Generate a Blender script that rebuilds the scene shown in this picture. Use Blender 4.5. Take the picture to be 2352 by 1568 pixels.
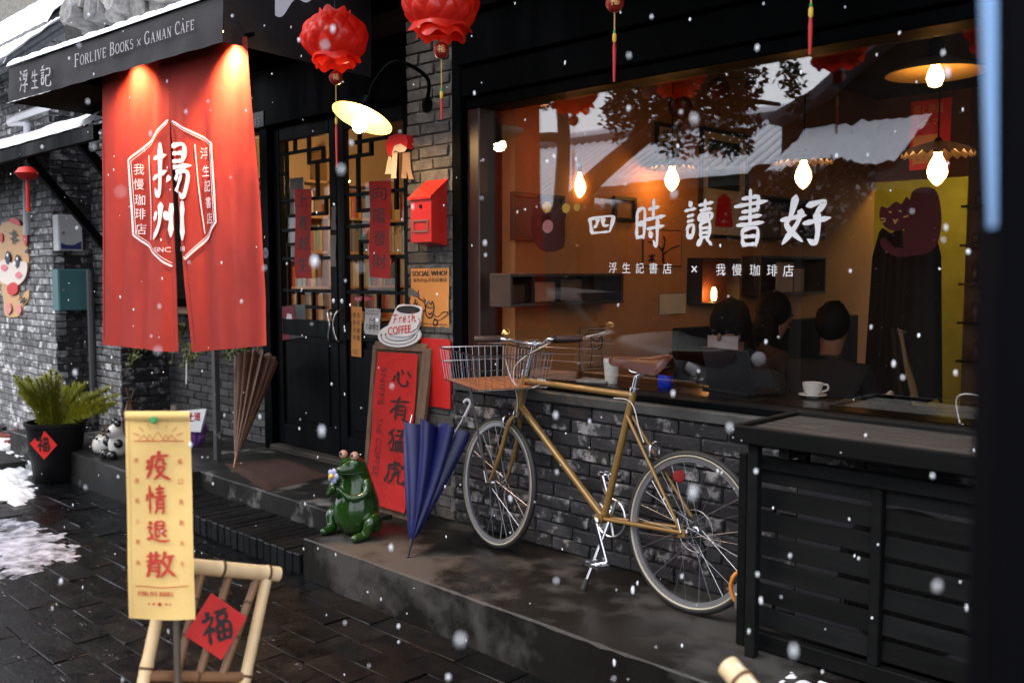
import bpy, bmesh, math, random
from mathutils import Vector as V, Matrix, noise as mnoise
R = math.radians
rng = random.Random(7)
scene = bpy.context.scene
COL = scene.collection
for _o in list(bpy.data.objects): bpy.data.objects.remove(_o)

# ---------------------------------------------------------------- camera
W0, H0 = 2352.0, 1568.0            # pixel frame used to measure the place
FPX = 2128.0
YAW = R(45.6); PIT = math.atan(158.9 / FPX)
CAM = V((0, -3.5, 1.65))
_fh = V((-math.cos(YAW), math.sin(YAW), 0)); RT = V((math.sin(YAW), math.cos(YAW), 0))
FW = _fh * math.cos(PIT) - V((0, 0, 1)) * math.sin(PIT); UP = RT.cross(FW)
cd = bpy.data.cameras.new('camera'); cam = bpy.data.objects.new('camera', cd); COL.objects.link(cam)
cd.sensor_width = 36; cd.lens = 36 * FPX / W0; cd.clip_start = .05; cd.clip_end = 400
cam.matrix_world = Matrix(((RT.x, UP.x, -FW.x, CAM.x), (RT.y, UP.y, -FW.y, CAM.y), (RT.z, UP.z, -FW.z, CAM.z), (0, 0, 0, 1)))
cd.dof.use_dof = True; cd.dof.focus_distance = 4.6; cd.dof.aperture_fstop = 2.6
scene.camera = cam

# ---------------------------------------------------------------- sky, sun, exposure
SUN_EL, SUN_ROT = R(48), R(200)
w = bpy.data.worlds.new('World'); scene.world = w; w.use_nodes = True
nt = w.node_tree; nt.nodes.clear()
sky = nt.nodes.new('ShaderNodeTexSky'); sky.sky_type = 'NISHITA'; sky.sun_disc = False
sky.sun_elevation = SUN_EL; sky.sun_rotation = SUN_ROT; sky.air_density = 1.0; sky.dust_density = 4.0; sky.ozone_density = 1.0
hs = nt.nodes.new('ShaderNodeHueSaturation'); hs.inputs['Saturation'].default_value = .34
mx = nt.nodes.new('ShaderNodeMix'); mx.data_type = 'RGBA'; mx.inputs[0].default_value = .55
mx.inputs[7].default_value = (9.0, 9.4, 10.6, 1)      # even layer of snow cloud
bg = nt.nodes.new('ShaderNodeBackground'); bg.inputs[1].default_value = .15
ow = nt.nodes.new('ShaderNodeOutputWorld')
nt.links.new(sky.outputs[0], hs.inputs['Color']); nt.links.new(hs.outputs[0], mx.inputs[6])
nt.links.new(mx.outputs[2], bg.inputs[0]); nt.links.new(bg.outputs[0], ow.inputs[0])
sd = bpy.data.lights.new('sun', 'SUN'); sd.energy = .5; sd.angle = R(25); sd.color = (1, .97, .93)
so = bpy.data.objects.new('sun', sd); COL.objects.link(so)
sdir = V((math.sin(SUN_ROT) * math.cos(SUN_EL), math.cos(SUN_ROT) * math.cos(SUN_EL), math.sin(SUN_EL)))
so.rotation_euler = sdir.to_track_quat('Z', 'Y').to_euler(); so.location = (0, -8, 12)
vs = scene.view_settings; vs.view_transform = 'Standard'; vs.look = 'None'; vs.exposure = .98; vs.gamma = 1; vs.use_curve_mapping = False
scene.cycles.use_denoising = True; scene.cycles.max_bounces = 7; scene.cycles.transparent_max_bounces = 12
scene.cycles.sample_clamp_indirect = 6; scene.cycles.caustics_reflective = False; scene.cycles.caustics_refractive = False

# ---------------------------------------------------------------- measuring helpers
def ray(x, y): return FW * FPX + RT * (x - W0 / 2) - UP * (y - H0 / 2)
def PY(x, y, Y): d = ray(x, y); return CAM + d * ((Y - CAM.y) / d.y)
def PX(x, y, X): d = ray(x, y); return CAM + d * ((X - CAM.x) / d.x)
def PZ(x, y, Z): d = ray(x, y); return CAM + d * ((Z - CAM.z) / d.z)
def PD(x, y, D): return CAM + ray(x, y) * (D / FPX)
def PP(x, y, q, n): d = ray(x, y); return CAM + d * ((q - CAM).dot(n) / d.dot(n))
def proj(p):
    v = p - CAM; z = v.dot(FW)
    return (W0 / 2 + FPX * v.dot(RT) / z, H0 / 2 - FPX * v.dot(UP) / z, z)

# ---------------------------------------------------------------- materials
MATS = {}
def mat(name, c1, c2=None, rough=.6, scale=8., bump=0., bscale=None, metal=0., spec=.5, coat=0., rvar=0., rand=0., emis=None, es=0.,
        patch=None, pscale=14., pthr=.6, psoft=.06, stretch=None, trans=0., alpha=1., sheen=0., prough=None, detail=5., sss=0.):
    if name in MATS: return MATS[name]
    m = bpy.data.materials.new(name); m.use_nodes = True; MATS[name] = m
    t = m.node_tree; N = t.nodes; L = t.links; b = N['Principled BSDF']
    b.inputs['Roughness'].default_value = rough; b.inputs['Metallic'].default_value = metal
    b.inputs['Specular IOR Level'].default_value = spec; b.inputs['Coat Weight'].default_value = coat; b.inputs['Coat Roughness'].default_value = .08
    b.inputs['Transmission Weight'].default_value = trans; b.inputs['Alpha'].default_value = alpha
    if sheen: b.inputs['Sheen Weight'].default_value = sheen
    if emis: b.inputs['Emission Color'].default_value = (*emis, 1); b.inputs['Emission Strength'].default_value = es
    tc = N.new('ShaderNodeTexCoord'); vec = tc.outputs['Object']
    oi = N.new('ShaderNodeObjectInfo')
    if rand:
        ad = N.new('ShaderNodeVectorMath'); ad.operation = 'MULTIPLY_ADD'; ad.inputs[1].default_value = (1, 1, 1)
        cx = N.new('ShaderNodeCombineXYZ')
        ml = N.new('ShaderNodeMath'); ml.operation = 'MULTIPLY'; ml.inputs[1].default_value = 37.
        L.new(oi.outputs['Random'], ml.inputs[0])
        for i in range(3): L.new(ml.outputs[0], cx.inputs[i])
        L.new(vec, ad.inputs[0]); L.new(cx.outputs[0], ad.inputs[2]); vec = ad.outputs[0]
    if stretch:
        mp = N.new('ShaderNodeMapping'); mp.inputs['Scale'].default_value = stretch; L.new(vec, mp.inputs[0]); vec = mp.outputs[0]
    def noise(sc, de=detail, ro=.6):
        n = N.new('ShaderNodeTexNoise'); n.inputs['Scale'].default_value = sc; n.inputs['Detail'].default_value = de; n.inputs['Roughness'].default_value = ro
        L.new(vec, n.inputs['Vector']); return n.outputs['Fac']
    col = None
    n1 = noise(scale)
    if c2:
        rp = N.new('ShaderNodeValToRGB'); rp.color_ramp.elements[0].position = .3; rp.color_ramp.elements[1].position = .7
        rp.color_ramp.elements[0].color = (*c1, 1); rp.color_ramp.elements[1].color = (*c2, 1)
        L.new(n1, rp.inputs[0]); col = rp.outputs[0]
    else:
        rg = N.new('ShaderNodeRGB'); rg.outputs[0].default_value = (*c1, 1); col = rg.outputs[0]
    if rand:
        h = N.new('ShaderNodeHueSaturation'); mr = N.new('ShaderNodeMapRange')
        mr.inputs[3].default_value = 1 - rand; mr.inputs[4].default_value = 1 + rand
        L.new(oi.outputs['Random'], mr.inputs[0]); L.new(mr.outputs[0], h.inputs['Value']); L.new(col, h.inputs['Color']); col = h.outputs[0]
    rs = None
    if rvar:
        mr2 = N.new('ShaderNodeMapRange'); mr2.inputs[1].default_value = .35; mr2.inputs[2].default_value = .65
        mr2.inputs[3].default_value = max(.02, rough - rvar); mr2.inputs[4].default_value = min(1, rough + rvar)
        L.new(noise(scale * .6), mr2.inputs[0]); rs = mr2.outputs[0]
    if patch:
        mr3 = N.new('ShaderNodeMapRange'); mr3.inputs[1].default_value = pthr - psoft; mr3.inputs[2].default_value = pthr + psoft
        L.new(noise(pscale, 6, .65), mr3.inputs[0])
        mm = N.new('ShaderNodeMix'); mm.data_type = 'RGBA'; mm.inputs[7].default_value = (*patch, 1)
        L.new(mr3.outputs[0], mm.inputs[0]); L.new(col, mm.inputs[6]); col = mm.outputs[2]
        if prough is not None:
            m2 = N.new('ShaderNodeMix'); m2.data_type = 'FLOAT'; m2.inputs[3].default_value = prough; m2.inputs[2].default_value = rough
            L.new(mr3.outputs[0], m2.inputs[0])
            if rs is not None: L.new(rs, m2.inputs[2])
            rs = m2.outputs[0]
    if rs is not None: L.new(rs, b.inputs['Roughness'])
    L.new(col, b.inputs['Base Color'])
    if bump:
        bp = N.new('ShaderNodeBump'); bp.inputs['Strength'].default_value = min(1, bump); bp.inputs['Distance'].default_value = .01
        L.new(noise(bscale or scale * 3, 6, .6), bp.inputs['Height']); L.new(bp.outputs[0], b.inputs['Normal'])
    return m
def emat(name, c, s):
    if name in MATS: return MATS[name]
    m = bpy.data.materials.new(name); m.use_nodes = True; MATS[name] = m
    t = m.node_tree; t.nodes.clear(); e = t.nodes.new('ShaderNodeEmission'); o = t.nodes.new('ShaderNodeOutputMaterial')
    e.inputs[0].default_value = (*c, 1); e.inputs[1].default_value = s; t.links.new(e.outputs[0], o.inputs[0]); return m
def glassmat(name, ior, tint=(1, 1, 1), rough=0.0):
    m = bpy.data.materials.new(name); m.use_nodes = True; MATS[name] = m
    t = m.node_tree; t.nodes.clear(); N = t.nodes
    lw = N.new('ShaderNodeLayerWeight'); lw.inputs[0].default_value = .5; r0 = ((ior - 1) / (ior + 1)) ** 2
    pw = N.new('ShaderNodeMath'); pw.operation = 'POWER'; pw.inputs[1].default_value = 5.; fr = N.new('ShaderNodeMath'); fr.operation = 'MULTIPLY_ADD'
    fr.inputs[1].default_value = 1 - r0; fr.inputs[2].default_value = r0
    t.links.new(lw.outputs['Facing'], pw.inputs[0]); t.links.new(pw.outputs[0], fr.inputs[0])
    a = N.new('ShaderNodeBsdfTransparent'); a.inputs[0].default_value = (*tint, 1)
    g = N.new('ShaderNodeBsdfGlossy'); g.inputs['Roughness'].default_value = rough
    x = N.new('ShaderNodeMixShader'); o = N.new('ShaderNodeOutputMaterial')
    t.links.new(fr.outputs[0], x.inputs[0]); t.links.new(a.outputs[0], x.inputs[1]); t.links.new(g.outputs[0], x.inputs[2]); t.links.new(x.outputs[0], o.inputs[0])
    return m

def papermat(name, c, tr=.45):
    m = bpy.data.materials.new(name); m.use_nodes = True; MATS[name] = m; t = m.node_tree; t.nodes.clear(); N = t.nodes
    d = N.new('ShaderNodeBsdfDiffuse'); d.inputs[0].default_value = (*c, 1); a = N.new('ShaderNodeBsdfTranslucent'); a.inputs[0].default_value = (*c, 1)
    g = N.new('ShaderNodeBsdfGlossy'); g.inputs['Roughness'].default_value = .3; g.inputs[0].default_value = (1, 1, 1, 1)
    tc = N.new('ShaderNodeTexCoord'); nz = N.new('ShaderNodeTexNoise'); nz.inputs['Scale'].default_value = 30; nz.inputs['Detail'].default_value = 5; bp = N.new('ShaderNodeBump'); bp.inputs['Strength'].default_value = .35; bp.inputs['Distance'].default_value = .01
    t.links.new(tc.outputs['Object'], nz.inputs['Vector']); t.links.new(nz.outputs[0], bp.inputs['Height'])
    for s in (d, a, g): t.links.new(bp.outputs[0], s.inputs['Normal'])
    x = N.new('ShaderNodeMixShader'); x.inputs[0].default_value = tr; y = N.new('ShaderNodeMixShader'); y.inputs[0].default_value = .035; o = N.new('ShaderNodeOutputMaterial')
    t.links.new(d.outputs[0], x.inputs[1]); t.links.new(a.outputs[0], x.inputs[2]); t.links.new(x.outputs[0], y.inputs[1]); t.links.new(g.outputs[0], y.inputs[2]); t.links.new(y.outputs[0], o.inputs[0]); return m
def slushmat(name, thr, soft, scale, stretch=(1, 1, 1), c1=(.3, .31, .34), c2=(.8, .82, .86)):
    m = mat(name, c1, c2, rough=.6, scale=scale * 1.5, bump=.4, bscale=50)
    t = m.node_tree; N = t.nodes; b = N['Principled BSDF']; tc = N.new('ShaderNodeTexCoord'); mp = N.new('ShaderNodeMapping'); mp.inputs['Scale'].default_value = stretch
    nz = N.new('ShaderNodeTexNoise'); nz.inputs['Scale'].default_value = scale; nz.inputs['Detail'].default_value = 9; nz.inputs['Roughness'].default_value = .68
    n2 = N.new('ShaderNodeTexNoise'); n2.inputs['Scale'].default_value = scale * .18; ad = N.new('ShaderNodeMath'); ad.operation = 'MULTIPLY_ADD'; ad.inputs[1].default_value = .5
    mr = N.new('ShaderNodeMapRange'); mr.inputs[1].default_value = thr - soft; mr.inputs[2].default_value = thr + soft
    t.links.new(tc.outputs['Object'], mp.inputs[0]); t.links.new(mp.outputs[0], nz.inputs['Vector']); t.links.new(mp.outputs[0], n2.inputs['Vector'])
    t.links.new(n2.outputs[0], ad.inputs[0]); t.links.new(nz.outputs[0], ad.inputs[2]); t.links.new(ad.outputs[0], mr.inputs[0]); t.links.new(mr.outputs[0], b.inputs['Alpha']); return m

# ---------------------------------------------------------------- mesh builder
class MB:
    def __init__(s): s.v = []; s.f = []
    def add(s, vs, fs):
        n = len(s.v); s.v += [V(p) for p in vs]; s.f += [tuple(i + n for i in f) for f in fs]; return s
    def box(s, c, d, M=None, ch=0.):
        x, y, z = d[0] / 2, d[1] / 2, d[2] / 2
        if ch <= 0:
            vs = [V((a * x, b * y, e * z)) for a in (-1, 1) for b in (-1, 1) for e in (-1, 1)]
            fs = [(0, 1, 3, 2), (4, 6, 7, 5), (0, 4, 5, 1), (2, 3, 7, 6), (0, 2, 6, 4), (1, 5, 7, 3)]
        else:
            bm = bmesh.new(); bmesh.ops.create_cube(bm, size=1)
            for v in bm.verts: v.co = V((v.co.x * d[0], v.co.y * d[1], v.co.z * d[2]))
            bmesh.ops.bevel(bm, geom=bm.edges[:], offset=min(ch, min(d) * .45), segments=1, affect='EDGES')
            bm.verts.ensure_lookup_table(); vs = [v.co.copy() for v in bm.verts]; fs = [[v.index for v in f.verts] for f in bm.faces]; bm.free()
        c = V(c)
        return s.add([(M @ p if M else p) + c for p in vs], fs)
    def bx(s, x0, x1, y0, y1, z0, z1, ch=0.):
        return s.box(((x0 + x1) / 2, (y0 + y1) / 2, (z0 + z1) / 2), (abs(x1 - x0), abs(y1 - y0), abs(z1 - z0)), None, ch)
    def beam(s, a, b, w, h, up=(0, 0, 1), ch=0.):
        a, b = V(a), V(b); d = b - a; L = d.length; d.normalize(); up = V(up)
        sx = d.cross(up)
        if sx.length < 1e-4: sx = d.cross(V((0, 1, 0)))
        sx.normalize(); u = sx.cross(d)
        M = Matrix((d, sx, u)).transposed()
        return s.box((a + b) / 2, (L, w, h), M, ch)
    def tube(s, pts, r, n=8, cap=True, closed=False):
        pts = [V(p) for p in pts]; m = len(pts)
        rs = r if isinstance(r, (list, tuple)) else [r] * m
        prev = None; base = len(s.v); vs = []
        for i, p in enumerate(pts):
            if closed: t = pts[(i + 1) % m] - pts[i - 1]
            else: t = pts[min(i + 1, m - 1)] - pts[max(i - 1, 0)]
            if t.length < 1e-9: t = V((0, 0, 1))
            t.normalize()
            if prev is None:
                a = V((0, 0, 1)) if abs(t.z) < .9 else V((1, 0, 0)); nx = a.cross(t).normalized()
            else:
                nx = prev - t * prev.dot(t)
                nx = nx.normalized() if nx.length > 1e-6 else t.orthogonal().normalized()
            prev = nx; ny = t.cross(nx)
            for k in range(n):
                a = 2 * math.pi * k / n; vs.append(p + (nx * math.cos(a) + ny * math.sin(a)) * rs[i])
        fs = []
        for i in range(m if closed else m - 1):
            j = (i + 1) % m
            for k in range(n): fs.append((i * n + k, i * n + (k + 1) % n, j * n + (k + 1) % n, j * n + k))
        if cap and not closed: fs.append(tuple(range(n))[::-1]); fs.append(tuple((m - 1) * n + k for k in range(n)))
        return s.add(vs, fs)
    def lathe(s, prof, o, ax=(0, 0, 1), n=24, cap=True, ripple=None):
        o = V(o); ax = V(ax).normalized(); q = ax.to_track_quat('Z', 'Y')
        vs = []
        for i, (r, h) in enumerate(prof):
            for k in range(n):
                a = 2 * math.pi * k / n; rr, hh = (r, h) if not ripple else ripple(i, a, r, h)
                vs.append(q @ V((rr * math.cos(a), rr * math.sin(a), hh)) + o)
        fs = []
        for i in range(len(prof) - 1):
            for k in range(n): fs.append((i * n + k, i * n + (k + 1) % n, (i + 1) * n + (k + 1) % n, (i + 1) * n + k))
        if cap:
            if prof[0][0] > 1e-5: fs.append(tuple(range(n))[::-1])
            if prof[-1][0] > 1e-5: fs.append(tuple((len(prof) - 1) * n + k for k in range(n)))
        return s.add(vs, fs)
    def grid(s, fn, nu, nv):
        vs = [fn(i / nu, j / nv) for j in range(nv + 1) for i in range(nu + 1)]
        fs = [(j * (nu + 1) + i, j * (nu + 1) + i + 1, (j + 1) * (nu + 1) + i + 1, (j + 1) * (nu + 1) + i) for j in range(nv) for i in range(nu)]
        return s.add(vs, fs)
    def prism(s, poly, fr, t):          # polygon in (u,v) on frame fr=(origin,U,V), thickness t along U x V
        o, U, Vv = fr; n = U.cross(Vv).normalized(); k = len(poly)
        a = [o + U * p[0] + Vv * p[1] for p in poly]
        return s.add(a + [p + n * t for p in a], [tuple(range(k))[::-1], tuple(range(k, 2 * k))] + [(i, (i + 1) % k, k + (i + 1) % k, k + i) for i in range(k)])
    def ball(s, c, r, n=12, m=8, sq=(1, 1, 1), M=None):
        prof = []; vs = []
        c = V(c)
        for j in range(m + 1):
            th = math.pi * j / m
            for i in range(n):
                a = 2 * math.pi * i / n
                p = V((r * math.sin(th) * math.cos(a) * sq[0], r * math.sin(th) * math.sin(a) * sq[1], r * math.cos(th) * sq[2]))
                vs.append((M @ p if M else p) + c)
        fs = [(j * n + i, (j + 1) * n + i, (j + 1) * n + (i + 1) % n, j * n + (i + 1) % n) for j in range(m) for i in range(n)]
        return s.add(vs, fs)
    def mesh(s, name, m, smooth=None, weld=True):
        me = bpy.data.meshes.new(name); me.from_pydata([tuple(p) for p in s.v], [], s.f)
        bm = bmesh.new(); bm.from_mesh(me)
        if weld: bmesh.ops.remove_doubles(bm, verts=bm.verts, dist=1e-5)
        bmesh.ops.recalc_face_normals(bm, faces=bm.faces); bm.to_mesh(me); bm.free()
        if m: me.materials.append(m)
        if smooth is not None:
            for p in me.polygons: p.use_smooth = True
            me.set_sharp_from_angle(angle=R(smooth))
        return me
    def build(s, name, m, parent=None, smooth=None, label=None, cat=None, group=None, kind=None, weld=True):
        o = bpy.data.objects.new(name, s.mesh(name, m, smooth, weld)); COL.objects.link(o); o.parent = parent
        return tag(o, label, cat, group, kind)
def tag(o, label=None, cat=None, group=None, kind=None):
    if label: o['label'] = label
    if cat: o['category'] = cat
    if group: o['group'] = group
    if kind: o['kind'] = kind
    return o
def thing(name, label, cat, group=None):
    o = bpy.data.objects.new(name, None); o.empty_display_size = .1; COL.objects.link(o); return tag(o, label, cat, group)
def put(name, me, parent, M):
    o = bpy.data.objects.new(name, me); COL.objects.link(o); o.parent = parent; o.matrix_world = M; return o
def copy_tree(o, parent=None, M=None):
    c = o.copy(); COL.objects.link(c); c.parent = parent
    for ch in o.children: copy_tree(ch, c)
    return c
def catmull(pts, seg=6, closed=False):
    pts = [V(p) for p in pts]; out = []; n = len(pts)
    for i in range(n if closed else n - 1):
        if closed: a, b, c, d = pts[i - 1], pts[i], pts[(i + 1) % n], pts[(i + 2) % n]
        else: a, b, c, d = pts[max(i - 1, 0)], pts[i], pts[i + 1], pts[min(i + 2, n - 1)]
        for k in range(seg):
            t = k / seg
            out.append(.5 * ((2 * b) + (c - a) * t + (2 * a - 5 * b + 4 * c - d) * t * t + (3 * b - a - 3 * c + d) * t ** 3))
    if not closed: out.append(pts[-1])
    return out

# ---------------------------------------------------------------- writing
GL = {  # brush strokes on a 100 grid, y down
'四': '12,25 16,55 20,86;12,27 50,22 85,20 92,30 80,80;40,28 36,50 28,62;58,26 58,48 62,56 76,54;20,83 80,79',
'時': '12,25 10,78;12,25 35,22 33,78;14,50 33,48;12,76 33,74;48,22 80,18;64,3 62,40;40,42 98,36;44,60 95,55;76,40 74,92 64,84;52,66 58,76',
'讀': '18,6 24,14;4,24 38,20;12,36 32,33;12,47 32,44;12,58 14,82;12,58 32,55 29,80;14,80 30,78;48,14 92,9;68,3 68,26;52,25 88,22;50,34 52,46;50,34 88,31 85,45;62,33 62,44;74,32 74,43;51,46 86,44;54,52 55,82;54,52 82,50 81,82;56,62 80,61;56,72 80,71;55,82 81,80;60,84 46,97;74,84 90,97',
'書': '28,14 72,11;72,11 70,36;8,27 95,20;28,37 70,34;50,0 50,62;22,48 80,44;15,60 86,56;30,68 32,96;30,68 70,66 68,96;33,80 68,79;32,94 68,93',
'好': '32,2 22,40 14,60 46,90;44,30 36,55 6,94;2,48 52,40;56,22 92,15 74,38;76,36 79,70 74,94 60,88;50,56 102,47',
'疫': '50,3 55,12;24,20 90,16;26,20 24,55 6,92;8,32 15,42;4,60 20,50;45,30 43,44 34,52;45,30 68,28 68,42 80,44;38,58 72,54 55,78 32,95;44,64 62,82 94,96',
'情': '8,35 5,55;20,8 20,95;28,30 34,42;48,18 88,15;50,30 85,28;40,44 96,40;66,5 66,42;52,54 51,80 45,96;52,54 82,52 82,90 74,92;54,66 80,65;54,78 80,77',
'退': '40,14 72,11 70,42;42,27 70,26;40,42 70,40;40,14 40,72 56,64;84,46 66,58;54,48 70,62 84,72;14,12 22,22;6,36 22,34 14,52 24,68 12,80;4,82 26,80 60,90 98,88',
'散': '6,22 50,18;18,8 18,38;36,5 36,38;4,40 54,36;12,50 12,75 6,95;12,50 42,48 42,90 34,92;14,62 40,61;14,74 40,73;66,5 60,30 50,45;60,24 96,20;84,24 76,60 52,95;60,42 76,70 98,92',
'福': '20,5 28,14;4,28 40,22 22,50 2,66;22,46 22,98;28,52 38,62;50,10 92,7;56,20 58,40;56,20 86,18 84,40;58,40 84,38;50,50 52,94;50,50 94,47 92,94;52,70 92,68;71,49 71,92;52,92 92,90',
'心': '12,48 6,72;28,30 34,75 62,88 78,78 74,62;46,22 56,40;78,28 92,48',
'有': '4,24 96,18;48,2 34,40 6,72;36,44 36,98;36,44 78,40 78,92 66,88;38,58 76,56;38,74 76,72',
'猛': '34,6 8,30;14,16 34,48 28,92 16,86;32,42 6,72;50,10 88,6 70,22;70,20 72,40 64,42;42,30 98,25;46,56 50,88;46,56 90,52 86,88;60,55 61,86;74,54 73,86;38,92 100,88',
'虎': '50,2 50,20;50,10 74,8;20,22 88,18 82,30;20,22 18,60 4,96;32,36 70,32;52,24 50,44 70,44 76,38;42,56 40,78 24,96;44,56 70,54 70,86 96,86 96,74',
'揚': '4,30 36,24;22,4 22,92 10,84;2,66 38,52;50,8 51,36;50,8 84,6 82,36;52,21 82,20;52,35 82,34;42,46 98,42;56,46 40,70;54,56 92,54 84,96 72,90;66,58 48,84;78,58 58,96',
'州': '14,30 10,50;26,8 24,60 8,96;38,30 46,48;52,8 52,90;64,30 72,46;84,4 84,98',
'浮': '8,12 18,22;2,38 14,48;4,92 22,62;84,6 46,14;40,22 46,34;60,20 64,32;88,18 78,34;44,44 84,42 62,58;62,56 64,94 52,88;34,68 98,64',
'生': '26,12 10,46;20,32 86,26;50,4 50,92;22,60 80,56;6,94 96,90',
'記': '18,6 24,14;4,24 42,20;12,36 34,33;12,47 34,44;12,58 14,86;12,58 34,55 31,84;14,84 32,82;52,18 86,15 84,44;54,46 84,44;52,46 54,88 92,88 94,70',
}
def ribbons(strokes, wd, seg=5, taper=.45, jit=.0):
    """brush strokes -> list of quads in glyph space (0..1, y up)"""
    out = []
    for st in strokes.split(';'):
        p = [tuple(float(q) for q in a.split(',')) for a in st.split()]
        c = catmull([V((a / 100, 1 - b / 100, 0)) for a, b in p], seg) if len(p) > 2 else [V((p[0][0] / 100, 1 - p[0][1] / 100, 0)).lerp(V((p[1][0] / 100, 1 - p[1][1] / 100, 0)), i / 5) for i in range(6)]
        n = len(c); L = []; 
        dot = (c[-1] - c[0]).length < .2
        for i, q in enumerate(c):
            t = c[min(i + 1, n - 1)] - c[max(i - 1, 0)]; t.normalize(); nn = V((-t.y, t.x, 0)); f = i / (n - 1)
            ww = wd * (.62 + .5 * math.exp(-((f - .08) / .16) ** 2) + .32 * math.exp(-((f - .8) / .18) ** 2)) * (1 - (1 - taper) * max(0, (f - .82) / .18))
            if f == 0: ww *= .6
            if dot: ww = wd * (.35 + 1.05 * math.sin(math.pi * (.12 + .68 * f)))
            if jit: ww *= 1 + jit * math.sin(i * 7.3 + q.x * 31)
            vert = abs(t.y) / (abs(t.x) + abs(t.y) + 1e-6); ww *= .82 + .3 * vert
            L.append((q + nn * ww / 2, q - nn * ww / 2))
        c0 = c[0] - (c[1] - c[0]).normalized() * wd * .28; c1 = c[-1] + (c[-1] - c[-2]).normalized() * wd * .3
        out.append([c0, L[0][0], L[0][1]])
        for i in range(n - 1): out.append([L[i][0], L[i + 1][0], L[i + 1][1], L[i][1]])
        out.append([L[-1][1], L[-1][0], c1])
    return out
def write_brush(mb, ch, fn, x, y, sx, sy, wd=.1, shear=0., taper=.45, jit=.0):
    """glyph box lower-left at (x,y), size sx,sy; fn maps (u,v)->3D"""
    cx, cy = x + sx / 2, y + sy / 2; o = fn(cx, cy); n = (fn(cx + sx * .1, cy) - o).cross(fn(cx, cy + sy * .1) - o)
    n = n.normalized() if n.length > 1e-12 else V((0, 0, 1)); n = n if n.dot(CAM - o) > 0 else -n
    for k, st in enumerate(GL.get(ch, ch).split(';')):          # later strokes lie a hair above earlier ones
        for q in ribbons(st, wd, taper=taper, jit=jit):
            mb.add([fn(x + p.x * sx + shear * p.y * sx, y + p.y * sy) + n * (.00016 * k) for p in q], [tuple(range(len(q)))])
_tx = {}
def text_mesh(s):
    if s in _tx: return _tx[s]
    c = bpy.data.curves.new('lettering', 'FONT'); c.body = s; c.resolution_u = 3
    o = bpy.data.objects.new('lettering', c); COL.objects.link(o)
    bpy.context.view_layer.update()
    me = bpy.data.meshes.new_from_object(o.evaluated_get(bpy.context.evaluated_depsgraph_get()))
    vs = [v.co.copy() for v in me.vertices]; fs = [tuple(p.vertices) for p in me.polygons]
    bpy.data.objects.remove(o); bpy.data.curves.remove(c); bpy.data.meshes.remove(me)
    x0 = min(v.x for v in vs); x1 = max(v.x for v in vs); y0 = min(v.y for v in vs); y1 = max(v.y for v in vs)
    _tx[s] = ([V(((v.x - x0) / (x1 - x0), (v.y - y0) / (y1 - y0), 0)) for v in vs], fs, (x1 - x0) / (y1 - y0)); return _tx[s]
def write_text(mb, s, fn, x, y, sx, sy, bold=0.):
    vs, fs, a = text_mesh(s)
    for dx in ((0,) if not bold else (-bold, bold)):
        mb.add([fn(x + dx + p.x * sx, y + p.y * sy) for p in vs], fs)
SER = {  # serif capitals: strokes x,y(up) on 0..1 with widths
'F': [(.15,0,.15,1,.16),(.15,.95,.72,.95,.07),(.15,.52,.58,.52,.07),(.02,.02,.3,.02,.05),(.7,.95,.7,.8,.06)],
'L': [(.15,0,.15,1,.16),(.15,.04,.72,.04,.07),(.02,.98,.3,.98,.05),(.7,.04,.7,.22,.06)],
'I': [(.3,0,.3,1,.16),(.14,.02,.46,.02,.05),(.14,.98,.46,.98,.05)],
'V': [(.08,1,.42,0,.15),(.42,0,.76,1,.07),(-.02,.98,.22,.98,.05),(.64,.98,.86,.98,.05)],
'E': [(.15,0,.15,1,.16),(.15,.95,.72,.95,.07),(.15,.52,.6,.52,.07),(.15,.05,.74,.05,.07),(.72,.05,.72,.22,.06),(.7,.95,.7,.8,.06)],
'R': [(.15,0,.15,1,.16),(.15,.96,.5,.96,.07),(.5,.96,.66,.76,.13),(.66,.76,.5,.52,.13),(.5,.52,.15,.52,.07),(.4,.52,.78,0,.14),(.02,.02,.3,.02,.05)],
'B': [(.15,0,.15,1,.16),(.15,.96,.5,.96,.07),(.5,.96,.64,.76,.13),(.64,.76,.5,.54,.13),(.15,.54,.54,.54,.07),(.54,.54,.72,.28,.14),(.72,.28,.54,.04,.13),(.54,.04,.15,.04,.07)],
'K': [(.15,0,.15,1,.16),(.15,.42,.68,1,.07),(.34,.6,.78,0,.14),(.02,.02,.3,.02,.05),(.02,.98,.3,.98,.05),(.56,.98,.8,.98,.05)],
'M': [(.12,0,.16,1,.07),(.16,1,.48,.1,.15),(.48,.1,.8,1,.07),(.8,1,.86,0,.16),(0,.02,.24,.02,.05),(.72,.02,.98,.02,.05)],
'N': [(.12,0,.12,1,.07),(.12,1,.72,0,.16),(.72,0,.72,1,.07),(0,.02,.26,.02,.05),(.58,.98,.86,.98,.05)],
'A': [(.06,0,.4,1,.07),(.4,1,.76,0,.16),(.2,.36,.6,.36,.06),(-.04,.02,.2,.02,.05),(.62,.02,.9,.02,.05)],
'x': [(.1,.1,.6,.6,.07),(.1,.6,.6,.1,.07)],
}
def _arc(cx, cy, rx, ry, a0, a1, n, w0, w1):
    L = []
    for i in range(n):
        a, b = R(a0 + (a1 - a0) * i / n), R(a0 + (a1 - a0) * (i + 1) / n)
        m = abs(math.cos((a + b) / 2)); L.append((cx + rx * math.cos(a), cy + ry * math.sin(a), cx + rx * math.cos(b), cy + ry * math.sin(b), w0 + (w1 - w0) * m))
    return L
SER['O'] = _arc(.42, .5, .38, .47, 0, 360, 16, .06, .16)
SER['C'] = _arc(.46, .5, .4, .47, 50, 310, 14, .06, .16) + [(.72, .86, .72, .7, .06)]
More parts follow.
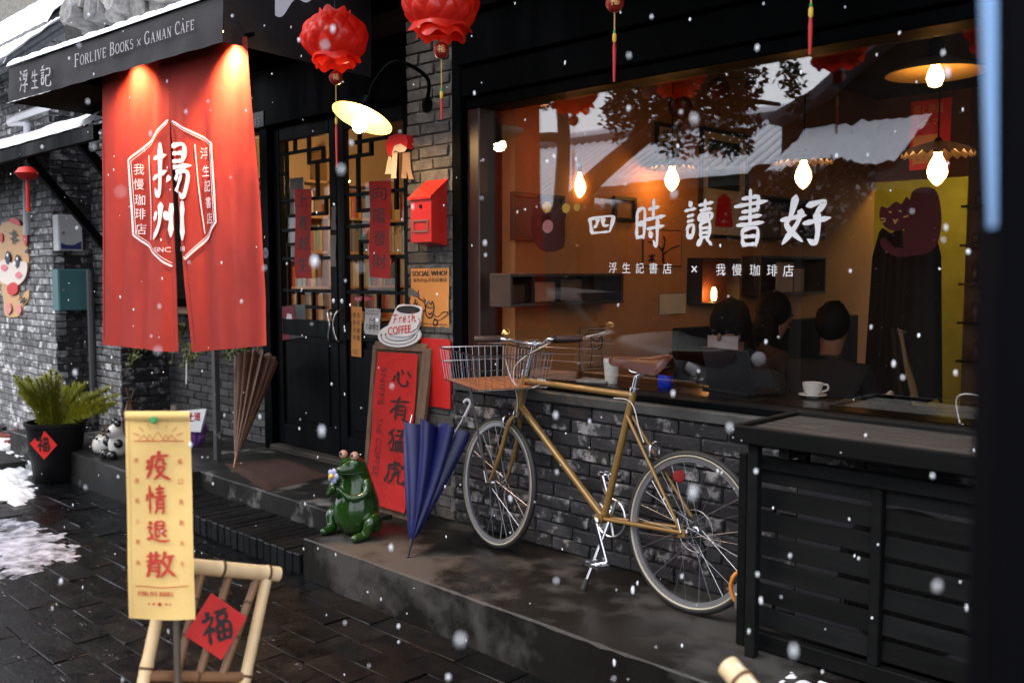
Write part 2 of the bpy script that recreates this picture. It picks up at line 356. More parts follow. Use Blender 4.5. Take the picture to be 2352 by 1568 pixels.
SER['G'] = _arc(.46, .5, .4, .47, 50, 320, 14, .06, .16) + [(.74, .4, .74, .1, .14), (.6, .4, .86, .4, .05)]
SER['S'] = _arc(.36, .74, .24, .22, 40, 270, 9, .07, .13) + _arc(.38, .27, .27, .24, 90, -150, 9, .07, .14)
def write_serif(mb, s, fn, x, y, h, asp=.8, gap=.1, small=.78, bw=1.):
    for wi, ch in enumerate(s):
        if ch == ' ': x += h * asp * .45; continue
        big = ch.isupper() or ch == 'x'; C = ch.upper() if ch != 'x' else 'x'; hh = h * (1 if big else small); ww = hh * asp
        mxw = 0
        for (a, b, c, d, wd) in SER[C]:
            t = V((c - a, d - b, 0)); l = t.length; t.normalize(); nn = V((-t.y, t.x, 0)) * wd * .5 * bw; t *= .02
            q = [V((a, b, 0)) - t + nn, V((a, b, 0)) - t - nn, V((c, d, 0)) + t - nn, V((c, d, 0)) + t + nn]
            mb.add([fn(x + p.x * ww, y + p.y * hh) for p in q], [(0, 1, 2, 3)]); mxw = max(mxw, a, c)
        x += ww * (mxw + gap + .06)
    return x

# ================================================================= palette
M_paver = mat('wet_paving', (.0014, .0017, .002), (.005, .0054, .0058), rough=.33, scale=9, bump=.35, bscale=60, rand=.4, rvar=.15, spec=.2, patch=(.1, .104, .11), pscale=26, pthr=.74, psoft=.03, prough=.8)
M_ground = mat('ground_grout', (.003, .003, .003), (.007, .007, .007), rough=.5, scale=5, bump=.4, rvar=.2)
M_conc = mat('damp_concrete', (.0055, .0047, .0037), (.013, .0115, .0095), spec=.3, rough=.27, scale=1.6, bump=.22, bscale=45, rvar=.16, patch=(.05, .048, .045), pscale=1.25, pthr=.56, psoft=.05, prough=.75)
M_concl = mat('step_concrete', (.011, .011, .0107), (.027, .027, .0255), spec=.2, rough=.45, scale=4, bump=.3, bscale=50, rvar=.15, patch=(.19, .19, .18), pscale=2.2, pthr=.62, psoft=.05, prough=.8)
M_stepbrick = mat('step_brick', (.004, .0043, .0046), (.009, .009, .0095), rough=.45, spec=.15, scale=14, bump=.4, bscale=70, rand=.4, rvar=.2)
M_mortar = mat('mortar_dark', (.02, .0195, .02), (.05, .048, .048), rough=.9, scale=30, bump=.4)
M_mortarl = mat('mortar_pale', (.1, .1, .1), (.19, .19, .19), rough=.9, scale=30, bump=.4)
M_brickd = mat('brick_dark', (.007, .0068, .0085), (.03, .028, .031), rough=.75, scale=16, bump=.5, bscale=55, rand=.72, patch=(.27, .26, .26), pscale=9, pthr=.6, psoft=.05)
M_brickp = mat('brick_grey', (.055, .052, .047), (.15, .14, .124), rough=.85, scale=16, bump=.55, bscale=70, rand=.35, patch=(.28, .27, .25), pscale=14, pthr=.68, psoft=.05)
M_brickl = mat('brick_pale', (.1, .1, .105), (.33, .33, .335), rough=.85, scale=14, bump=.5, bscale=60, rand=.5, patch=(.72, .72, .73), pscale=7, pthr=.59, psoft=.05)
M_black = mat('black_paint', (.0011, .0016, .002), (.0024, .003, .0034), rough=.55, scale=6, bump=.12, bscale=40, stretch=(1, 1, .15), rvar=.12, spec=.03)
M_door = mat('door_paint', (.0016, .0022, .0027), (.0036, .0045, .0052), rough=.5, scale=5, bump=.2, bscale=30, stretch=(3, 3, .3), rvar=.1, spec=.09)
M_dark = mat('soffit_dark', (.002, .002, .0025), (.004, .004, .0045), rough=.9, scale=4, spec=.0)
M_sill = mat('sill_cement', (.03, .03, .029), (.075, .075, .072), rough=.6, scale=7, bump=.3, bscale=60)
M_snow = mat('snow', (.82, .84, .88), (.9, .91, .93), rough=.7, scale=12, bump=.35, bscale=35)
M_tile = mat('roof_tile', (.03, .032, .038), (.09, .092, .1), rough=.6, scale=20, bump=.4, rand=.4)
M_wood = mat('weathered_wood', (.12, .07, .04), (.26, .16, .095), rough=.7, scale=6, bump=.4, bscale=30, stretch=(6, 6, .6))
M_crate = mat('crate_paint', (.0042, .0045, .0045), (.0085, .0085, .0085), rough=.6, spec=.08, scale=7, bump=.12, bscale=30, stretch=(.5, 4, 4), rand=.35, rvar=.12, patch=(.1, .098, .095), pscale=18, pthr=.8, psoft=.02)
M_chrome = mat('polished_alloy', (.62, .62, .64), rough=.16, metal=1., scale=30)
M_alu = mat('brushed_alloy', (.55, .55, .57), (.7, .7, .72), rough=.3, metal=1., scale=40)
M_steel = mat('steel_wire', (.3, .3, .32), rough=.35, metal=1.)
M_rubber = mat('black_rubber', (.008, .008, .008), (.016, .016, .016), rough=.6, scale=60, bump=.2)
M_red = mat('red_paper', (.55, .012, .01), (.68, .02, .014), rough=.55, scale=10, bump=.12, bscale=30)
M_ink = mat('black_ink', (.008, .006, .006), rough=.5)
M_white = mat('white_paint', (.86, .86, .87), rough=.55)
M_glass = glassmat('window_glass', 2.2)
M_dglass = glassmat('door_glass', 1.35)

def clear_of_view(p, m=560):
    x, y, z = proj(p); return z < .2 or x < -m or x > W0 + m or y < -m or y > H0 + m
BRK = {}
def brick_variants(m, L=.24, D=.1, H=.058):
    key = (m.name, L, D, H)
    if key in BRK: return BRK[key]
    out = []
    for k in range(5):
        b = MB().box((0, D / 2, 0), (L, D, H), None, .005)
        for p in b.v:
            p.x += rng.uniform(-.004, .004); p.z += rng.uniform(-.0035, .0035); p.y += rng.uniform(-.003, .003)
        out.append(b.mesh('brick', m))
    BRK[key] = out; return out
def lay_bricks(parent, o, U, L, z0, z1, m, inward, course=.067, bl=.252, most=10 ** 6, stuff_parent=True, skip=None):
    """rows of single bricks on the face that starts at o and runs L along U; inward = direction into the wall"""
    U = V(U).normalized(); o = V(o); inn = V(inward).normalized(); vs = brick_variants(m)
    rows = int(round((z1 - z0) / course)); course = (z1 - z0) / rows; todo = []
    for r in range(rows):
        x = -bl * (.5 if r % 2 else 0) - rng.uniform(0, .02)
        while x < L - .012:
            a, b = max(x, 0), min(x + bl, L); x += bl
            if b - a < .045: continue
            c = o + U * ((a + b) / 2) + V((0, 0, z0 + (r + .5) * course))
            if clear_of_view(c) or (skip and skip(c)): continue
            todo.append((proj(c)[2], c, b - a - .011))
    todo.sort(key=lambda t: t[0])
    rest = MB()
    for i, (dz, c, ln) in enumerate(todo):
        Mx = Matrix((U * (ln / .24), inn, V((0, 0, 1)) * (course - .0095) / .058)).transposed().to_4x4()
        Mx = Matrix.Rotation(rng.uniform(-.006, .006), 4, inn) @ Mx
        Mx.translation = c - inn * rng.uniform(0, .008)
        me = vs[rng.randrange(5)]
        if i < most: put('brick', me, parent, Mx)
        else: rest.add([Mx @ v.co for v in me.vertices], [tuple(p.vertices) for p in me.polygons])
    if rest.v: rest.build('far_bricks', m, parent, kind='stuff')

# ================================================================= ground, platform, steps
ground = MB().bx(-60, 40, -40, 30, -.3, -.012).build('ground', M_ground, kind='structure')
pv = [MB().box((0, 0, -.03), (.2975, .1475, .06), None, .002).mesh('paver', M_paver) for k in range(4)]
for me in pv:
    for v in me.vertices: v.co += V((rng.uniform(-.003, .003), rng.uniform(-.003, .003), rng.uniform(-.002, .002)))
lst = []
for j in range(-22, 1):
    for i in range(-50, 2):
        c = V((i * .3 + (.15 if j % 2 else 0), -.79 - .075 + j * .15, 0))
        if clear_of_view(c, 500): continue
        lst.append((proj(c)[2], c))
lst.sort(key=lambda t: t[0])
far = MB()
for k, (dz, c) in enumerate(lst):
    Mx = Matrix.Rotation(rng.uniform(-.006, .006), 4, 'X') @ Matrix.Rotation(rng.uniform(-.005, .005), 4, 'Y') @ Matrix.Rotation(rng.uniform(-.01, .01), 4, 'Z')
    Mx.translation = c + V((0, 0, rng.uniform(-.004, .003))); me = pv[rng.randrange(4)]
    if k < 300: put('paver', me, ground, Mx)
    else: far.add([Mx @ v.co for v in me.vertices], [tuple(p.vertices) for p in me.polygons])
far.build('far_pavers', M_paver, ground, kind='stuff')

def slab(name, x0, x1, y0, y1, z0, z1, m, parent=None, step=.06, wob=.006, ch=.012, kind='structure'):
    """concrete block with a worn front nosing"""
    n = max(2, int((x1 - x0) / step)); prof = []
    b = MB(); vs = []
    for i in range(n + 1):
        x = x0 + (x1 - x0) * i / n; a = mnoise.noise(V((x * 5, y0 * 3, 1))) * wob; c = abs(mnoise.noise(V((x * 9, 2, y0)))) * ch + ch * .45
        e = mnoise.noise(V((x * 2.2, 5, y0))) * wob * .6
        vs += [V((x, y0 + a, z0)), V((x, y0 + a, z1 - c)), V((x, y0 + a + c, z1 + e)), V((x, y0 + .35 * (y1 - y0), z1)), V((x, y1, z1)), V((x, y1, z0))]
    fs = [(i * 6 + k, (i + 1) * 6 + k, (i + 1) * 6 + (k + 1) % 6, i * 6 + (k + 1) % 6) for i in range(n) for k in range(6)]
    fs += [tuple(range(6)), tuple(n * 6 + k for k in range(6))[::-1]]
    return b.add(vs, fs).build(name, m, parent, smooth=28, kind=kind)
platform = slab('platform', -4.22, 1.6, -.79, .3, -.01, .225, M_conc)
landing = slab('landing', -8.38, -4.226, -.4, .62, -.01, .238, M_concl)
plinth = slab('plinth', -8.95, -6.14, -.78, -.404, -.01, .24, M_concl)
lower = MB().bx(-6.13, -4.23, -.765, -.41, -.01, .108).build('brick_step', M_ground, kind='structure')
sb = [MB().box((0, 0, 0), (.068, .372, .115), None, .006).mesh('brick', M_stepbrick) for k in range(3)]
x = -6.095
while x < -4.25:
    Mx = Matrix.Rotation(rng.uniform(-.012, .012), 4, 'Z') @ Matrix.Rotation(rng.uniform(-.01, .01), 4, 'X')
    Mx.translation = V((x, -.603 + rng.uniform(-.006, .006), .0625 + rng.uniform(-.004, .004))); put('brick', sb[rng.randrange(3)], lower, Mx); x += .0745

# ================================================================= brick walls
XP0, XP1 = -4.29, -3.885           # pillar between door and window
low_wall = thing('low_brick_wall', 'low wall of dark grey bricks with white stains under the café window', 'wall')
MB().bx(XP1 + .004, 1.2, .012, .18, .2, .99).build('mortar', M_mortar, low_wall)
lay_bricks(low_wall, (XP1 + .004, 0, 0), (1, 0, 0), 2.9, .228, .985, M_brickd, (0, 1, 0))
MB().bx(XP1 + .004, 1.2, -.02, .3, .988, 1.04, .006).build('sill', M_sill, low_wall)
pillar = thing('brick_pillar', 'narrow grey brick pillar between the double door and the café window', 'pillar')
MB().bx(XP0 + .01, XP1 - .006, .012, .55, .2, 3.3).build('mortar', M_mortarl, pillar)
lay_bricks(pillar, (XP0, 0, 0), (1, 0, 0), XP1 - XP0, .228, 3.1, M_brickp, (0, 1, 0))
pil2 = thing('brick_pilaster', 'brick pilaster left of the red curtain beside the dark alcove', 'pillar')
MB().bx(-8.94, -8.412, .012, .9, 0, 3.3).build('mortar', M_mortar, pil2)
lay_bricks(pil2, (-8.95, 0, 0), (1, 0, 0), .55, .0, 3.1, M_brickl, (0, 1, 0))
lay_bricks(pil2, (-8.4, .0, 0), (0, 1, 0), .46, .24, 3.1, M_brickd, (-1, 0, 0))  # same pilaster, side face in darker bricks: its shade is in the colour
rec = thing('recessed_brick_wall', 'recessed grey brick wall below the plant shelf, behind the bamboo umbrella', 'wall')
MB().bx(-8.41, -6.62, .462, .62, .2, 1.33).build('mortar', M_mortar, rec)
lay_bricks(rec, (-8.4, .45, 0), (1, 0, 0), 1.78, .24, 1.32, mat('brick_mid_grey', (.028, .028, .029), (.075, .075, .076), rough=.8, scale=14, bump=.4, bscale=60, rand=.3), (0, 1, 0))  # mid grey bricks, darker than the pale walls
left = thing('neighbour_brick_wall', 'pale patched grey brick wall at the far left with peeling white and green marks', 'wall')
MB().bx(-20, -8.972, -.348, .6, -.05, 3.9).build('mortar', M_mortarl, left)
lay_bricks(left, (-19, -.36, 0), (1, 0, 0), 10.06, 0, 3.86, M_brickl, (0, 1, 0), most=300)
side = thing('alcove_side_wall', 'brick side wall of the alcove, its shade put into darker bricks, carrying the two meter boxes', 'wall')
MB().bx(-8.97, -8.962, -.34, .0, 0, 3.2).build('mortar', M_mortar, side)
lay_bricks(side, (-8.95, -.36, 0), (0, 1, 0), .36, 0, 3.2, M_brickd, (-1, 0, 0))  # shade of this side face painted in by using the darker bricks

# ================================================================= café window
GY = .09; GX0, GX1 = -3.72, .75; GZ0, GZ1 = 1.065, 2.545
win = thing('shop_window', 'large single pane café window in a black frame reflecting snowy roofs', 'window')
MB().bx(XP1 - .002, XP1 + .075, -.012, .2, 1.041, 3.3, .006).build('frame_post', M_black, win)
MB().bx(XP1 + .078, GX0 + .012, .03, .2, 1.041, 2.56, .006).build('frame_post', mat('brown_paint', (.02, .008, .006), (.035, .014, .01), rough=.4), win)
MB().bx(GX1 - .02, GX1 + .1, -.012, .2, 1.041, 3.3, .006).build('frame_post', M_black, win)
MB().bx(GX0, GX1, .03, .2, 1.041, 1.072, .005).build('bottom_rail', M_black, win)
MB().bx(XP1 + .08, GX1 - .03, .02, .2, 2.54, 2.60, .005).build('top_rail', M_black, win)
MB().bx(XP1 + .08, GX1 - .03, -.012, .2, 2.603, 2.76, .006).build('header_board', M_black, win)
MB().bx(XP1 + .08, GX1 - .03, -.045, .2, 2.764, 3.02, .006).build('header_board', M_black, win)
MB().bx(XP1 + .08, GX1 - .03, -.09, .2, 3.024, 3.3, .006).build('header_board', M_black, win)
MB().bx(GX0, GX1, GY, GY + .008, GZ0, GZ1).build('glass_pane', M_glass, win)
FZ = lambda u, v: V((u, GY - .002, v))
# big brush line, its small line below
chars = [('四', 1347, 1415, 485, 545), ('時', 1455, 1530, 453, 573), ('讀', 1570, 1645, 455, 566), ('書', 1680, 1768, 435, 570), ('好', 1792, 1905, 445, 565)]
for ch, x0, x1, y0, y1 in chars:
    a = PY(x0, y1, GY); b = PY(x1, y0, GY); c0 = PY(x0, y0, GY)
    let = MB(); write_brush(let, ch, FZ, a.x, (a.z + PY(x1, y1, GY).z) / 2, b.x - a.x, (b.z - PY(x1, y1, GY).z), .14 if ch in '四好' else .105, taper=.5); let.build('brush_character', M_white, win, weld=False)
sm = MB()
for ch, xx in zip('浮生記書店×我慢珈琲店', (1408, 1439, 1470, 1501, 1533, 1595, 1656, 1693, 1734, 1774, 1811)):
    c = PY(xx, 615 + (xx - 1408) * .018, GY); s = .048 if ch != '×' else .03
    write_text(sm, ch, FZ, c.x - s / 2, c.z - s / 2, s, s * 1.05)
sm.build('small_lettering', M_white, win)

# dark eaves over the whole front
eave = thing('shop_eaves', 'black boarded eaves overhanging the café front above the lanterns', 'eaves')
for j in range(9): MB().bx(-4.05 if j < 5 else -6.9, 1.6, -1.32 + j * .2, -1.32 + j * .2 + .193, 3.3, 3.34, .005).build('soffit_board', M_dark, eave)
MB().bx(-4.05, 1.6, -1.36, -1.325, 3.26, 3.5, .005).build('fascia', M_black, eave)
MB().bx(-6.95, 1.6, -.3, 4.8, 3.5, 3.6).build('roof_deck', M_tile, eave); MB().bx(-4.1, 1.6, -1.4, -.302, 3.5, 3.6).build('roof_deck', M_tile, eave)
MB().grid(lambda u, v: V((-4.1 + 5.7 * u, -1.4 + 6 * v, 3.606 + .05 * (1 - abs(2 * v - 1) ** 6) + .02 * mnoise.noise(V((u * 20, v * 14, 0))))), 60, 40).build('roof_snow', M_snow, eave, smooth=60)

# ================================================================= double door
DY = .45
dw = thing('door_surround', 'black timber door frame with narrow side light around the double door', 'door frame')
MB().bx(-6.62, -6.5, .40, .6, .238, 2.78, .006).build('post', M_black, dw)
MB().bx(-4.74, -4.3, .5, .6, .238, 2.78, .006).build('post', M_black, dw)
MB().bx(-6.8, -4.3, .38, .62, 2.78, 3.295, .008).build('head_beam', M_black, dw)
MB().bx(-6.5, -4.3, .37, .62, .2385, .285, .008).build('threshold', mat('sill_oak', (.018, .014, .011), (.045, .036, .03), rough=.75, scale=8, bump=.5, bscale=30, stretch=(.4, 4, 4)), dw)
MB().bx(-6.98, -6.80, .44, .58, 1.33, 1.40, .005).build('side_light_sill', M_black, dw)
MB().bx(-6.80, -6.625, .44, .58, 1.33, 2.78, .005).build('post', M_black, dw) if False else None
MB().bx(-8.41, -6.62, .40, .6, 2.78, 3.295, .008).build('side_head_beam', M_black, dw)
MB().bx(-8.41, -6.62, .43, .64, 1.335, 1.40, .008).build('side_light_sill', M_black, dw)
MB().bx(-7.62, -7.55, .43, .58, 1.402, 2.778, .005).build('mullion', M_black, dw)
MB().bx(-8.40, -6.625, .52, .526, 1.402, 2.778).build('side_light_glass', M_dglass, dw)
def leaf(x0, x1, lab, segs, hs):
    t = thing('door', lab, 'door'); z0, z1, zp, zl = .288, 2.775, 1.22, 1.29
    sw = .085
    MB().bx(x0, x0 + sw, DY, DY + .05, z0, z1, .005).build('stile', M_door, t)
    MB().bx(x1 - sw, x1, DY, DY + .05, z0, z1, .005).build('stile', M_door, t)
    for a, b in ((z0, z0 + .16), (zp - .06, zl), (2.66, z1)): MB().bx(x0 + sw + .001, x1 - sw - .001, DY + .001, DY + .049, a, b, .005).build('rail', M_door, t)
    MB().bx(x0 + sw, x1 - sw, DY + .02, DY + .035, z0 + .161, zp - .061).build('panel', M_door, t)
    MB().bx(x0 + sw + .05, x1 - sw - .05, DY + .008, DY + .021, z0 + .21, zp - .11, .01).build('raised_panel', M_door, t)
    u0, u1 = x0 + sw, x1 - sw; v0, v1 = 2.66, zl
    for (a, b, c, d) in segs:
        p = (u0 + (u1 - u0) * a, v0 + (v1 - v0) * b); q = (u0 + (u1 - u0) * c, v0 + (v1 - v0) * d); h = .0125
        MB().bx(min(p[0], q[0]) - h, max(p[0], q[0]) + h, DY + (.006 if a == c else .008), DY + (.034 if a == c else .032), min(p[1], q[1]) - h, max(p[1], q[1]) + h, .002).build('lattice_bar', M_door, t)
    MB().bx(u0, u1, DY + .036, DY + .04, v1, v0).build('glass_pane', M_dglass, t)
    hx = x1 - .045 if hs > 0 else x0 + .045
    pl = MB().lathe([(.0, 0), (.018, .001), (.018, .004), (.0, .006)], (hx, DY, 1.44), (0, -1, 0), 12).build('lock', M_alu, t, 40)
    MB().tube(catmull([(hx, DY, 1.38), (hx, DY - .05, 1.36), (hx + .03 * hs, DY - .06, 1.26), (hx, DY - .05, 1.16), (hx, DY, 1.14)], 6), [.009] * 25, 8).build('handle', M_chrome, t, 60)
    return t
SL = [(.0, .07, .14, .07), (.12, .07, .85, .07), (.12, .07, .12, .42), (.58, 0, .58, .14), (.3, 0, .3, .07), (.86, .07, .86, .14), (.58, .14, 1, .14), (0, .18, .12, .18), (0, .335, 1, .335), (.12, .42, .9, .42), (.9, .335, .9, .42), (.74, .14, .74, .335), (0, .5, 1, .5), (0, .66, 1, .66), (.12, .58, .12, .93), (.12, .58, .3, .58), (0, .84, 1, .84), (.12, .93, .8, .93), (.32, .84, .32, 1), (.62, .84, .62, 1)]
SR = [(.14, .07, .85, .07), (.25, .0, .25, .14), (.0, .14, .45, .14), (.45, .07, .45, .14), (.86, .07, .86, .42), (.22, .14, .22, .42), (0, .335, 1, .335), (.22, .42, .5, .42), (0, .5, 1, .5), (.25, .58, .25, .93), (.25, .58, .5, .58), (0, .66, 1, .66), (0, .84, 1, .84), (.2, .93, .85, .93), (.55, .84, .55, 1), (.86, .66, .86, .93), (.7, .0, .7, .07)]
leaf(-6.495, -5.655, 'left leaf of the black lattice double door, with the red and black sticker', SL, 1)
leaf(-5.64, -4.80, 'right leaf of the black lattice double door beside the red letter box', SR, -1)

def lerp(a, b, t): return a + (b - a) * t
# ================================================================= interiors
M_plaster = mat('tan_plaster', (.38, .155, .045), (.48, .21, .065), rough=.85, scale=2.5, bump=.2, bscale=30)
M_floor = mat('dark_floor', (.03, .02, .014), (.06, .04, .028), rough=.5, scale=4)
M_ceil = mat('dark_ceiling', (.05, .035, .025), rough=.9)
XW = -3.6                          # inner wall left of the window
MB().bx(XW - .1, XW, .2, 4.9, .0, 3.2).build('wall_café_left', M_plaster, kind='structure')
DX0, DX1 = PY(1992, 600, 4.9).x, PY(2217, 600, 4.9).x; DZ1 = PY(2190, 405, 4.9).z
MB().bx(XW - .1, DX0, 4.9, 5.0, .0, 3.2).build('wall_café_back', M_plaster, kind='structure')
MB().bx(DX1, 2.4, 4.9, 5.0, .0, 3.2).build('wall_café_back_right', mat('brown_plaster', (.2, .12, .07), (.26, .16, .09), rough=.9, scale=3), kind='structure')
MB().bx(DX0, DX1, 4.9, 5.0, DZ1, 3.2).build('wall_over_doorway', M_plaster, kind='structure')
MB().bx(2.4, 2.5, .2, 5.0, .0, 3.2).build('wall_café_right', mat('brown_plaster', (.2, .12, .07)), kind='structure')
MB().bx(-8.5, 2.5, .2, 7.5, 3.2, 3.28).build('ceiling_café', M_ceil, kind='structure')
MB().bx(-8.5, 2.5, .62, 7.5, .1, .2).build('floor_café', M_floor, kind='structure')
# yellow corridor behind
M_yel = mat('yellow_plaster', (.5, .42, .06), (.66, .58, .12), rough=.8, scale=3, bump=.3, bscale=14)
MB().bx(DX0 - 1.2, DX1 + .2, 6.6, 6.7, .2, 3.2).build('wall_corridor', M_yel, kind='structure')
MB().bx(DX0 - 1.3, DX0 - 1.2, 5.0, 6.6, .2, 3.2).build('wall_corridor_side', M_yel, kind='structure')
# door room
MB().bx(-8.5, -3.72, 3.4, 3.5, .2, 3.2).build('wall_shop_back', mat('cream_plaster', (.55, .42, .25), (.62, .48, .3), rough=.85, scale=3), kind='structure')
MB().bx(-8.5, -8.42, .6, 3.4, .2, 3.2).build('wall_shop_left', mat('cream_plaster', (.55, .42, .25)), kind='structure')

def bulb(name, o, m, lab, cat, group, cord_top, shade_r=.0, ruffle=True, flat=False, bs=.045):
    t = thing(name, lab, cat, group)
    o = V(o)
    MB().lathe([(.0, -.075), (.006, -.072), (.02, -.06), (.038, -.035), (bs, -.01), (.04, .02), (.026, .05), (.018, .065), (.018, .085)], o, n=16).build('bulb', m, t, 60)
    MB().lathe([(.02, .08), (.022, .13), (.012, .145), (.004, .15)], o, n=12).build('socket', M_black, t, 40)
    if shade_r:
        rp = (lambda i, a, r, h: (r, h + (.010 * math.sin(a * 22) * (i >= 3)))) if ruffle else None
        MB().lathe([(.024, .115), (.05, .112), (shade_r * .55, .1), (shade_r * .8, .085), (shade_r, .068), (shade_r + .002, .072), (shade_r * .8, .091), (shade_r * .5, .107), (.024, .122)], o, n=88 if ruffle else 40, cap=False, ripple=rp).build('shade', M_shade, t, 50)
    if cord_top: MB().tube([o + V((0, 0, .14)), V((o.x, o.y, cord_top))], .004, 6).build('cord', M_black, t)
    return t
M_shade = mat('enamel_shade', (.06, .045, .03), (.09, .065, .045), rough=.5)
M_bulb = emat('warm_bulb', (1, .46, .12), 24)
for k, (x, y, yy, sr, lb) in enumerate(((1328, 428, .75, .0, 'bare pendant bulb inside the window nearest its left frame'), (1543, 412, 1.45, .15, 'pendant bulb with ruffled shade inside the window above the brush lettering'),
        (1845, 403, 1.3, .155, 'pendant bulb with ruffled shade left of the hallway door inside the window'), (2153, 390, 1.0, .16, 'pendant bulb with ruffled shade inside the window, nearest its right end'))):
    bulb('pendant_bulb', PY(x, y, yy), M_bulb, lb, 'pendant lamp', 'bare filament bulbs inside the café', 3.19, sr)
# wide enamel pendant
lp = PY(2148, 178, .7); lt = thing('enamel_pendant', 'wide pale enamel pendant lamp glowing at the top right of the café window', 'pendant lamp')
M_enam = mat('cream_enamel', (.5, .36, .15), rough=.3)
MB().lathe([(.03, .085), (.1, .07), (.2, .02), (.205, .015), (.2, .014), (.1, .062), (.03, .078)], lp, n=48, cap=False).build('shade', M_enam, lt, 50)
MB().lathe([(.0, -.045), (.025, -.035), (.036, -.005), (.03, .025), (.018, .05), (.018, .08)], lp, n=16).build('bulb', M_bulb, lt, 60)
MB().lathe([(.03, .075), (.035, .15), (.01, .17)], lp, n=14).build('socket', M_black, lt, 40)
MB().tube([lp + V((0, 0, .16)), V((lp.x, lp.y, 3.19))], .004, 6).build('cord', M_black, lt)
# hallway lamp and shop room lamp
bulb('hallway_lamp', (DX1 - .12, 5.35, 2.7), emat('yellow_bulb', (1, .8, .2), 130), 'glowing lamp in the yellow hallway behind the café', 'ceiling lamp', None, 3.19)
bulb('shop_lamp', (-5.35, 2.0, 2.62), emat('shop_bulb', (1, .6, .28), 190), 'bright lamp hanging in the book room behind the right door leaf', 'ceiling lamp', None, 3.19, bs=.07)
bulb('shop_lamp', (-7.2, 1.6, 2.5), emat('shop_bulb2', (1, .6, .28), 90), 'bright lamp hanging in the book room behind the red curtain', 'ceiling lamp', None, 3.19, bs=.07)

# ---- things on the inner wall (plane X = XW)
M_frame = mat('black_frame', (.012, .01, .009), rough=.4)
def wallpic(name, x0, y0, x1, y1, lab, cat, art, fw=.025, content=None, dep=.025):
    a = PX(x0, y0, XW); b = PX(x1, y1, XW); t = thing(name, lab, cat)
    ya, yb, zt, zb = a.y, b.y, max(a.z, b.z), min(a.z, b.z)
    zb = PX(x0, y1, XW).z * .5 + PX(x1, y1, XW).z * .5; zt = PX(x0, y0, XW).z
    X0 = XW + .003
    for (p, q, r, s) in ((ya, yb, zt - fw, zt), (ya, yb, zb, zb + fw), (ya, ya + fw, zb + fw, zt - fw), (yb - fw, yb, zb + fw, zt - fw)):
        MB().bx(X0, X0 + dep, p, q, r, s, .002).build('frame', M_frame, t)
    MB().bx(X0, X0 + .008, ya + fw, yb - fw, zb + fw, zt - fw).build('picture', art, t)
    fn = lambda u, v: V((X0 + .0095, ya + fw + (yb - ya - 2 * fw) * u, zb + fw + (zt - zb - 2 * fw) * v))
    if content: content(t, fn)
    return t
def c_lady(t, fn):
    MB().add([fn(*p) for p in ((.14, .45), (.86, .45), (.86, .93), (.14, .93))], [(0, 1, 2, 3)]).build('dark_field', mat('deep_green', (.015, .03, .022)), t)
    MB().add([fn(.35 + .2 * math.cos(a), .74 + .1 * math.sin(a)) + V((.001, 0, 0)) for a in [i * .5236 for i in range(12)]], [tuple(range(12))]).build('leaf_shape', mat('ochre', (.4, .2, .06)), t)
    MB().add([fn(*p) + V((.001, 0, 0)) for p in ((.3, .08), (.72, .08), (.66, .36), (.5, .42), (.36, .36))], [(0, 1, 2, 3, 4)]).build('red_figure', M_red, t)
M_art = mat('cream_print', (.55, .42, .26), (.6, .47, .3), rough=.8, scale=6)
wallpic('framed_poster', 1605, 290, 1710, 548, 'tall black framed poster with dark green field and red figure on the café wall', 'poster', M_art, content=c_lady)
def c_ji(t, fn):
    b = MB()
    for i, ch in enumerate('生記'): write_brush(b, ch, lambda u, v: fn(u, v) + V((.001, 0, 0)), .2, .52 - i * .46, .6, .4, .14)
    b.build('brush_mark', M_ink, t)
wallpic('framed_print', 1502, 280, 1555, 358, 'small black framed calligraphy print beside the tall poster', 'print', M_art, content=c_ji)
wallpic('framed_print', 1405, 500 - 50, 1455, 560 - 50, 'small dark framed picture behind the first brush character', 'print', mat('dusky_print', (.16, .07, .04), (.3, .14, .07), rough=.7, scale=9))
wallpic('framed_print', 1170, 440, 1290, 555, 'dark framed picture behind the left paper cut sticker', 'print', mat('dusky_print2', (.05, .04, .035), (.12, .08, .06), rough=.7, scale=5))
def c_tree(t, fn):
    b = MB()
    for st in ('50,98 48,60 30,40 8,30', '50,70 70,52 96,40', '48,60 54,30 50,12', '20,70 20,96', '12,74 28,92', '28,72 10,94'):
        for q in ribbons(st, .06): b.add([fn(p.x, p.y * .9 + .05) + V((.001, 0, 0)) for p in q], [tuple(range(len(q)))])
    b.build('tree_drawing', M_ink, t)
wallpic('art_card', 1475, 525, 1562, 612, 'orange art card with black tree drawing under the brush lettering', 'card', mat('orange_card', (.5, .16, .04), (.56, .2, .05), rough=.7), .006, c_tree, .01)
wallpic('note_card', 1512, 674, 1572, 722, 'small blank cream note card pinned low on the café wall', 'card', mat('note_paper', (.62, .5, .34)), .004, None, .006)
def c_cat(t, fn):
    b = MB()
    for st in ('20,92 80,94', '20,6 82,8', '34,50 32,22 44,32 56,32 68,22 66,50 34,50', '36,60 30,92', '66,60 74,92', '42,44 46,44', '56,44 60,44'):
        for q in ribbons(st, .035): b.add([fn(p.x, p.y) + V((.001, 0, 0)) for p in q], [tuple(range(len(q)))])
    write_text(b, 'KEEP IT MOVING', lambda u, v: fn(u, v) + V((.001, 0, 0)), .14, .82, .74, .06); b.build('line_drawing', M_ink, t)
wallpic('line_poster', 1330, 752, 1400, 850, 'brown poster with black line drawing low on the wall behind the handlebar', 'poster', mat('kraft_print', (.36, .2, .1), (.42, .24, .12), rough=.8), .004, c_cat, .006)
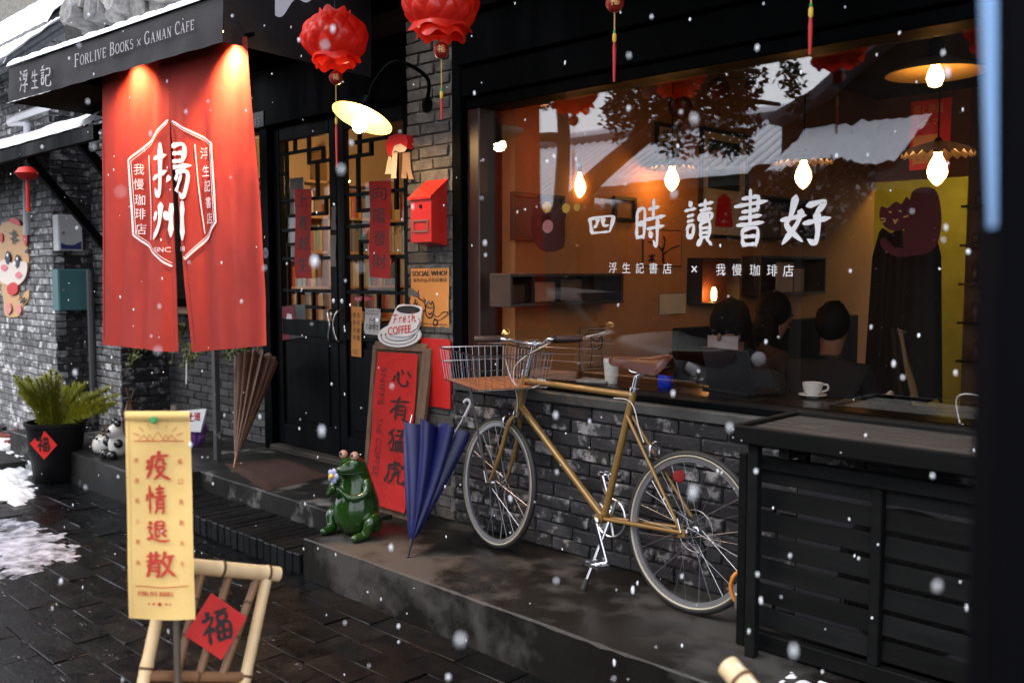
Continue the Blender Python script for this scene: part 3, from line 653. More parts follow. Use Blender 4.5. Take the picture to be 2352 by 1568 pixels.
def shelfbox(x0, y0, x1, y1, lab, items):
    t = thing('wall_shelf_box', lab, 'shelf'); a = PX(x0, y0, XW + .16); b = PX(x1, y1, XW + .16)
    ya, yb = a.y, b.y; zt, zb = a.z, PX(x0, y1, XW + .16).z; X0 = XW + .003; X1 = XW + .16
    m = mat('dark_oak', (.025, .014, .009), (.05, .028, .017), rough=.55, scale=8, stretch=(1, .3, 3))
    for (p, q, r, s) in ((ya, yb, zt - .018, zt), (ya, yb, zb, zb + .018), (ya, ya + .018, zb + .018, zt - .018), (yb - .018, yb, zb + .018, zt - .018)):
        MB().bx(X0, X1, p, q, r, s, .002).build('board', m, t)
    MB().bx(X0, X0 + .008, ya + .018, yb - .018, zb + .018, zt - .018).build('back_panel', m, t)
    for i, (u0, u1, h, c) in enumerate(items):
        tt = MB().bx(X0 + .06, X0 + .075, ya + (yb - ya) * u0, ya + (yb - ya) * u1, zb + .02, zb + .02 + (zt - zb - .04) * h, .002)
        tt.build('book', mat('leaning_book_%d' % int(c[0] * 100), c, tuple(min(1, q * 1.3) for q in c), rough=.7, scale=12), None, label=['left', 'right', 'outermost left'][i % 3] + ' hand booklet standing in the ' + ('upper' if 'upper' in lab else 'lower' if 'lower' in lab else 'leftmost') + ' wall shelf box', cat='book')
shelfbox(1748, 447, 1896, 545, 'dark wooden wall shelf box right of the tall poster, the upper one', [(.08, .42, .85, (.12, .07, .045)), (.46, .7, .7, (.3, .17, .1))])
shelfbox(1748, 587, 1896, 680, 'dark wooden wall shelf box right of the tall poster, the lower one', [(.38, .62, .9, (.42, .27, .16)), (.66, .8, .72, (.3, .18, .1))])
shelfbox(1172, 628, 1432, 706, 'long dark wooden wall shelf box at the left end of the café wall', [(.3, .46, .8, (.3, .16, .08)), (.52, .7, .9, (.12, .07, .045)), (.06, .2, .7, (.06, .035, .025))])
# candle niche
nt_ = thing('candle_niche', 'black niche box on the café wall holding a glowing candle lamp', 'niche')
a = PX(1612, 592, XW + .12); b = PX(1700, 700, XW + .12); zb = PX(1612, 700, XW + .12).z
for (p, q, r, s) in ((a.y, b.y, a.z - .012, a.z), (a.y, b.y, zb, zb + .012), (a.y, a.y + .012, zb + .012, a.z - .012), (b.y - .012, b.y, zb + .012, a.z - .012)):
    MB().bx(XW + .003, XW + .12, p, q, r, s).build('board', M_frame, nt_)
MB().bx(XW + .003, XW + .01, a.y + .012, b.y - .012, zb + .012, a.z - .012).build('back_panel', mat('red_lacquer', (.09, .03, .015), (.14, .05, .02), rough=.4), nt_)
cl = thing('candle_lamp', 'glowing glass candle lamp standing in the wall niche', 'lamp')
cc = V((XW + .075, a.y + (b.y - a.y) * .45, zb + .013))
MB().lathe([(.02, 0), (.024, .004), (.022, .01)], cc, n=14).build('base', M_black, cl, 40)
MB().lathe([(.012, .01), (.019, .03), (.018, .075), (.01, .1), (.0, .105)], cc, n=14).build('flame_glass', emat('candle', (1, .42, .1), 40), cl, 60)
# garland of small paper lanterns
M_lant = mat('dark_red_paper', (.16, .03, .02), (.2, .04, .03), rough=.7)
def plantern(o, r, lab):
    t = thing('paper_lantern', lab, 'lantern', 'small paper lanterns strung inside the café')
    MB().lathe([(.25 * r, -.93 * r), (.62 * r, -.78 * r), (.9 * r, -.42 * r), (r, 0), (.9 * r, .42 * r), (.62 * r, .78 * r), (.25 * r, .93 * r)], o, n=18).build('body', M_lant, t, 60)
    MB().lathe([(.004, -1.25 * r), (.05 * r, -1.3 * r), (.24 * r, -2.1 * r), (0, -2.1 * r)], o, n=8).build('tassel', M_lant, t, 40)
    MB().tube([V(o) + V((0, 0, .9 * r)), V((o[0], o[1], o[2] + 1.6 * r))], .003, 5).build('hanger', M_ink, t)
for (x, y, yy, lb) in ((1490, 270, 1.6, 'dark red paper lantern inside, left of the small calligraphy print'), (1565, 248, 1.7, 'dark red paper lantern inside, just above the small calligraphy print'), (1650, 206, 1.6, 'dark red paper lantern inside, above the tall framed poster'), (1735, 205, 1.9, 'dark red paper lantern inside, right above the tall framed poster')):
    plantern(PY(x, y, yy), .075, lb)
gs = [PY(x, y, yy) for x, y, yy in ((1430, 272, 1.5), (1490, 247, 1.6), (1565, 224, 1.7), (1650, 182, 1.6), (1735, 180, 1.9), (1850, 150, 2.0))]
MB().tube(catmull(gs, 5), .0025, 5).build('lantern_string', M_ink, label='thin dark string carrying the paper lanterns inside the café', cat='string')

# ---- counter behind the glass
ct = thing('window_counter', 'dark wooden counter along the inside of the café window', 'counter')
M_ctr = mat('counter_wood', (.006, .005, .004), (.014, .011, .009), rough=.25, spec=.35, scale=5, stretch=(.4, 4, 4), rvar=.08)
MB().bx(XW + .002, 2.38, .205, .68, 1.02, 1.06, .004).build('top', M_ctr, ct)
for x in (-3.3, -2.0, -.7): MB().bx(x, x + .06, .55, .61, .2, 1.019).build('leg', M_ctr, ct)
CZ = 1.0605
def cup_paper():
    o = PZ(1404, 880, CZ); t = thing('paper_cup', 'white takeaway paper cup with lid on the window counter', 'cup')
    MB().lathe([(.031, .0), (.032, .002), (.042, .112), (.0415, .112), (.0, .111)], o, n=28).build('cup', mat('cup_white', (.85, .86, .8), rough=.6), t, 40)
    MB().lathe([(.044, .11), (.045, .117), (.042, .121), (.041, .132), (.034, .134), (.0, .132)], o, n=28).build('lid', mat('lid_white', (.75, .75, .72), rough=.4), t, 40)
cup_paper()
o = PZ(1362, 880, CZ); MB().box(o + V((-.02, .04, .008)), (.17, .11, .014), Matrix.Rotation(.3, 3, 'Z'), .002).build('booklet', mat('grey_paper', (.3, .3, .28)), label='small grey booklet lying left of the white takeaway cup', cat='book')
o = PZ(1528, 890, CZ); t = thing('blue_bottle', 'squat cobalt blue gas can with brass valve on the window counter', 'bottle')
MB().lathe([(.034, 0), (.039, .006), (.04, .06), (.034, .08), (.018, .092), (.016, .097), (.0, .098)], o, n=28).build('body', mat('cobalt', (.008, .035, .5), rough=.35), t, 40)
MB().lathe([(.012, .095), (.012, .108), (.02, .11), (.02, .118), (.0, .12)], o, n=14).build('valve', mat('brass', (.6, .38, .12), rough=.25, metal=1), t, 40)
o = PZ(1866, 912, CZ); t = thing('coffee_cup', 'white coffee cup full of latte on a saucer behind the window', 'cup')
MB().lathe([(.03, 0), (.032, .004), (.062, .01), (.066, .014), (.064, .016), (.03, .008), (0, .007)], o, n=36).build('saucer', mat('porcelain', (.75, .72, .66), rough=.25), t, 40)
MB().lathe([(.024, .008), (.026, .012), (.04, .03), (.047, .06), (.048, .07), (.0455, .07), (.044, .06), (.0, .059)], o, n=36).build('cup', mat('porcelain', (.75, .72, .66)), t, 40)
MB().lathe([(.0, .063), (.0445, .0632), (.0, .0633)], o, n=30).build('coffee', mat('latte', (.22, .1, .04), (.4, .22, .1), rough=.3, scale=40), t)
MB().tube(catmull([o + V((.032, .032, .06)), o + V((.05, .05, .058)), o + V((.05, .05, .036)), o + V((.03, .03, .026))], 6), .005, 8).build('handle', mat('porcelain', (.75, .72, .66)), t, 60)
# laptop
o = PZ(1650, 905, CZ); t = thing('laptop', 'open dark laptop on the window counter before the masked guest', 'laptop')
Mz = Matrix.Rotation(R(-18), 3, 'Z'); M_lap = mat('laptop_shell', (.012, .013, .015), rough=.4)
MB().box(o + V((.03, .16, .009)), (.33, .22, .016), Mz, .003).build('keyboard_base', M_lap, t)
MB().box(o + Mz @ V((.03, .03, .12)) + V((0, 0.0, .0)), (.33, .008, .215), Mz @ Matrix.Rotation(R(14), 3, 'X'), .003).build('screen', M_lap, t)
# cable
c0 = PZ(2212, 975, CZ); MB().tube(catmull([c0, c0 + V((-.03, .05, .004)), c0 + V((-.035, .02, .09)), c0 + V((.0, 0, .12)), c0 + V((.05, .02, .115))], 8), .003, 6).build('charging_cable', M_white, label='white charging cable standing up from the counter by the dark post', cat='cable')
# chairs (backs) and people
def person(name, o, face, lab, coat, hair, h=1.0, mask=False, tilt=.35, long=False):
    """seated figure; o is the seat point, face a unit vector on the floor"""
    t = thing('person', lab, 'person'); o = V(o); f = V(face).normalized(); s = f.cross(V((0, 0, 1)))
    P = lambda a, b, c: o + (f * a + s * b + V((0, 0, c))) * 1.16
    b = MB()
    me = bpy.data.meshes.new('body'); vs = []; es = []; rad = []
    def j(p, r, par=None):
        vs.append(tuple(p)); rad.append(r * 1.16)
        if par is not None: es.append((par, len(vs) - 1))
        return len(vs) - 1
    pel = j(P(0, 0, .1), .15); wa = j(P(.01, 0, .27), .14, pel); ch = j(P(.05, 0, .44), .155, wa); nb = j(P(.09, 0, .57), .075, ch); nk = j(P(.13, 0, .63), .055, nb)
    hd = j(P(.17, 0, .72), .085, nk); ht = j(P(.18, 0, .80), .08, hd)
    for sg in (-1, 1):
        sh = j(P(.07, sg * .19, .52), .068, ch); el = j(P(.14, sg * .25, .27), .05, sh); wr = j(P(.36, sg * .12, .2), .036, el); hn = j(P(.42, sg * .09, .19), .03, wr)
        hp = j(P(.06, sg * .1, .08), .1, pel); kn = j(P(.44, sg * .12, .1), .07, hp); an = j(P(.46, sg * .12, -.34), .045, kn); j(P(.56, sg * .12, -.38), .04, an)
    me.from_pydata(vs, es, []); ob = bpy.data.objects.new('body', me); COL.objects.link(ob)
    sk = ob.modifiers.new('s', 'SKIN'); 
    for i, r in enumerate(rad): me.skin_vertices[0].data[i].radius = (r, r)
    me.skin_vertices[0].data[0].use_root = True
    ob.modifiers.new('u', 'SUBSURF').levels = 2; ob.modifiers['u'].render_levels = 2
    dg = bpy.context.evaluated_depsgraph_get(); bpy.context.view_layer.update()
    m2 = bpy.data.meshes.new_from_object(ob.evaluated_get(dg)); bpy.data.objects.remove(ob)
    m2.materials.clear(); m2.materials.append(coat); m2.materials.append(M_skin)
    for p in m2.polygons:
        p.use_smooth = True; c = (p.center - o) / 1.16
        if c.z > .615 or (c.dot(f) > .37 and c.z > .12 and c.z < .3): p.material_index = 1
    bo = bpy.data.objects.new('body', m2); COL.objects.link(bo); bo.parent = t
    hc = P(.17, 0, .76)
    hb = MB()
    Mh = Matrix((f, s, V((0, 0, 1)))).transposed()
    hb.ball(P(.145, 0, .79), .128, 16, 10, (1.0, .84, 1.08), Mh)
    if long: hb.ball(P(.09, 0, .66), .11, 14, 8, (.75, 1.05, 1.7), Mh)
    for q_ in hb.v: q_ += (q_ - P(.13, 0, .74)).normalized() * (.014 * mnoise.noise(q_ * 26) + .01 * mnoise.noise(q_ * 60))
    hb.build('hair', hair, t, 60)
    nb_ = MB(); nb_.ball(P(.262, 0, .735), .016, 8, 6, (1, .8, 1.4), Mh); nb_.build('nose', M_skin, t, 60)
    for sg in (-1, 1): MB().ball(P(.252, sg * .033, .762), .011, 8, 6).build('eye', M_ink, t, 60)
    if mask: MB().grid(lambda u, v: P(.225 + .05 * math.sin(math.pi * u) * (1 - .4 * v), (u - .5) * .15, .665 + .075 * v), 10, 4).build('face_mask', mat('mask_white', (.35, .3, .3), rough=.8), t, 60)
    else: MB().ball(P(.252, 0, .69), .02, 8, 6, (.4, 1.1, .35), Mh).build('mouth', mat('lip', (.35, .1, .08)), t, 60)
    return t
M_skin = mat('skin', (.2, .11, .07), rough=.7, spec=.2); M_coat = mat('black_coat', (.006, .006, .007), (.012, .012, .013), rough=.85, scale=12, bump=.3)
M_hair = mat('dark_hair', (.004, .0035, .0035), rough=.75, spec=.15); M_coat2 = mat('brown_coat', (.02, .01, .005), (.03, .016, .009), rough=.85)
def stool(p, lab):
    t = thing('stool', lab, 'stool'); x, y, z = p
    MB().lathe([(.16, -.03), (.17, -.02), (.17, -.004), (.0, 0)], p, n=24).build('seat', M_ctr, t, 40)
    for k in range(4):
        a = k * math.pi / 2 + .5; MB().beam((x + .1 * math.cos(a), y + .1 * math.sin(a), z - .03), (x + .16 * math.cos(a), y + .16 * math.sin(a), .2), .03, .03).build('leg', M_ctr, t)
for (x, y, dd, hair, coat, lab, mk, lg, fc) in ((1672, 760, 4.95, M_hair, M_coat, 'person in a black coat and pale face mask bent over the laptop', True, True, (.1, -1, 0)),
        (1785, 725, 6.3, M_hair, M_coat2, 'person with dark hair and brown coat sitting behind the masked guest', False, True, (.5, 1, 0)),
        (1915, 752, 6.0, M_hair, M_coat, 'person in black seen from behind, right of the brown coat', False, False, (-.2, 1, 0))):
    hp = PD(x, y, dd); seat = hp - V(fc).normalized() * .2 - V((0, 0, .88)); seat.z = hp.z - .88
    person('person', seat, fc, lab, coat, hair, mask=mk, long=lg); stool(seat + V((0, 0, -.04)), 'stool under the ' + lab.replace('person', 'guest'))
bb_ = thing('added_bench', 'added dark backrest darkening the café wall behind the seated guests', 'added_bench')  # made-up seat, put in to darken the wall behind the guests
b0_, b1_ = PX(1560, 760, XW + .3), PX(1975, 745, XW + .3); M_bench = mat('bench_black', (.004, .0035, .003), (.008, .007, .006), rough=.6, spec=.1)
MB().bx(XW + .24, XW + .29, b0_.y, b1_.y, .2, 1.3, .01).build('backrest', M_bench, bb_); MB().bx(XW + .291, XW + .72, b0_.y, b1_.y, .6, .66, .01).build('seat', M_bench, bb_)
for u in (.02, .5, .98): MB().bx(XW + .3, XW + .7, lerp(b0_.y, b1_.y, u) - .02, lerp(b0_.y, b1_.y, u) + .02, .2, .599).build('leg', M_bench, bb_)
# coats on a rack by the hallway
rk = thing('coat_rack', 'dark coats hanging on a rack beside the yellow hallway', 'coat rack')
q = PY(2100, 560, 3.4); 
MB().tube([V((q.x, q.y, .2)), V((q.x, q.y, 2.2))], .02, 8).build('pole', M_black, rk)
for k in range(3):
    cx = V((q.x - .13 + k * .13, q.y - .1 - .05 * k, 0))
    MB().grid(lambda u, v: cx + V(((.12 + .05 * (1 - v)) * math.cos(2 * math.pi * u) * (.55 + .45 * min(1, (1.0 - v) * 6 + .2)), .1 * math.sin(2 * math.pi * u) + .01 * math.sin(u * 40) , .75 + 1.2 * v - .02 * math.sin(u * 25))), 40, 14).build('coat', M_coat, rk, 60)
# dark inner door post and shelf goods on right wall of hallway
MB().bx(DX0 - .1, DX0 + .02, 4.78, 4.897, .2, 2.4).build('doorway_post', M_black, label='blue black post left of the yellow hallway opening', cat='post')
bs = thing('goods_shelf', 'dim open shelf of jars right of the yellow hallway', 'shelf')
for k in range(5): MB().bx(DX1 + .05, DX1 + 1.45, 4.6, 4.895, .9 + k * .32, .92 + k * .32).build('board', M_ctr, bs)
for k in range(5):
    for i in range(5):
        h = rng.uniform(.1, .22); MB().lathe([(.04, 0), (.045, .01), (.045, h * .7), (.02, h * .9), (.02, h)], (DX1 + .15 + i * .16 + rng.uniform(-.02, .02), 4.72, .92 + k * .32), n=10).build('jar', mat('jar_%d' % (i % 3), ((.12, .06, .03), (.05, .05, .03), (.2, .12, .06))[i % 3], rough=.3), bs, 40)
ylp = MB().bx(DX0 - .5, DX0 - .15, 6.57, 6.597, 1.5, 2.35).build('yellow_picture', mat('yellow_print', (.6, .5, .1), (.4, .33, .08), rough=.6, scale=2), label='yellow wall hanging at the end of the hallway', cat='picture')
# red hanging poster at right inside
p0 = PY(2093, 235, 1.9); p1 = PY(2180, 385, 1.9)
rp_ = thing('hanging_poster', 'red hanging film poster under the enamel lamp inside the café', 'poster')
FR = lambda u, v: V((p0.x + (p1.x - p0.x) * u, 1.9, p1.z + (p0.z - p1.z) * v))
MB().bx(p0.x, p1.x, 1.902, 1.908, p1.z, p0.z).build('sheet', M_red, rp_)
b = MB(); write_text(b, '旅と映画', lambda u, v: FR(u, v) + V((0, -.002, 0)), .08, .8, .72, .14); write_text(b, 'シネマ', lambda u, v: FR(u, v) + V((0, -.002, 0)), .15, .62, .55, .11); b.build('lettering', mat('gold_ink', (.6, .3, .12)), rp_)
MB().add([FR(.08, .08) + V((0, -.002, 0)), FR(.72, .08) + V((0, -.002, 0)), FR(.72, .5) + V((0, -.002, 0)), FR(.08, .5) + V((0, -.002, 0))], [(0, 1, 2, 3)]).build('print_panel', mat('orange_print', (.55, .2, .05), (.7, .35, .1), scale=9), rp_)
# red paper-cut stickers on the glass
M_cut = mat('red_cut_paper', (.05, .003, .0035), rough=.7, spec=.2)
def sticker(pts, holes, lab, name='paper_cut'):
    t = thing(name, lab, 'sticker')
    c = catmull([PY(x, y, GY + .02) for x, y in pts], 5, closed=True); cen = sum(c, V()) / len(c)
    vs = [cen] + c; MB().add(vs, [(0, i + 1, (i + 1) % len(c) + 1) for i in range(len(c))]).build('paper', M_cut, t)
    for (x, y, r, m) in holes:
        o = PY(x, y, GY + .0175); MB().add([o + V((r * math.cos(a) * 1.1, 0, r * math.sin(a))) for a in [i * .5236 for i in range(12)]], [tuple(range(12))]).build('spot', m, t)
M_gold = mat('gold_spot', (.75, .45, .05), rough=.5)
sticker(((1225, 480), (1250, 462), (1285, 470), (1300, 490), (1292, 530), (1296, 565), (1270, 578), (1240, 572), (1222, 540)), ((1256, 476, .03, M_gold), (1300, 478, .025, M_gold), (1325, 476, .02, M_gold), (1258, 520, .035, mat('pink_paper', (.5, .2, .2)))), 'dark red paper cut animal sticker with yellow eyes on the left of the window')
tgs = thing('paper_cut', 'dark red paper cut tiger sticker on the right of the window', 'sticker')
for i_, (nm, pts) in enumerate((('body_cut', ((2088, 470), (2096, 440), (2120, 430), (2148, 436), (2160, 470), (2162, 520), (2150, 565), (2122, 584), (2092, 582), (2074, 562), (2078, 520))), ('head_cut', ((2020, 500), (2024, 474), (2038, 478), (2056, 464), (2072, 468), (2082, 452), (2094, 470), (2092, 500), (2082, 522), (2060, 530), (2036, 524))), ('tail_cut', ((2100, 586), (2068, 590), (2040, 582), (2024, 566), (2022, 550), (2032, 545), (2040, 556), (2052, 568), (2076, 572), (2100, 570))))):
    c = catmull([PY(x, y, GY + .02 + .0012 * i_) for x, y in pts], 5, closed=True); cen = sum(c, V()) / len(c)
    MB().add([cen] + c, [(0, i + 1, (i + 1) % len(c) + 1) for i in range(len(c))]).build(nm, M_cut, tgs)
b = MB()
for st in ('30,30 38,34', '62,26 70,30', '44,60 50,66 58,60', '20,58 4,56', '20,66 6,72', '76,52 92,46', '50,66 50,76'):
    for q in ribbons(st, .05): b.add([PY(2020 + p.x * 72, 528 - p.y * 60, GY + .0165) for p in q], [tuple(range(len(q)))])
b.build('gold_lines', mat('gold_line', (.4, .2, .05)), tgs)

# ---- the book room behind the double door
sh = thing('bookcase', 'lit bookcase full of books seen through the lattice of the right door leaf', 'bookcase')
M_shelf = mat('pine_shelf', (.45, .28, .13), (.55, .36, .18), rough=.6, scale=6)
bx0, bx1, by = .75, 3.36, -8.1
for k in range(7): MB().bx(by - .3, by, bx0, bx1, .4 + k * .36, .425 + k * .36).build('board', M_shelf, sh)
for x in (bx0 - .03, (bx0 + bx1) / 2, bx1): MB().bx(by - .3, by, x, x + .03, .2, 2.9).build('upright', M_shelf, sh)
cols = [(.6, .55, .45), (.1, .25, .4), (.5, .12, .06), (.65, .5, .2), (.2, .2, .2), (.3, .45, .5), (.7, .68, .6), (.35, .18, .08)]
bm_ = [MB().box((0, 0, .5), (1, 1, 1)).mesh('book', mat('spine_%d' % i, c, rough=.7)) for i, c in enumerate(cols)]
for k in range(6):
    x = bx0 + .01
    while x < bx1 - .05:
        if abs(x - (bx0 + bx1) / 2) < .05: x += .07
        wd = rng.uniform(.018, .05); h = rng.uniform(.2, .31)
        c_ = V((by - .15, x + wd / 2, .425 + k * .36))
        pz = proj(c_)
        Mx = Matrix.Diagonal((rng.uniform(.15, .26), wd - .002, h, 1)); Mx.translation = c_
        if rng.random() < .93: put('book', bm_[rng.randrange(8)], sh, Mx)
        x += wd
for (x0, x1, z0, z1, m, lab) in ((-7.72, -7.2, 1.75, 2.5, mat('poster_grey', (.6, .6, .62), (.15, .17, .2), scale=3, rough=.6), 'black and white portrait poster hanging behind the left door leaf'),):
    MB().bx(x0, x1, 1.18, 1.19, z0, z1).build('hanging_print', m, label=lab, cat='poster')

# ================================================================= awning, curtain
AD = V((-math.cos(R(9)), -math.sin(R(9)), 0)); AB = V((-math.sin(R(9)), math.cos(R(9)), 0)); AN = -AB     # along, back, out
NQ = PY(572, 95, -1.0)
def NS(x, y, off=0.):
    """point of the curtain cloth seen at pixel x,y (folds included)"""
    p = PP(x, y, NQ, AN); v = (y - 120) / 680
    f = (.011 * math.sin(x * .105 + .4 * math.sin(y * .006)) + .016 * math.sin(x * .047 + 1.3 + y * .0011) + .003 * math.sin(x * .21 + y * .002)) * (.35 + .75 * v)
    f += .05 * v * v * math.sin((x - 232) * .0165) + .0045 * mnoise.noise(V((x * .05, y * .008, 3))) + .0008 * mnoise.noise(V((x * .12, y * .05, 8)))
    return p + AN * (f + off)
M_noren = mat('red_linen', (.31, .04, .034), (.34, .046, .038), rough=.9, scale=4, bump=.12, bscale=260, spec=.1)
nor = thing('noren_curtain', 'long red door curtain split in two with a white emblem', 'curtain')
def lerp(a, b, t): return a + (b - a) * t
def pol(x, pts):
    for (a, fa), (b, fb) in zip(pts, pts[1:]):
        if x <= b: return lerp(fa, fb, (x - a) / (b - a))
    return pts[-1][1]
slL = lambda y: pol(y, ((-99, 391), (268, 392), (500, 403), (830, 413))); slR = lambda y: pol(y, ((-99, 391.2), (268, 392.6), (500, 416), (830, 438)))
def panelL(u, v):
    x0 = lerp(233, 250, v); y = lerp(lerp(176, 128, u), lerp(790, 808, u) , v); x1 = slL(y); return NS(lerp(x0, x1, u), y)
def panelR(u, v):
    x1 = lerp(568, 616, v ** 1.2); y = lerp(lerp(128, 84, u), lerp(809, 793, u), v); x0 = slR(y); return NS(lerp(x0, x1, u), y)
MB().grid(panelL, 60, 70).build('curtain_panel', M_noren, nor, 70)
MB().grid(panelR, 60, 70).build('curtain_panel', M_noren, nor, 70)
for pl_ in (panelL, panelR):
    MB().grid(lambda u, v: pl_(u, .978 + .022 * v) + AN * .003, 60, 2).build('hem', M_noren, nor, 70)
    for a_ in (0., .965): MB().grid(lambda u, v: pl_(a_ + .035 * u, .25 + .728 * v) + AN * .003, 3, 60).build('side_hem', M_noren, nor, 70)
NF = lambda x, y: NS(x, -y, .012)
emb = MB()
def line(mb, pts, w, fn):
    for (a, b) in zip(pts, pts[1:]):
        a, b = V((*a, 0)), V((*b, 0)); n = max(1, int((b - a).length / 6)); t = (b - a).normalized(); nn = V((-t.y, t.x, 0)) * w / 2
        for i in range(n):
            p, q = a.lerp(b, i / n), a.lerp(b, (i + 1.03) / n); mb.add([fn(p.x + nn.x, p.y + nn.y), fn(p.x - nn.x, p.y - nn.y), fn(q.x - nn.x, q.y - nn.y), fn(q.x + nn.x, q.y + nn.y)], [(0, 1, 2, 3)])
NL = lambda x, y: NS(x, y, .008)
hexL = [(391, 276), (361, 309), (301, 368), (314, 540), (402, 612)]; hexR = [(399, 279), (488, 329), (495, 510), (428, 596)]
line(emb, hexL, 4.2, NL); line(emb, hexR, 4.2, NL)
line(emb, [(391, 282), (364, 313), (307, 371), (319, 537), (402, 604)], 1.3, NL); line(emb, [(401, 285), (483, 333), (490, 508), (429, 588)], 1.3, NL)
line(emb, [(341, 357), (352, 551)], 1.8, NL); line(emb, [(447, 331), (461, 536)], 1.8, NL)
def gapcut(mb0):
    out = MB()
    for f in mb0.f:
        ps = [mb0.v[i] for i in f]; c = sum(ps, V()) / len(ps)
        if slL(-c.y) - 1 < c.x < slR(-c.y) + 1: continue
        out.add([NF(p.x, p.y) for p in ps], [tuple(range(len(ps)))])
    return out
g = MB(); raw = lambda u, v: V((u, v, 0))
write_brush(g, '揚', raw, 358, -456, 84, 130, .115); write_brush(g, '州', raw, 360, -552, 78, 92, .125)
g = gapcut(g); emb.add(g.v, g.f)
for ch, x, y in zip('我慢珈琲店', (323.6, 323.6, 326.7, 328, 330), (390, 424, 460, 492, 527)): write_text(emb, ch, NF, x - 10, -y - 12, 20, 25)
for ch, x, y in zip('浮生記書店', (467.5, 471, 474, 476, 477.4), (353, 393, 428, 466, 502)): write_text(emb, ch, NF, x - 10, -y - 12, 20, 26)
write_text(emb, 'SINC', NF, 369, -579, 32, 11); write_text(emb, '18', NF, 422, -577, 8, 11)
emb.build('white_emblem', mat('emblem_white', (.74, .66, .7), rough=.85), nor)
# rod
MB().tube([NS(228, 177) + AB * .02 + V((0, 0, .012)), NS(574, 82) + AB * .02 + V((0, 0, .012))], .012, 8).build('rod', M_black, nor, 60)

aw = thing('awning', 'dark grey fabric awning with white lettering and snow along its top edge', 'awning')
M_awn = mat('awning_cloth', (.017, .016, .018), (.032, .03, .034), rough=.8, scale=5, bump=.35, bscale=9)
AQ = NQ + AN * .12
A = lambda x, y, off=0.: PP(x, y, AQ, AN) + AN * off
tl, tr, bl, br = A(20, 156), A(512, -12), A(20, 236), A(512, 97)
def fr(u, v): p = tl.lerp(tr, u).lerp(bl.lerp(br, u), v); return p + AN * (.006 * mnoise.noise(V((u * 9, v * 2, 0))) + .004 * math.sin(u * 60) * v)
MB().grid(fr, 60, 8).build('valance', M_awn, aw, 60)
dep = 1.05
MB().grid(lambda u, v: (tr.lerp(br, v) + AB * dep * u + V((0, 0, (1 - v) * .34 * u)) + AD * (-.004 - .01 * abs(mnoise.noise(V((u * 6, v * 3, 4)))))), 20, 8).build('side_valance', M_awn, aw, 60)
MB().grid(lambda u, v: (tl.lerp(bl, v) + AB * dep * u + V((0, 0, (1 - v) * .34 * u)) + AD * .004), 20, 8).build('side_valance', M_awn, aw, 60)
MB().grid(lambda u, v: tl.lerp(tr, u) + AB * (dep * v) + V((0, 0, .34 * v + .01 * mnoise.noise(V((u * 8, v * 4, 2))))), 50, 14).build('top_cloth', M_awn, aw, 60)
MB().grid(lambda u, v: bl.lerp(br, u) + AB * (.02 + dep * v) + V((0, 0, .2)), 10, 6).build('inner_lining', M_dark, aw)
def sn(u, v):
    p = tl.lerp(tr, u); n = mnoise.noise(V((u * 30, 0, 3)))
    a = math.pi * v
    return p + AB * (.10 - .115 * math.cos(a)) + V((0, 0, .004 + (.05 + .022 * n) * math.sin(a) + .03 * v))
MB().grid(sn, 120, 8).build('snow_edge', M_snow, aw, 60)
MB().grid(lambda u, v: tl.lerp(tr, u) + AB * (.1 + (dep - .12) * v) + V((0, 0, .34 * (.1 + (dep - .12) * v) / dep + .045 + .015 * mnoise.noise(V((u * 14, v * 9, 0))))), 60, 14).build('snow_cover', M_snow, aw, 60)
MB().grid(lambda u, v: bl.lerp(br, u * .24) + AN * (.012 - .02 * v) + V((0, 0, .012 * (v - .5) + .004 * mnoise.noise(V((u * 40, v, 0))))), 30, 2).build('snow_fringe', M_snow, aw, 60)
at_ = MB(); AF = lambda x, y: A(x, -y, .016)
for ch, x0, x1, y0, y1 in (('浮', 51, 71, 159, 215), ('生', 77, 95, 160, 207), ('記', 98, 124, 151, 203)): (lambda q_: (write_brush(q_, ch, AF, x0, -y1, x1 - x0, y1 - y0, .1, .0, .5), q_.build('brush_character', mat('faded_white', (.42, .4, .43), rough=.8), aw, weld=False)))(MB())
WLEN = 308.
AT = lambda u, v: AF(177 + u * 277 / WLEN, -156 + 87 * u / WLEN + v)
tmp = MB(); L_ = write_serif(tmp, 'Forlive Books x Gaman Cafe', raw, 0, 0, 30, .62, .16)
AT = lambda u, v: AF(177 + u * 277 / L_, -156 + 87 * u / L_ + v)
xw_ = 0
for wd_ in ('Forlive ', 'Books ', 'x ', 'Gaman ', 'Cafe'):
    at_ = MB(); xw_ = write_serif(at_, wd_, AT, xw_, 0, 30, .62, .16); at_.build('lettering', mat('faded_white', (.42, .4, .43), rough=.8), aw)
# spot lamps under the valance washing the curtain
for i, (x, y, e) in enumerate(((318, 126, 75), (540, 80, 190))):
    p = PP(x, y, NQ, AN) + AN * .085
    t = thing('spot_lamp', ['small black spot lamp over the left half of the red curtain', 'small black spot lamp over the right half of the red curtain'][i], 'spot lamp', 'spot lamps over the red curtain')
    MB().lathe([(.028, .0), (.03, .005), (.03, .07), (.015, .09), (.0, .09)], p, n=16).build('housing', M_black, t, 40)
    MB().lathe([(.0, -.001), (.024, -.001), (.0, -.002)], p, n=16).build('lens', emat('spot_lens', (1, .6, .25), 6), t)
    ld = bpy.data.lights.new('spot_light', 'SPOT'); ld.energy = e; ld.color = (1, .5, .2); ld.spot_size = R(112); ld.spot_blend = 1.; ld.shadow_soft_size = .03
    lo = bpy.data.objects.new('spot_light', ld); COL.objects.link(lo); lo.parent = t; lo.location = p - V((0, 0, .008))
    lo.rotation_euler = (V((0, 0, -1)) + AB * .16).to_track_quat('-Z', 'Y').to_euler()
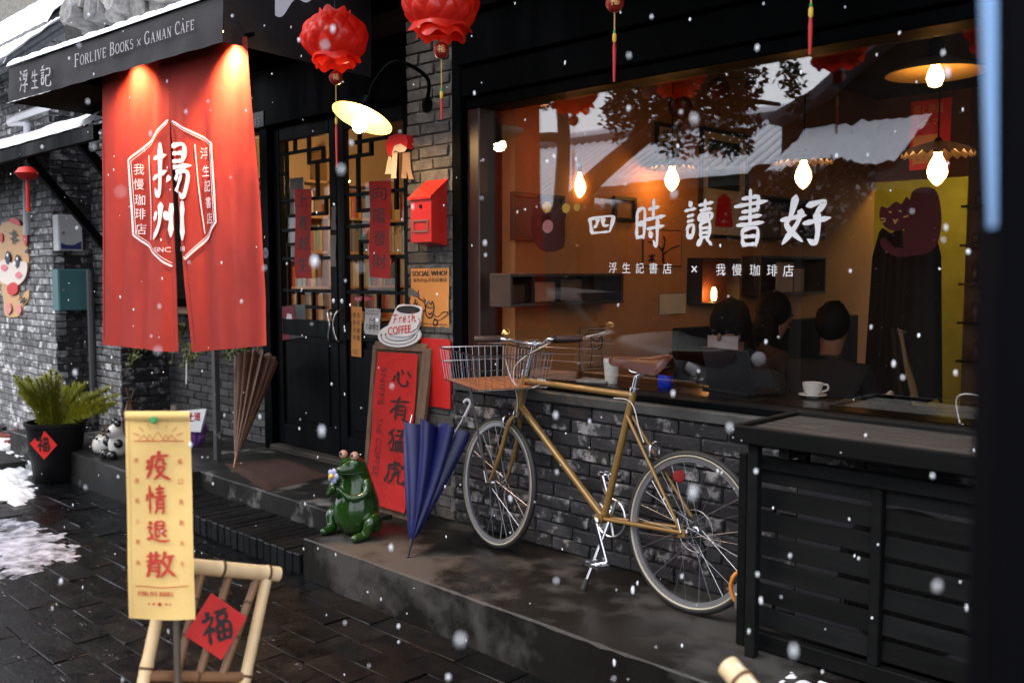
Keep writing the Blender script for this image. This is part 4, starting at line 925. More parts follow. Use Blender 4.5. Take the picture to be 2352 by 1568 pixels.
# grey cloth corner over the door
gc = PY(632, 36, -1.25); MB().grid(lambda u, v: V((gc.x + .3 * u, gc.y, gc.z + .3 * v + .03 * u * (1 - v) - .02 * math.sin(u * 9) * (1 - v))), 20, 8).build('grey_cloth', mat('grey_cloth', (.2, .19, .23), rough=.8, scale=4, bump=.2), label='grey cloth corner hanging from the eaves above the door', cat='cloth')

# ================================================================= roofs at the left
def tile_roof(lab, x0, x1, ye, ze, run, rise, snow=.05, pitch=.115):
    t = thing('tiled_roof', lab, 'roof'); n = int((x1 - x0) / pitch)
    MB().add([V((x0, ye, ze)), V((x1, ye, ze)), V((x1, ye + run, ze + rise)), V((x0, ye + run, ze + rise)), V((x0, ye, ze - .05)), V((x1, ye, ze - .05)), V((x1, ye + run, ze + rise - .05)), V((x0, ye + run, ze + rise - .05))],
             [(0, 1, 2, 3), (4, 7, 6, 5), (0, 4, 5, 1), (1, 5, 6, 2), (2, 6, 7, 3), (3, 7, 4, 0)]).build('deck', M_tile, t)
    tm = MB().tube([V((0, 0, 0)), V((0, run, rise))], .042, 10).mesh('tile_row', M_tile, 60)
    for i in range(n):
        M4 = Matrix.Translation(V((x0 + (i + .5) * pitch, ye - .015 + rng.uniform(-.008, .008), ze + .012))); put('tile_row', tm, t, M4)
    def s(u, v):
        x = lerp(x0, x1, u); k = math.sin(x / pitch * 2 * math.pi) * .010
        e = .05 + .03 * mnoise.noise(V((x * 4, 0, 2)))
        return V((x, lerp(ye + e - .02, ye + run, v), ze + rise * v + .05 + (snow + k + .012 * mnoise.noise(V((x * 5, v * 6, 0)))) * min(1, v * 12 + .1)))
    MB().grid(s, n * 6, 24).build('snow_cover', M_snow, t, 60)
    return t
e1 = PY(0, 172, -.75)
tile_roof('snow covered grey tiled eaves just above the awning at the far left', -20, -8.6, -.85, PY(80, 122, -.85).z, .55, .46)
tile_roof('second snow covered tiled roof higher up behind the awning at the far left', -24, -9.2, -.3, PY(80, 84, -.3).z, 1.1, 1.0, .1)
MB().bx(-26, -9.7, 2.0, 2.3, 4.4, 9).build('gable_wall', mat('gable_brick', (.12, .115, .1), (.26, .25, .22), rough=.9, scale=14, bump=.5, bscale=30), label='weathered brick gable wall high up behind the snowy roofs', cat='wall')
hp = thing('ridge_tiles', 'heap of old round grey roof tiles above the awning', 'roof tiles')
for k in range(46):
    u = rng.random(); lay = k % 4
    p = PP(190 + 290 * u, 60 - 78 * u - lay * 17, AQ - AN * .5, AN) + AN * rng.uniform(-.1, .2)
    d = AN + V((rng.uniform(-.35, .35), 0, rng.uniform(-.15, .15)))
    MB().tube([p, p - d.normalized() * .22], rng.uniform(.06, .095), 10).build('tile', mat('old_tile', (.14, .135, .13), (.42, .41, .4), rough=.85, scale=20, bump=.5, rand=.4), hp, 50)
MB().add([PP(150, 95, AQ - AN * .55, AN), PP(500, -5, AQ - AN * .55, AN), PP(500, -80, AQ - AN * .55, AN), PP(150, 10, AQ - AN * .55, AN)], [(0, 1, 2, 3)]).build('mortar_bed', M_mortar, hp)

# small canopy over the alcove
cn = thing('alcove_canopy', 'small snow topped lean-to canopy on black struts over the alcove', 'canopy')
c0, c1 = PY(-6, 352, -1.0), PY(222, 318, -1.0)
xa, xb, zc = -12.6, c1.x, (c0.z + c1.z) / 2
MB().bx(xa, xb, -1.02, -.98, zc - .05, zc + .05, .005).build('fascia', M_black, cn)
MB().add([V((xa, -1.0, zc + .04)), V((xb, -1.0, zc + .04)), V((xb, -.3, zc + .32)), V((xa, -.3, zc + .32)), V((xa, -1.0, zc + .01)), V((xb, -1.0, zc + .01)), V((xb, -.3, zc + .29)), V((xa, -.3, zc + .29))], [(0, 1, 2, 3), (4, 7, 6, 5), (0, 4, 5, 1), (1, 5, 6, 2), (2, 6, 7, 3), (3, 7, 4, 0)]).build('deck', M_black, cn)
MB().grid(lambda u, v: V((lerp(xa, xb - .02, u), lerp(-1.03, -.32, v), zc + .045 + .28 * v + (.07 + .03 * mnoise.noise(V((u * 30, v * 4, 0)))) * min(1, v * 10 + .15))), 90, 14).build('snow_cover', M_snow, cn, 60)
MB().beam((xb - .35, -.97, zc - .03), (xb - .35, -.37, zc - .75), .05, .06).build('strut', M_black, cn)
MB().beam((xb - .35, -.372, zc - 1.4), (xb - .35, -.372, zc + .2), .06, .05).build('post', M_black, cn)
s0, s1 = PX(-4, 395, -8.7), PX(112, 520, -8.7)
MB().beam((xb - 1.4, -.97, zc - .03), (xb - 1.4, -.37, zc - .75), .05, .06).build('strut', M_black, cn)
# downpipe
MB().tube(catmull([PY(110, 245, -.5), PY(40, 270, -.5), PY(22, 283, -.47), PY(55, 283, -.45), PY(62, 300, -.44), PY(60, 420, -.42), PY(62, 540, -.42)], 5), .03, 12).build('downpipe', mat('white_pvc', (.6, .6, .62), rough=.45), label='white plastic downpipe with elbow on the far left brick wall', cat='pipe')
MB().tube(catmull([PX(218, 268, -8.94), PX(170, 272, -8.94), PX(130, 290, -8.94), PX(95, 330, -8.94)], 6), .02, 8).build('hose', M_rubber, label='black corrugated hose curving across the alcove wall', cat='hose')
# meter boxes on the alcove side wall (plane x = -8.95)
XS = -8.945
def wbox(name, x0, y0, x1, y1, d, m, lab, cat):
    a = PX(x0, y0, XS + d); b = PX(x1, y1, XS + d); t = thing(name, lab, cat)
    MB().bx(XS, XS + d - .012, a.y, b.y, b.z, a.z, .004).build('case', m, t)
    dr = MB().bx(XS + d - .011, XS + d, a.y + .006, b.y - .006, b.z + .006, a.z - .006, .003).build('lid', m, t)
    MB().lathe([(.012, 0), (.012, .008), (0, .009)], (XS + d, a.y + .04, (a.z + b.z) / 2), (1, 0, 0), 10).build('lock', M_alu, dr, 40)
    return t, a, b
t, a, b = wbox('meter_box', 133, 492, 192, 577, .14, mat('box_grey', (.5, .51, .52), rough=.5), 'pale grey electric meter box with blue swoosh in the alcove', 'meter box')
MB().add([V((XS + .142, lerp(a.y, b.y, u), lerp(b.z, a.z, v))) for u, v in ((.08, .05), (.92, .05), (.92, .28), (.6, .17), (.3, .17), (.08, .22))], [(0, 1, 2, 3, 4, 5)]).build('blue_swoosh', mat('navy_print', (.02, .03, .14)), t)
wbox('letter_cabinet', 133, 618, 210, 712, .16, mat('teal_steel', (.04, .13, .14), (.05, .16, .17), rough=.5, scale=6), 'dark teal steel cabinet under the grey meter box', 'cabinet')
MB().tube([PX(205, 620, -8.6), PX(216, 960, -8.6)], .03, 8).build('conduit', mat('grey_iron', (.05, .05, .055), rough=.5), label='thin dark iron pole standing beside the pilaster', cat='pole')
# little red lantern on the strut
o = PY(62, 398, -.99); t = thing('red_lantern', 'tiny shiny red lantern with tassel under the alcove canopy', 'lantern')
MB().lathe([(.02, -.05), (.055, -.04), (.085, 0), (.055, .04), (.02, .05)], o, n=20).build('body', M_red, t, 60)
MB().tube([o - V((0, 0, .05)), o - V((0, 0, .29))], [.012, .016], 8).build('tassel', M_red, t, 60); MB().tube([o + V((0, 0, .05)), o + V((0, 0, .12))], .004, 5).build('hanger', M_ink, t)
# tiger cut-out board on the wall (generic new-year decoration)
TY = -.372
def TF(x, y, off=0.): return PY(x, y, TY - off)
tg = thing('tiger_board', 'cartoon tiger new year cut-out board hung on the far left wall', 'wall decoration')
def blob(pts, m, name, off, closed=True, th=.012):
    c = catmull([V((x, y, 0)) for x, y in pts], 5, closed=True); n = len(c); f = [TF(p.x, p.y, off) for p in c]; k = [p + V((0, th, 0)) for p in f]; cen = sum(f, V()) / n
    MB().add([cen] + f + k, [(0, i + 1, (i + 1) % n + 1) for i in range(n)] + [(i + 1, (i + 1) % n + 1, n + (i + 1) % n + 1, n + i + 1) for i in range(n)]).build(name, m, tg)
orange = mat('tiger_tan', (.62, .36, .17), rough=.6); cream = mat('tiger_cream', (.8, .7, .62), rough=.6)
blob([(-12, 560), (0, 520), (20, 508), (44, 512), (58, 530), (62, 560), (66, 600), (58, 640), (40, 660), (10, 656), (-10, 640)], orange, 'head', .004)
blob([(5, 655), (40, 655), (46, 690), (58, 670), (66, 668), (64, 690), (52, 705), (50, 720), (36, 728), (12, 724), (8, 690)], orange, 'body_board', .002)
blob([(-8, 615), (8, 596), (28, 604), (50, 600), (62, 606), (58, 636), (38, 656), (10, 652), (-6, 636)], cream, 'cheeks', .018, th=.004)
blob([(52, 540), (60, 530), (62, 552), (58, 566)], M_red, 'ear', .018, th=.004); blob([(-2, 535), (6, 540), (4, 556), (-3, 552)], M_red, 'ear', .018, th=.004)
for (x, y) in ((17, 592), (39, 600)): blob([(x - 6, y), (x, y - 16), (x + 6, y), (x, y + 16)], mat('eye_dark', (.02, .02, .06)), 'eye', .024, th=.003); blob([(x - 3, y - 6), (x, y - 10), (x + 2, y - 6), (x, y - 2)], M_white, 'eye_glint', .03, th=.003)
for (x, y) in ((9, 615), (42, 632)): blob([(x - 8, y), (x, y - 8), (x + 8, y), (x, y + 8)], mat('cheek_pink', (.75, .2, .25)), 'blush', .024, th=.003)
for st in ([(20, 536), (29, 533), (38, 540), (30, 540)], [(22, 548), (32, 546), (40, 552), (31, 553)], [(29, 530), (32, 530), (31, 558), (28, 558)], [(46, 690), (56, 682), (56, 688), (47, 697)], [(58, 575), (64, 570), (63, 578), (58, 582)]): blob(st, M_ink, 'stripe', .022, th=.003)
blob([(18, 655), (30, 648), (40, 655), (38, 672), (24, 678), (16, 668)], M_red, 'red_envelope', .02, th=.006)
blob([(14, 700), (22, 696), (26, 712), (16, 722)], mat('paw_pink', (.7, .25, .25)), 'paw', .018, th=.004); blob([(38, 704), (46, 700), (48, 716), (40, 722)], mat('paw_pink', (.7, .25, .25)), 'paw', .018, th=.004)
blob([(20, 506), (30, 500), (42, 506), (46, 518), (30, 514)], M_red, 'cap', .02, th=.008)

# ================================================================= lanterns over the platform
LY = -.8
M_petal = papermat('lantern_paper', (.97, .045, .024), .45)
def lantern(o, r, lab, cl=.15, tl=.1, big=True):
    t = thing('honeycomb_lantern', lab, 'lantern', 'red honeycomb lanterns hanging from the eaves'); o = V(o)
    if big:
        ph = rng.random() * 6
        def hb(u, v):               # quilted honeycomb paper body
            a = 2 * math.pi * u; e = (v - .5) * math.pi * .93; q = abs(math.sin(6 * a + 3.1 * e + ph)) * abs(math.sin(6 * a - 3.1 * e + ph))
            rr = r * (math.cos(e) ** .82) * (.93 + .07 * q ** .6 + .06 * mnoise.noise(V((math.cos(a) * 1.6, math.sin(a) * 1.6, e * 1.3 + ph)))); return o + V((rr * math.cos(a), rr * math.sin(a), r * (.72 * math.sin(e) + .015 * q)))
        MB().grid(hb, 144, 64).build('body', M_petal, t, 70)
        def frill(z0, z1, r0, r1, nl, nm):
            MB().grid(lambda u, v: o + V((math.cos(2 * math.pi * u), math.sin(2 * math.pi * u), 0)) * (lerp(r0, r1, v ** .8) * r * (1 + v * (.06 * math.sin(nl * 2 * math.pi * u + ph) + .06 * math.sin(2 * 2 * math.pi * u + ph)))) + V((0, 0, r * (lerp(z0, z1, v) + v * .07 * math.cos(nl * 2 * math.pi * u)))), 96, 8).build(nm, M_petal, t, 70)
        frill(-.5, -.84, .5, .6, 7, 'bottom_ruffle'); frill(-.38, -.68, .64, .76, 5, 'bottom_ruffle'); frill(.5, .78, .5, .46, 6, 'top_ruffle')
    MB().tube([o + V((0, 0, .8 * r)), V((o.x, o.y, 3.3))], .004, 5).build('hanger', M_ink, t)
    b0 = o - V((0, 0, r * 1.16)); br = r * .2
    M_bead = mat('bead_red', (.3, .015, .012), rough=.4); bd = MB().lathe([(.25 * br, -1.02 * br), (.7 * br, -.78 * br), (br, -.2 * br), (br, .3 * br), (.7 * br, .8 * br), (.3 * br, 1.05 * br)], b0, n=18).build('bead', M_bead, t, 50)
    fm = MB(); ff = (CAM - b0); ff.z = 0; ff.normalize(); ss = V((-ff.y, ff.x, 0)); write_brush(fm, '福', lambda u, v: b0 + ff * math.sqrt(max(0, 1.05 - (u ** 2) - v ** 2 * .3)) * br * 1.0 + ss * u * br + V((0, 0, v * br)), -.5, -.5, 1, 1, .11); fm.build('gold_mark', mat('gold_print', (.6, .35, .12), rough=.4, metal=.4), bd)
    MB().tube([b0 + V((0, 0, br)), o - V((0, 0, r * .9))], .003, 5).build('cord', mat('yellow_cord', (.5, .33, .08)), t)
    k0 = b0 - V((0, 0, br + cl)); MB().tube([b0 - V((0, 0, br)), k0], .0025, 5).build('cord', mat('yellow_cord', (.5, .33, .08)), t)
    MB().lathe([(.004, .012), (.007, .006), (.0075, -.012), (.005, -.02)], k0, n=8).build('knot', mat('yellow_knot', (.6, .4, .04)), t, 40)
    MB().lathe([(.003, .022), (.0055, .018), (.004, .012)], k0, n=8).build('green_knot', mat('green_knot', (.02, .25, .05)), t, 40)
    MB().tube([k0 - V((0, 0, .015)), k0 - V((0, 0, .045)), k0 - V((0, 0, .03 + tl))], [.004, .007, .0045], 7).build('tassel', mat('red_silk', (.42, .012, .012), rough=.6), t, 60)
lantern(PY(770, 88, LY), .165, 'red honeycomb paper lantern hanging above the door lamp', .17, .2)
lantern(PY(1013, 10, LY), .168, 'red honeycomb paper lantern above the brick pillar, nearer the window', .15, .08)
lantern(PY(1413, -118, LY), .165, 'red lantern above the middle of the window, only bead and tassel in view', .085, .13)
lantern(PY(1868, -215, LY), .165, 'red lantern nearest the right end of the window, only its tassel in view', .085, .1)

# ================================================================= barn lamp by the door
bo = PY(832, 272, -.42); td = (CAM - bo).normalized()
rv = RT; uv = td.cross(rv).normalized(); uv = uv if uv.z > 0 else -uv
ax = (td * .42 + (rv * -.40 + uv * -.915) * .9).normalized()       # direction the lamp opens
bl_ = thing('door_lamp', 'lit gooseneck barn lamp with wide shade beside the door', 'wall lamp')
MB().lathe([(.172, .0), (.174, -.002), (.15, -.028), (.09, -.05), (.045, -.066), (.04, -.12), (.0, -.125)], bo, ax, 44, cap=False).build('shade_outer', M_black, bl_, 50)
MB().lathe([(.17, .001), (.148, -.024), (.088, -.046), (.044, -.06), (.0, -.062)], bo, ax, 44, cap=False).build('shade_inner', M_enam, bl_, 50)
MB().lathe([(.0, .085), (.018, .082), (.036, .06), (.04, .03), (.03, -.01), (.018, -.035), (.018, -.06)], bo, ax, 20).build('bulb', emat('door_bulb', (1, .62, .27), 95), bl_, 60)
p0 = bo - ax * .12
MB().tube(catmull([p0, p0 - ax * .06 + V((0, 0, .03)), p0 + V((.1, .1, .2)), p0 + V((.2, .24, .12)), V((-4.1, -.01, bo.z + .12))], 8), .011, 8).build('gooseneck', M_black, bl_, 60)
MB().lathe([(.04, 0), (.045, .008), (.02, .02), (0, .022)], (-4.1, .0, bo.z + .12), (0, -1, 0), 18).build('wall_plate', M_black, bl_, 40)

# ================================================================= letter box, posters, notices
mb_ = thing('letter_box', 'bright red steel letter box on the brick pillar', 'letter box')
a = PY(943, 455, -.12); b = PY(991, 555, -.12); bx0_, bx1_ = a.x, b.x; zt, zb = a.z, b.z
M_box = mat('red_steel', (.6, .02, .015), (.66, .03, .02), rough=.38, scale=8, coat=.3)
ztb = zt + .09
MB().add([V((bx0_, -.12, zb)), V((bx1_, -.12, zb)), V((bx1_, -.12, zt)), V((bx0_, -.12, zt)), V((bx0_, -.003, zb - .02)), V((bx1_, -.003, zb - .02)), V((bx1_, -.003, ztb)), V((bx0_, -.003, ztb))], [(0, 1, 2, 3), (4, 7, 6, 5), (0, 4, 5, 1), (1, 5, 6, 2), (0, 3, 7, 4)]).build('case', M_box, mb_)
ld_ = MB(); ld_.add([V((bx0_ - .008, -.132, zt - .012)), V((bx1_ + .008, -.132, zt - .012)), V((bx1_ + .008, -.132, zt + .002)), V((bx0_ - .008, -.132, zt + .002)), V((bx0_ - .008, -.002, ztb + .0)), V((bx1_ + .008, -.002, ztb)), V((bx1_ + .008, -.002, ztb + .014)), V((bx0_ - .008, -.002, ztb + .014))], [(0, 1, 2, 3), (4, 7, 6, 5), (0, 4, 5, 1), (1, 5, 6, 2), (2, 6, 7, 3), (0, 3, 7, 4)])
ld_.build('lid', M_box, mb_)
cx_ = (bx0_ + bx1_) / 2
for (x0, x1, z0, z1) in ((-.065, .065, .055, .063), (-.065, .065, .115, .123), (-.065, -.057, .063, .115), (.057, .065, .063, .115)): MB().bx(cx_ + x0, cx_ + x1, -.127, -.1205, zb + z0, zb + z1).build('card_holder', mat('aged_metal', (.35, .25, .2), rough=.4, metal=.6), mb_)
MB().lathe([(.012, 0), (.012, .006), (0, .008)], (cx_, -.12, zt - .05), (0, -1, 0), 10).build('keyhole', M_ink, mb_, 40)

def sheet(name, quad, Y, m, lab, cat, draw=None, curl=.004):
    """paper on a facade-parallel surface: quad = px TL,TR,BR,BL"""
    P4 = [PY(x, y, Y) for x, y in quad]; t = thing(name, lab, cat)
    S = lambda u, v, o=0.: P4[3].lerp(P4[2], u).lerp(P4[0].lerp(P4[1], u), v) + V((0, -.001 - o - curl * (.5 + .5 * math.sin(u * 5 + v * 7)) , 0))
    MB().grid(lambda u, v: S(u, v), 8, 12).build('sheet', m, t, 60)
    if draw: draw(t, lambda u, v: S(u, v, .0022))
    return t
M_orange = mat('orange_paper', (.68, .27, .06), (.72, .3, .075), rough=.7, scale=6)
def d_social(t, fn):
    b = MB(); write_text(b, 'SOCIAL WHO?', fn, .05, .87, .9, .085, .006); write_text(b, '瘦西虎@浮生記書店', fn, .07, .76, .88, .075); write_text(b, 'THE COFFEE IN FORLIVE BOOKS', fn, .2, .03, .75, .03); b.build('lettering', M_ink, t)
    b = MB()
    for st in ('22,32 20,45 34,52 40,62 36,70 18,62 12,48', '16,50 6,62', '20,54 10,68', '25,58 16,72', '30,62 24,76', '44,58 48,52 54,58 58,52 62,60 60,74 54,82 44,78 40,66 44,58', '46,64 49,62', '55,62 58,64', '48,72 52,76 57,71', '62,76 72,80 84,72 96,70', '62,82 74,86 88,80 98,74', '34,46 44,56', '62,86 62,94 70,94 70,86 62,86', '96,70 99,74'):
        for q in ribbons(st, .022): b.add([fn(p.x, p.y * .95 - .02) for p in q], [tuple(range(len(q)))])
    b.build('tiger_drawing', M_ink, t)
sheet('orange_poster', [(945, 617), (1032, 615), (1032, 752), (943, 748)], -.004, M_orange, 'orange SOCIAL WHO poster on the brick pillar under the letter box', 'poster', d_social)
DF = DY - .001
def d_vert(t, fn):
    b = MB()
    for i, ch in enumerate('生存維艱'): write_text(b, ch, fn, .56, .78 - i * .15, .32, .1)
    for i, ch in enumerate('請多支持'): write_text(b, ch, fn, .14, .78 - i * .15, .32, .1)
    for i in range(3): write_text(b, ('BOOKS', 'AND', 'COFFEE')[i], fn, .16, .12 - i * .04, .5, .025)
    b.build('lettering', M_ink, t)
sheet('orange_notice', [(808, 703), (832, 705), (830, 820), (808, 817)], DF, M_orange, 'narrow orange notice strip low on the right door leaf', 'notice', d_vert)
def d_dood(t, fn):
    b = MB()
    for i in range(4): write_text(b, ('天地玄黃日月', '寒來暑往秋', '律呂調陽雲', '金生麗水玉出')[i], fn, .1, .86 - i * .11 - (.34 if i > 1 else 0), .8, .085)
    for st in ('4,3 96,3 96,97 4,97 4,3', '36,58 34,38 44,46 56,46 66,38 64,58 58,68 42,68 36,58', '42,70 36,92', '58,70 66,92', '44,54 46,56', '55,54 57,56', '30,76 40,72', '70,76 60,72'):
        for q in ribbons(st, .025): b.add([fn(p.x, p.y) for p in q], [tuple(range(len(q)))])
    b.build('doodle', M_ink, t)
sheet('doodle_notice', [(839, 707), (875, 709), (873, 770), (837, 766)], DF, mat('news_paper', (.6, .6, .62)), 'white black-printed doodle notice on the right door leaf', 'notice', d_dood)
sheet('pink_label', [(815, 681), (832, 681), (832, 691), (815, 691)], DF, mat('pink_red', (.5, .05, .09)), 'small crimson label under the right door lattice', 'label', lambda t, fn: (lambda b: (write_text(b, 'FUNK', fn, .15, .25, .7, .5), b.build('lettering', M_white, t)))(MB()))
t = thing('pennant', 'small crimson pennant sticker beside the crimson label on the door', 'sticker'); MB().add([PY(838, 680, DF - .001), PY(860, 687, DF - .001), PY(838, 692, DF - .001)], [(0, 1, 2)]).build('flag', mat('pink_red', (.5, .05, .09)), t)
def d_round(t, fn): pass
def d_stick(t, fn):
    b = MB(); b.add([fn(*p) for p in ((.0, .55), (.0, 0), (.34, 0), (.22, .5))], [(0, 1, 2, 3)]); b.add([fn(*p) for p in ((0, .62), (.6, .45), (.52, 1), (0, 1))], [(0, 1, 2, 3)]); b.build('red_shape', mat('stick_red', (.22, .01, .03)), t)
    b = MB(); b.add([fn(*p) + V((0, -.0008, 0)) for p in ((.18, .6), (.45, .6), (.42, .74), (.24, .78))], [(0, 1, 2, 3)]); write_text(b, 'BOOKS', lambda u, v: fn(u, v) + V((0, -.0008, 0)), .05, .48, .45, .1); write_text(b, 'COFFEE', lambda u, v: fn(u, v) + V((0, -.0008, 0)), .52, .44, .4, .08); b.build('lettering', M_white, t)
sheet('black_sticker', [(648, 704), (701, 698), (702, 774), (650, 781)], DY + .006, mat('sticker_black', (.01, .008, .01), rough=.3), 'black and crimson square sticker on the left door leaf', 'sticker', d_stick, .0)
# couplets on the lattice
def couplet(q, s, lab):
    def d(t, fn):
        b = MB()
        for i, ch in enumerate(s):
            z = .8 - i * .235
            if ch in GL: write_brush(b, ch, fn, .18, z - .02, .62, .17, .12)
            else: write_text(b, ch, fn, .18, z, .62, .15)
        b.build('brush_lettering', M_ink, t)
    sheet('couplet', q, DY - .006, mat('couplet_red', (.45, .014, .012), (.52, .02, .016), rough=.7, scale=6), lab, 'paper strip', d, .012)
couplet([(678, 435), (716, 434), (717, 638), (680, 640)], '上有好生', 'red paper strip with dark writing on the left door leaf lattice')
couplet([(850, 417), (899, 414), (898, 640), (851, 636)], '向陽發財', 'red paper strip with dark writing on the right door leaf lattice')
# stickers on stiles
t = thing('round_sticker', 'small round blue and white sticker on the door post', 'sticker'); o = PY(610, 581, .398)
for r, m, k in ((.042, mat('st_blue', (.3, .4, .55)), 0), (.032, mat('st_pink', (.5, .25, .3)), 1), (.018, mat('st_navy', (.1, .16, .35)), 2)): MB().add([o + V((r * math.cos(a), -.001 - .001 * k, r * 1.0 * math.sin(a))) for a in [i * .3142 for i in range(20)]], [tuple(range(20))]).build('disc', m, t)
sheet('grey_tag', [(762, 475), (772, 475), (772, 528), (762, 528)], DF, mat('tag_grey', (.2, .2, .2)), 'grey lettered strip on the left door stile, upper', 'label')
sheet('grey_tag', [(760, 540), (772, 540), (772, 612), (760, 612)], DF, mat('tag_grey', (.2, .2, .2)), 'long grey rounded strip on the left door stile, lower', 'label')
t = thing('number_plate', 'dark house number plate 85 half hidden by the red curtain', 'sign'); a = PY(575, 262, .375); b = PY(606, 290, .375)
MB().bx(a.x, b.x, .372, .379, b.z, a.z).build('plate', mat('plate_navy', (.012, .016, .02), rough=.35), t); q = MB(); write_text(q, '85', lambda u, v: V((lerp(a.x, b.x, u), .3695, lerp(b.z, a.z, v))), .25, .15, .5, .45); q.build('digits', mat('faded_white', (.4, .4, .4)), t)
# hanging red and white textile on the door post
t = thing('hanging_mask', 'red and white folded paper streamer hanging beside the right door leaf', 'decoration'); o = PY(912, 318, -.02)
def strip(pts, w, m, nm, dy=0.):
    c = catmull([PY(x, y, -.03 + dy) for x, y in pts], 6); n = len(c)
    b = MB(); vs = []
    for i, p in enumerate(c):
        k = i / (n - 1); ww = w * (1 if k < .85 else 1 + (k - .85) * 2); vs += [p + V((-ww, .012, 0)), p + V((0, -.01, 0)), p + V((ww, .012, 0))]
    b.add(vs, [(i * 3 + j, i * 3 + j + 1, i * 3 + j + 4, i * 3 + j + 3) for i in range(n - 1) for j in (0, 1)]).build(nm, m, t, 60)
M_cream = mat('cream_paper', (.7, .58, .46), rough=.8)
strip([(902, 335), (893, 370), (888, 400)], .03, M_cream, 'ribbon'); strip([(905, 330), (903, 380), (901, 410)], .02, M_cream, 'ribbon', -.01); strip([(928, 350), (927, 380), (924, 410)], .02, mat('kraft_ribbon', (.34, .22, .14)), 'ribbon'); strip([(934, 350), (936, 385), (942, 412)], .016, mat('kraft_ribbon', (.34, .22, .14)), 'ribbon')
hd_ = [(885, 330), (893, 314), (912, 307), (932, 310), (936, 325), (934, 342), (918, 336), (905, 345), (895, 360), (890, 350)]
c = [PY(x, y, -.05) for x, y in hd_]; k = [p + V((0, .045, 0)) for p in c]; n = len(c); MB().add(c + k, [tuple(range(n)), tuple(range(n, 2 * n))[::-1]] + [(i, (i + 1) % n, n + (i + 1) % n, n + i) for i in range(n)]).build('red_cap', M_red, t)
c = [PY(x, y, -.052) for x, y in ((900, 352), (906, 335), (920, 330), (935, 340), (930, 348), (918, 350), (908, 346))]; MB().add(c, [tuple(range(7))]).build('white_face', M_cream, t)

# ================================================================= A-frame sign with coffee cup board
SG0, SG1 = PZ(836, 1172, .228), PZ(944, 1196, .228)
su = (SG1 - SG0).normalized(); sn_ = V((su.y, -su.x, 0))            # outward
if sn_.dot(CAM - SG0) < 0: sn_ = -sn_
lean = V((0, 0, 1)) * math.cos(R(9)) - sn_ * math.sin(R(9))
sgn = lean.cross(su); sgn = sgn if sgn.dot(CAM - SG0) > 0 else -sgn
def SGP(x, y, off=0.): return PP(x, y, SG0, sgn) + sgn * off
af = thing('sandwich_board', 'wooden A-frame sandwich board with red calligraphy cloth beside the door', 'sign')
ptl, ptr, pbl, pbr = SGP(864, 793), SGP(984, 800), SGP(836, 1172), SGP(944, 1196)
M_fr = mat('sign_wood', (.1, .058, .034), (.22, .135, .08), rough=.7, scale=9, bump=.4, bscale=40, stretch=(4, 4, .7))
def rail(a, b, w, nm, off=0.): return MB().beam(a + sgn * off, b + sgn * off, .03, w, up=lean if abs((b - a).normalized().dot(lean)) < .5 else su, ch=.004).build(nm, M_fr, af)
rail(ptl, pbl, .035, 'rail'); rail(ptr, pbr, .07, 'rail'); rail(ptl, ptr, .05, 'cross_rail', .001); rail(pbl.lerp(ptl, .16), pbr.lerp(ptr, .16), .05, 'cross_rail', .001)
MB().add([p - sgn * .006 for p in (ptl, ptr, pbr, pbl)], [(0, 1, 2, 3)]).build('back_board', M_fr, af)
bk = -sn_ * .42
for a, b in ((ptl, pbl), (ptr, pbr)): MB().beam(a - sgn * .025, V((b.x, b.y, .228)) + bk * .75, .03, .035, ch=.004).build('rear_leg', M_fr, af)
q4 = [SGP(872, 808), SGP(966, 814), SGP(938, 1178), SGP(846, 1150)]
CS = lambda u, v, o=0.: q4[3].lerp(q4[2], u).lerp(q4[0].lerp(q4[1], u), v) + sgn * (.02 + o + .004 * math.sin(v * 11 + u * 3) + .01 * (1 - v) ** 3)
MB().grid(lambda u, v: CS(u, v), 10, 40).build('red_cloth', mat('red_felt', (.5, .012, .01), (.6, .02, .015), rough=.85, scale=9, bump=.3, bscale=60), af, 60)
b = MB(); CF = lambda u, v: CS(u, v, .003)
for i, ch in enumerate('心有猛虎'): b = MB(); write_brush(b, ch, CF, .42, .80 - i * .205 - .03, .48, .155, .13, .0, .5); b.build('brush_character', mat('soft_ink', (.03, .006, .006)), af, weld=False)
b = MB()
def rot_text(mb, s, x, y, h, w):         # letters running down the cloth
    vs, fs, a_ = text_mesh(s); mb.add([CF(x + p.y * h, y - p.x * w) for p in vs], fs)
for s, y, w in (('SNIFFS', .93, .25), ('THE', .59, .1), ('COFFEE', .46, .25)): b = MB(); rot_text(b, s, .13, y - .03, .14, w); b.build('latin_word', mat('soft_ink2', (.12, .008, .008)), af)

cb = thing('coffee_board', 'white Fresh Coffee cup cut-out board on top of the sandwich board', 'sign')
o_ = .015
def flat(pts, m, nm, off, th=.006, smooth=True):
    c = catmull([V((x, y, 0)) for x, y in pts], 6, closed=True) if smooth else [V((x, y, 0)) for x, y in pts]
    f = [SGP(p.x, p.y, off) for p in c]; k = [p - sgn * th for p in f]; n = len(f); cen = sum(f, V()) / n; ck = cen - sgn * th
    MB().add([cen] + f + k + [ck], [(0, i + 1, (i + 1) % n + 1) for i in range(n)] + [(i + 1, (i + 1) % n + 1, n + (i + 1) % n + 1, n + i + 1) for i in range(n)] + [(2 * n + 1, n + (i + 1) % n + 1, n + i + 1) for i in range(n)]).build(nm, m, cb)
M_sw = mat('sign_white', (.75, .75, .74), rough=.45)
def ell(cx, cy, rx, ry, tilt=0., n=16): return [(cx + rx * math.cos(a) * math.cos(tilt) - ry * math.sin(a) * math.sin(tilt), cy + rx * math.cos(a) * math.sin(tilt) + ry * math.sin(a) * math.cos(tilt)) for a in [2 * math.pi * i / n for i in range(n)]]
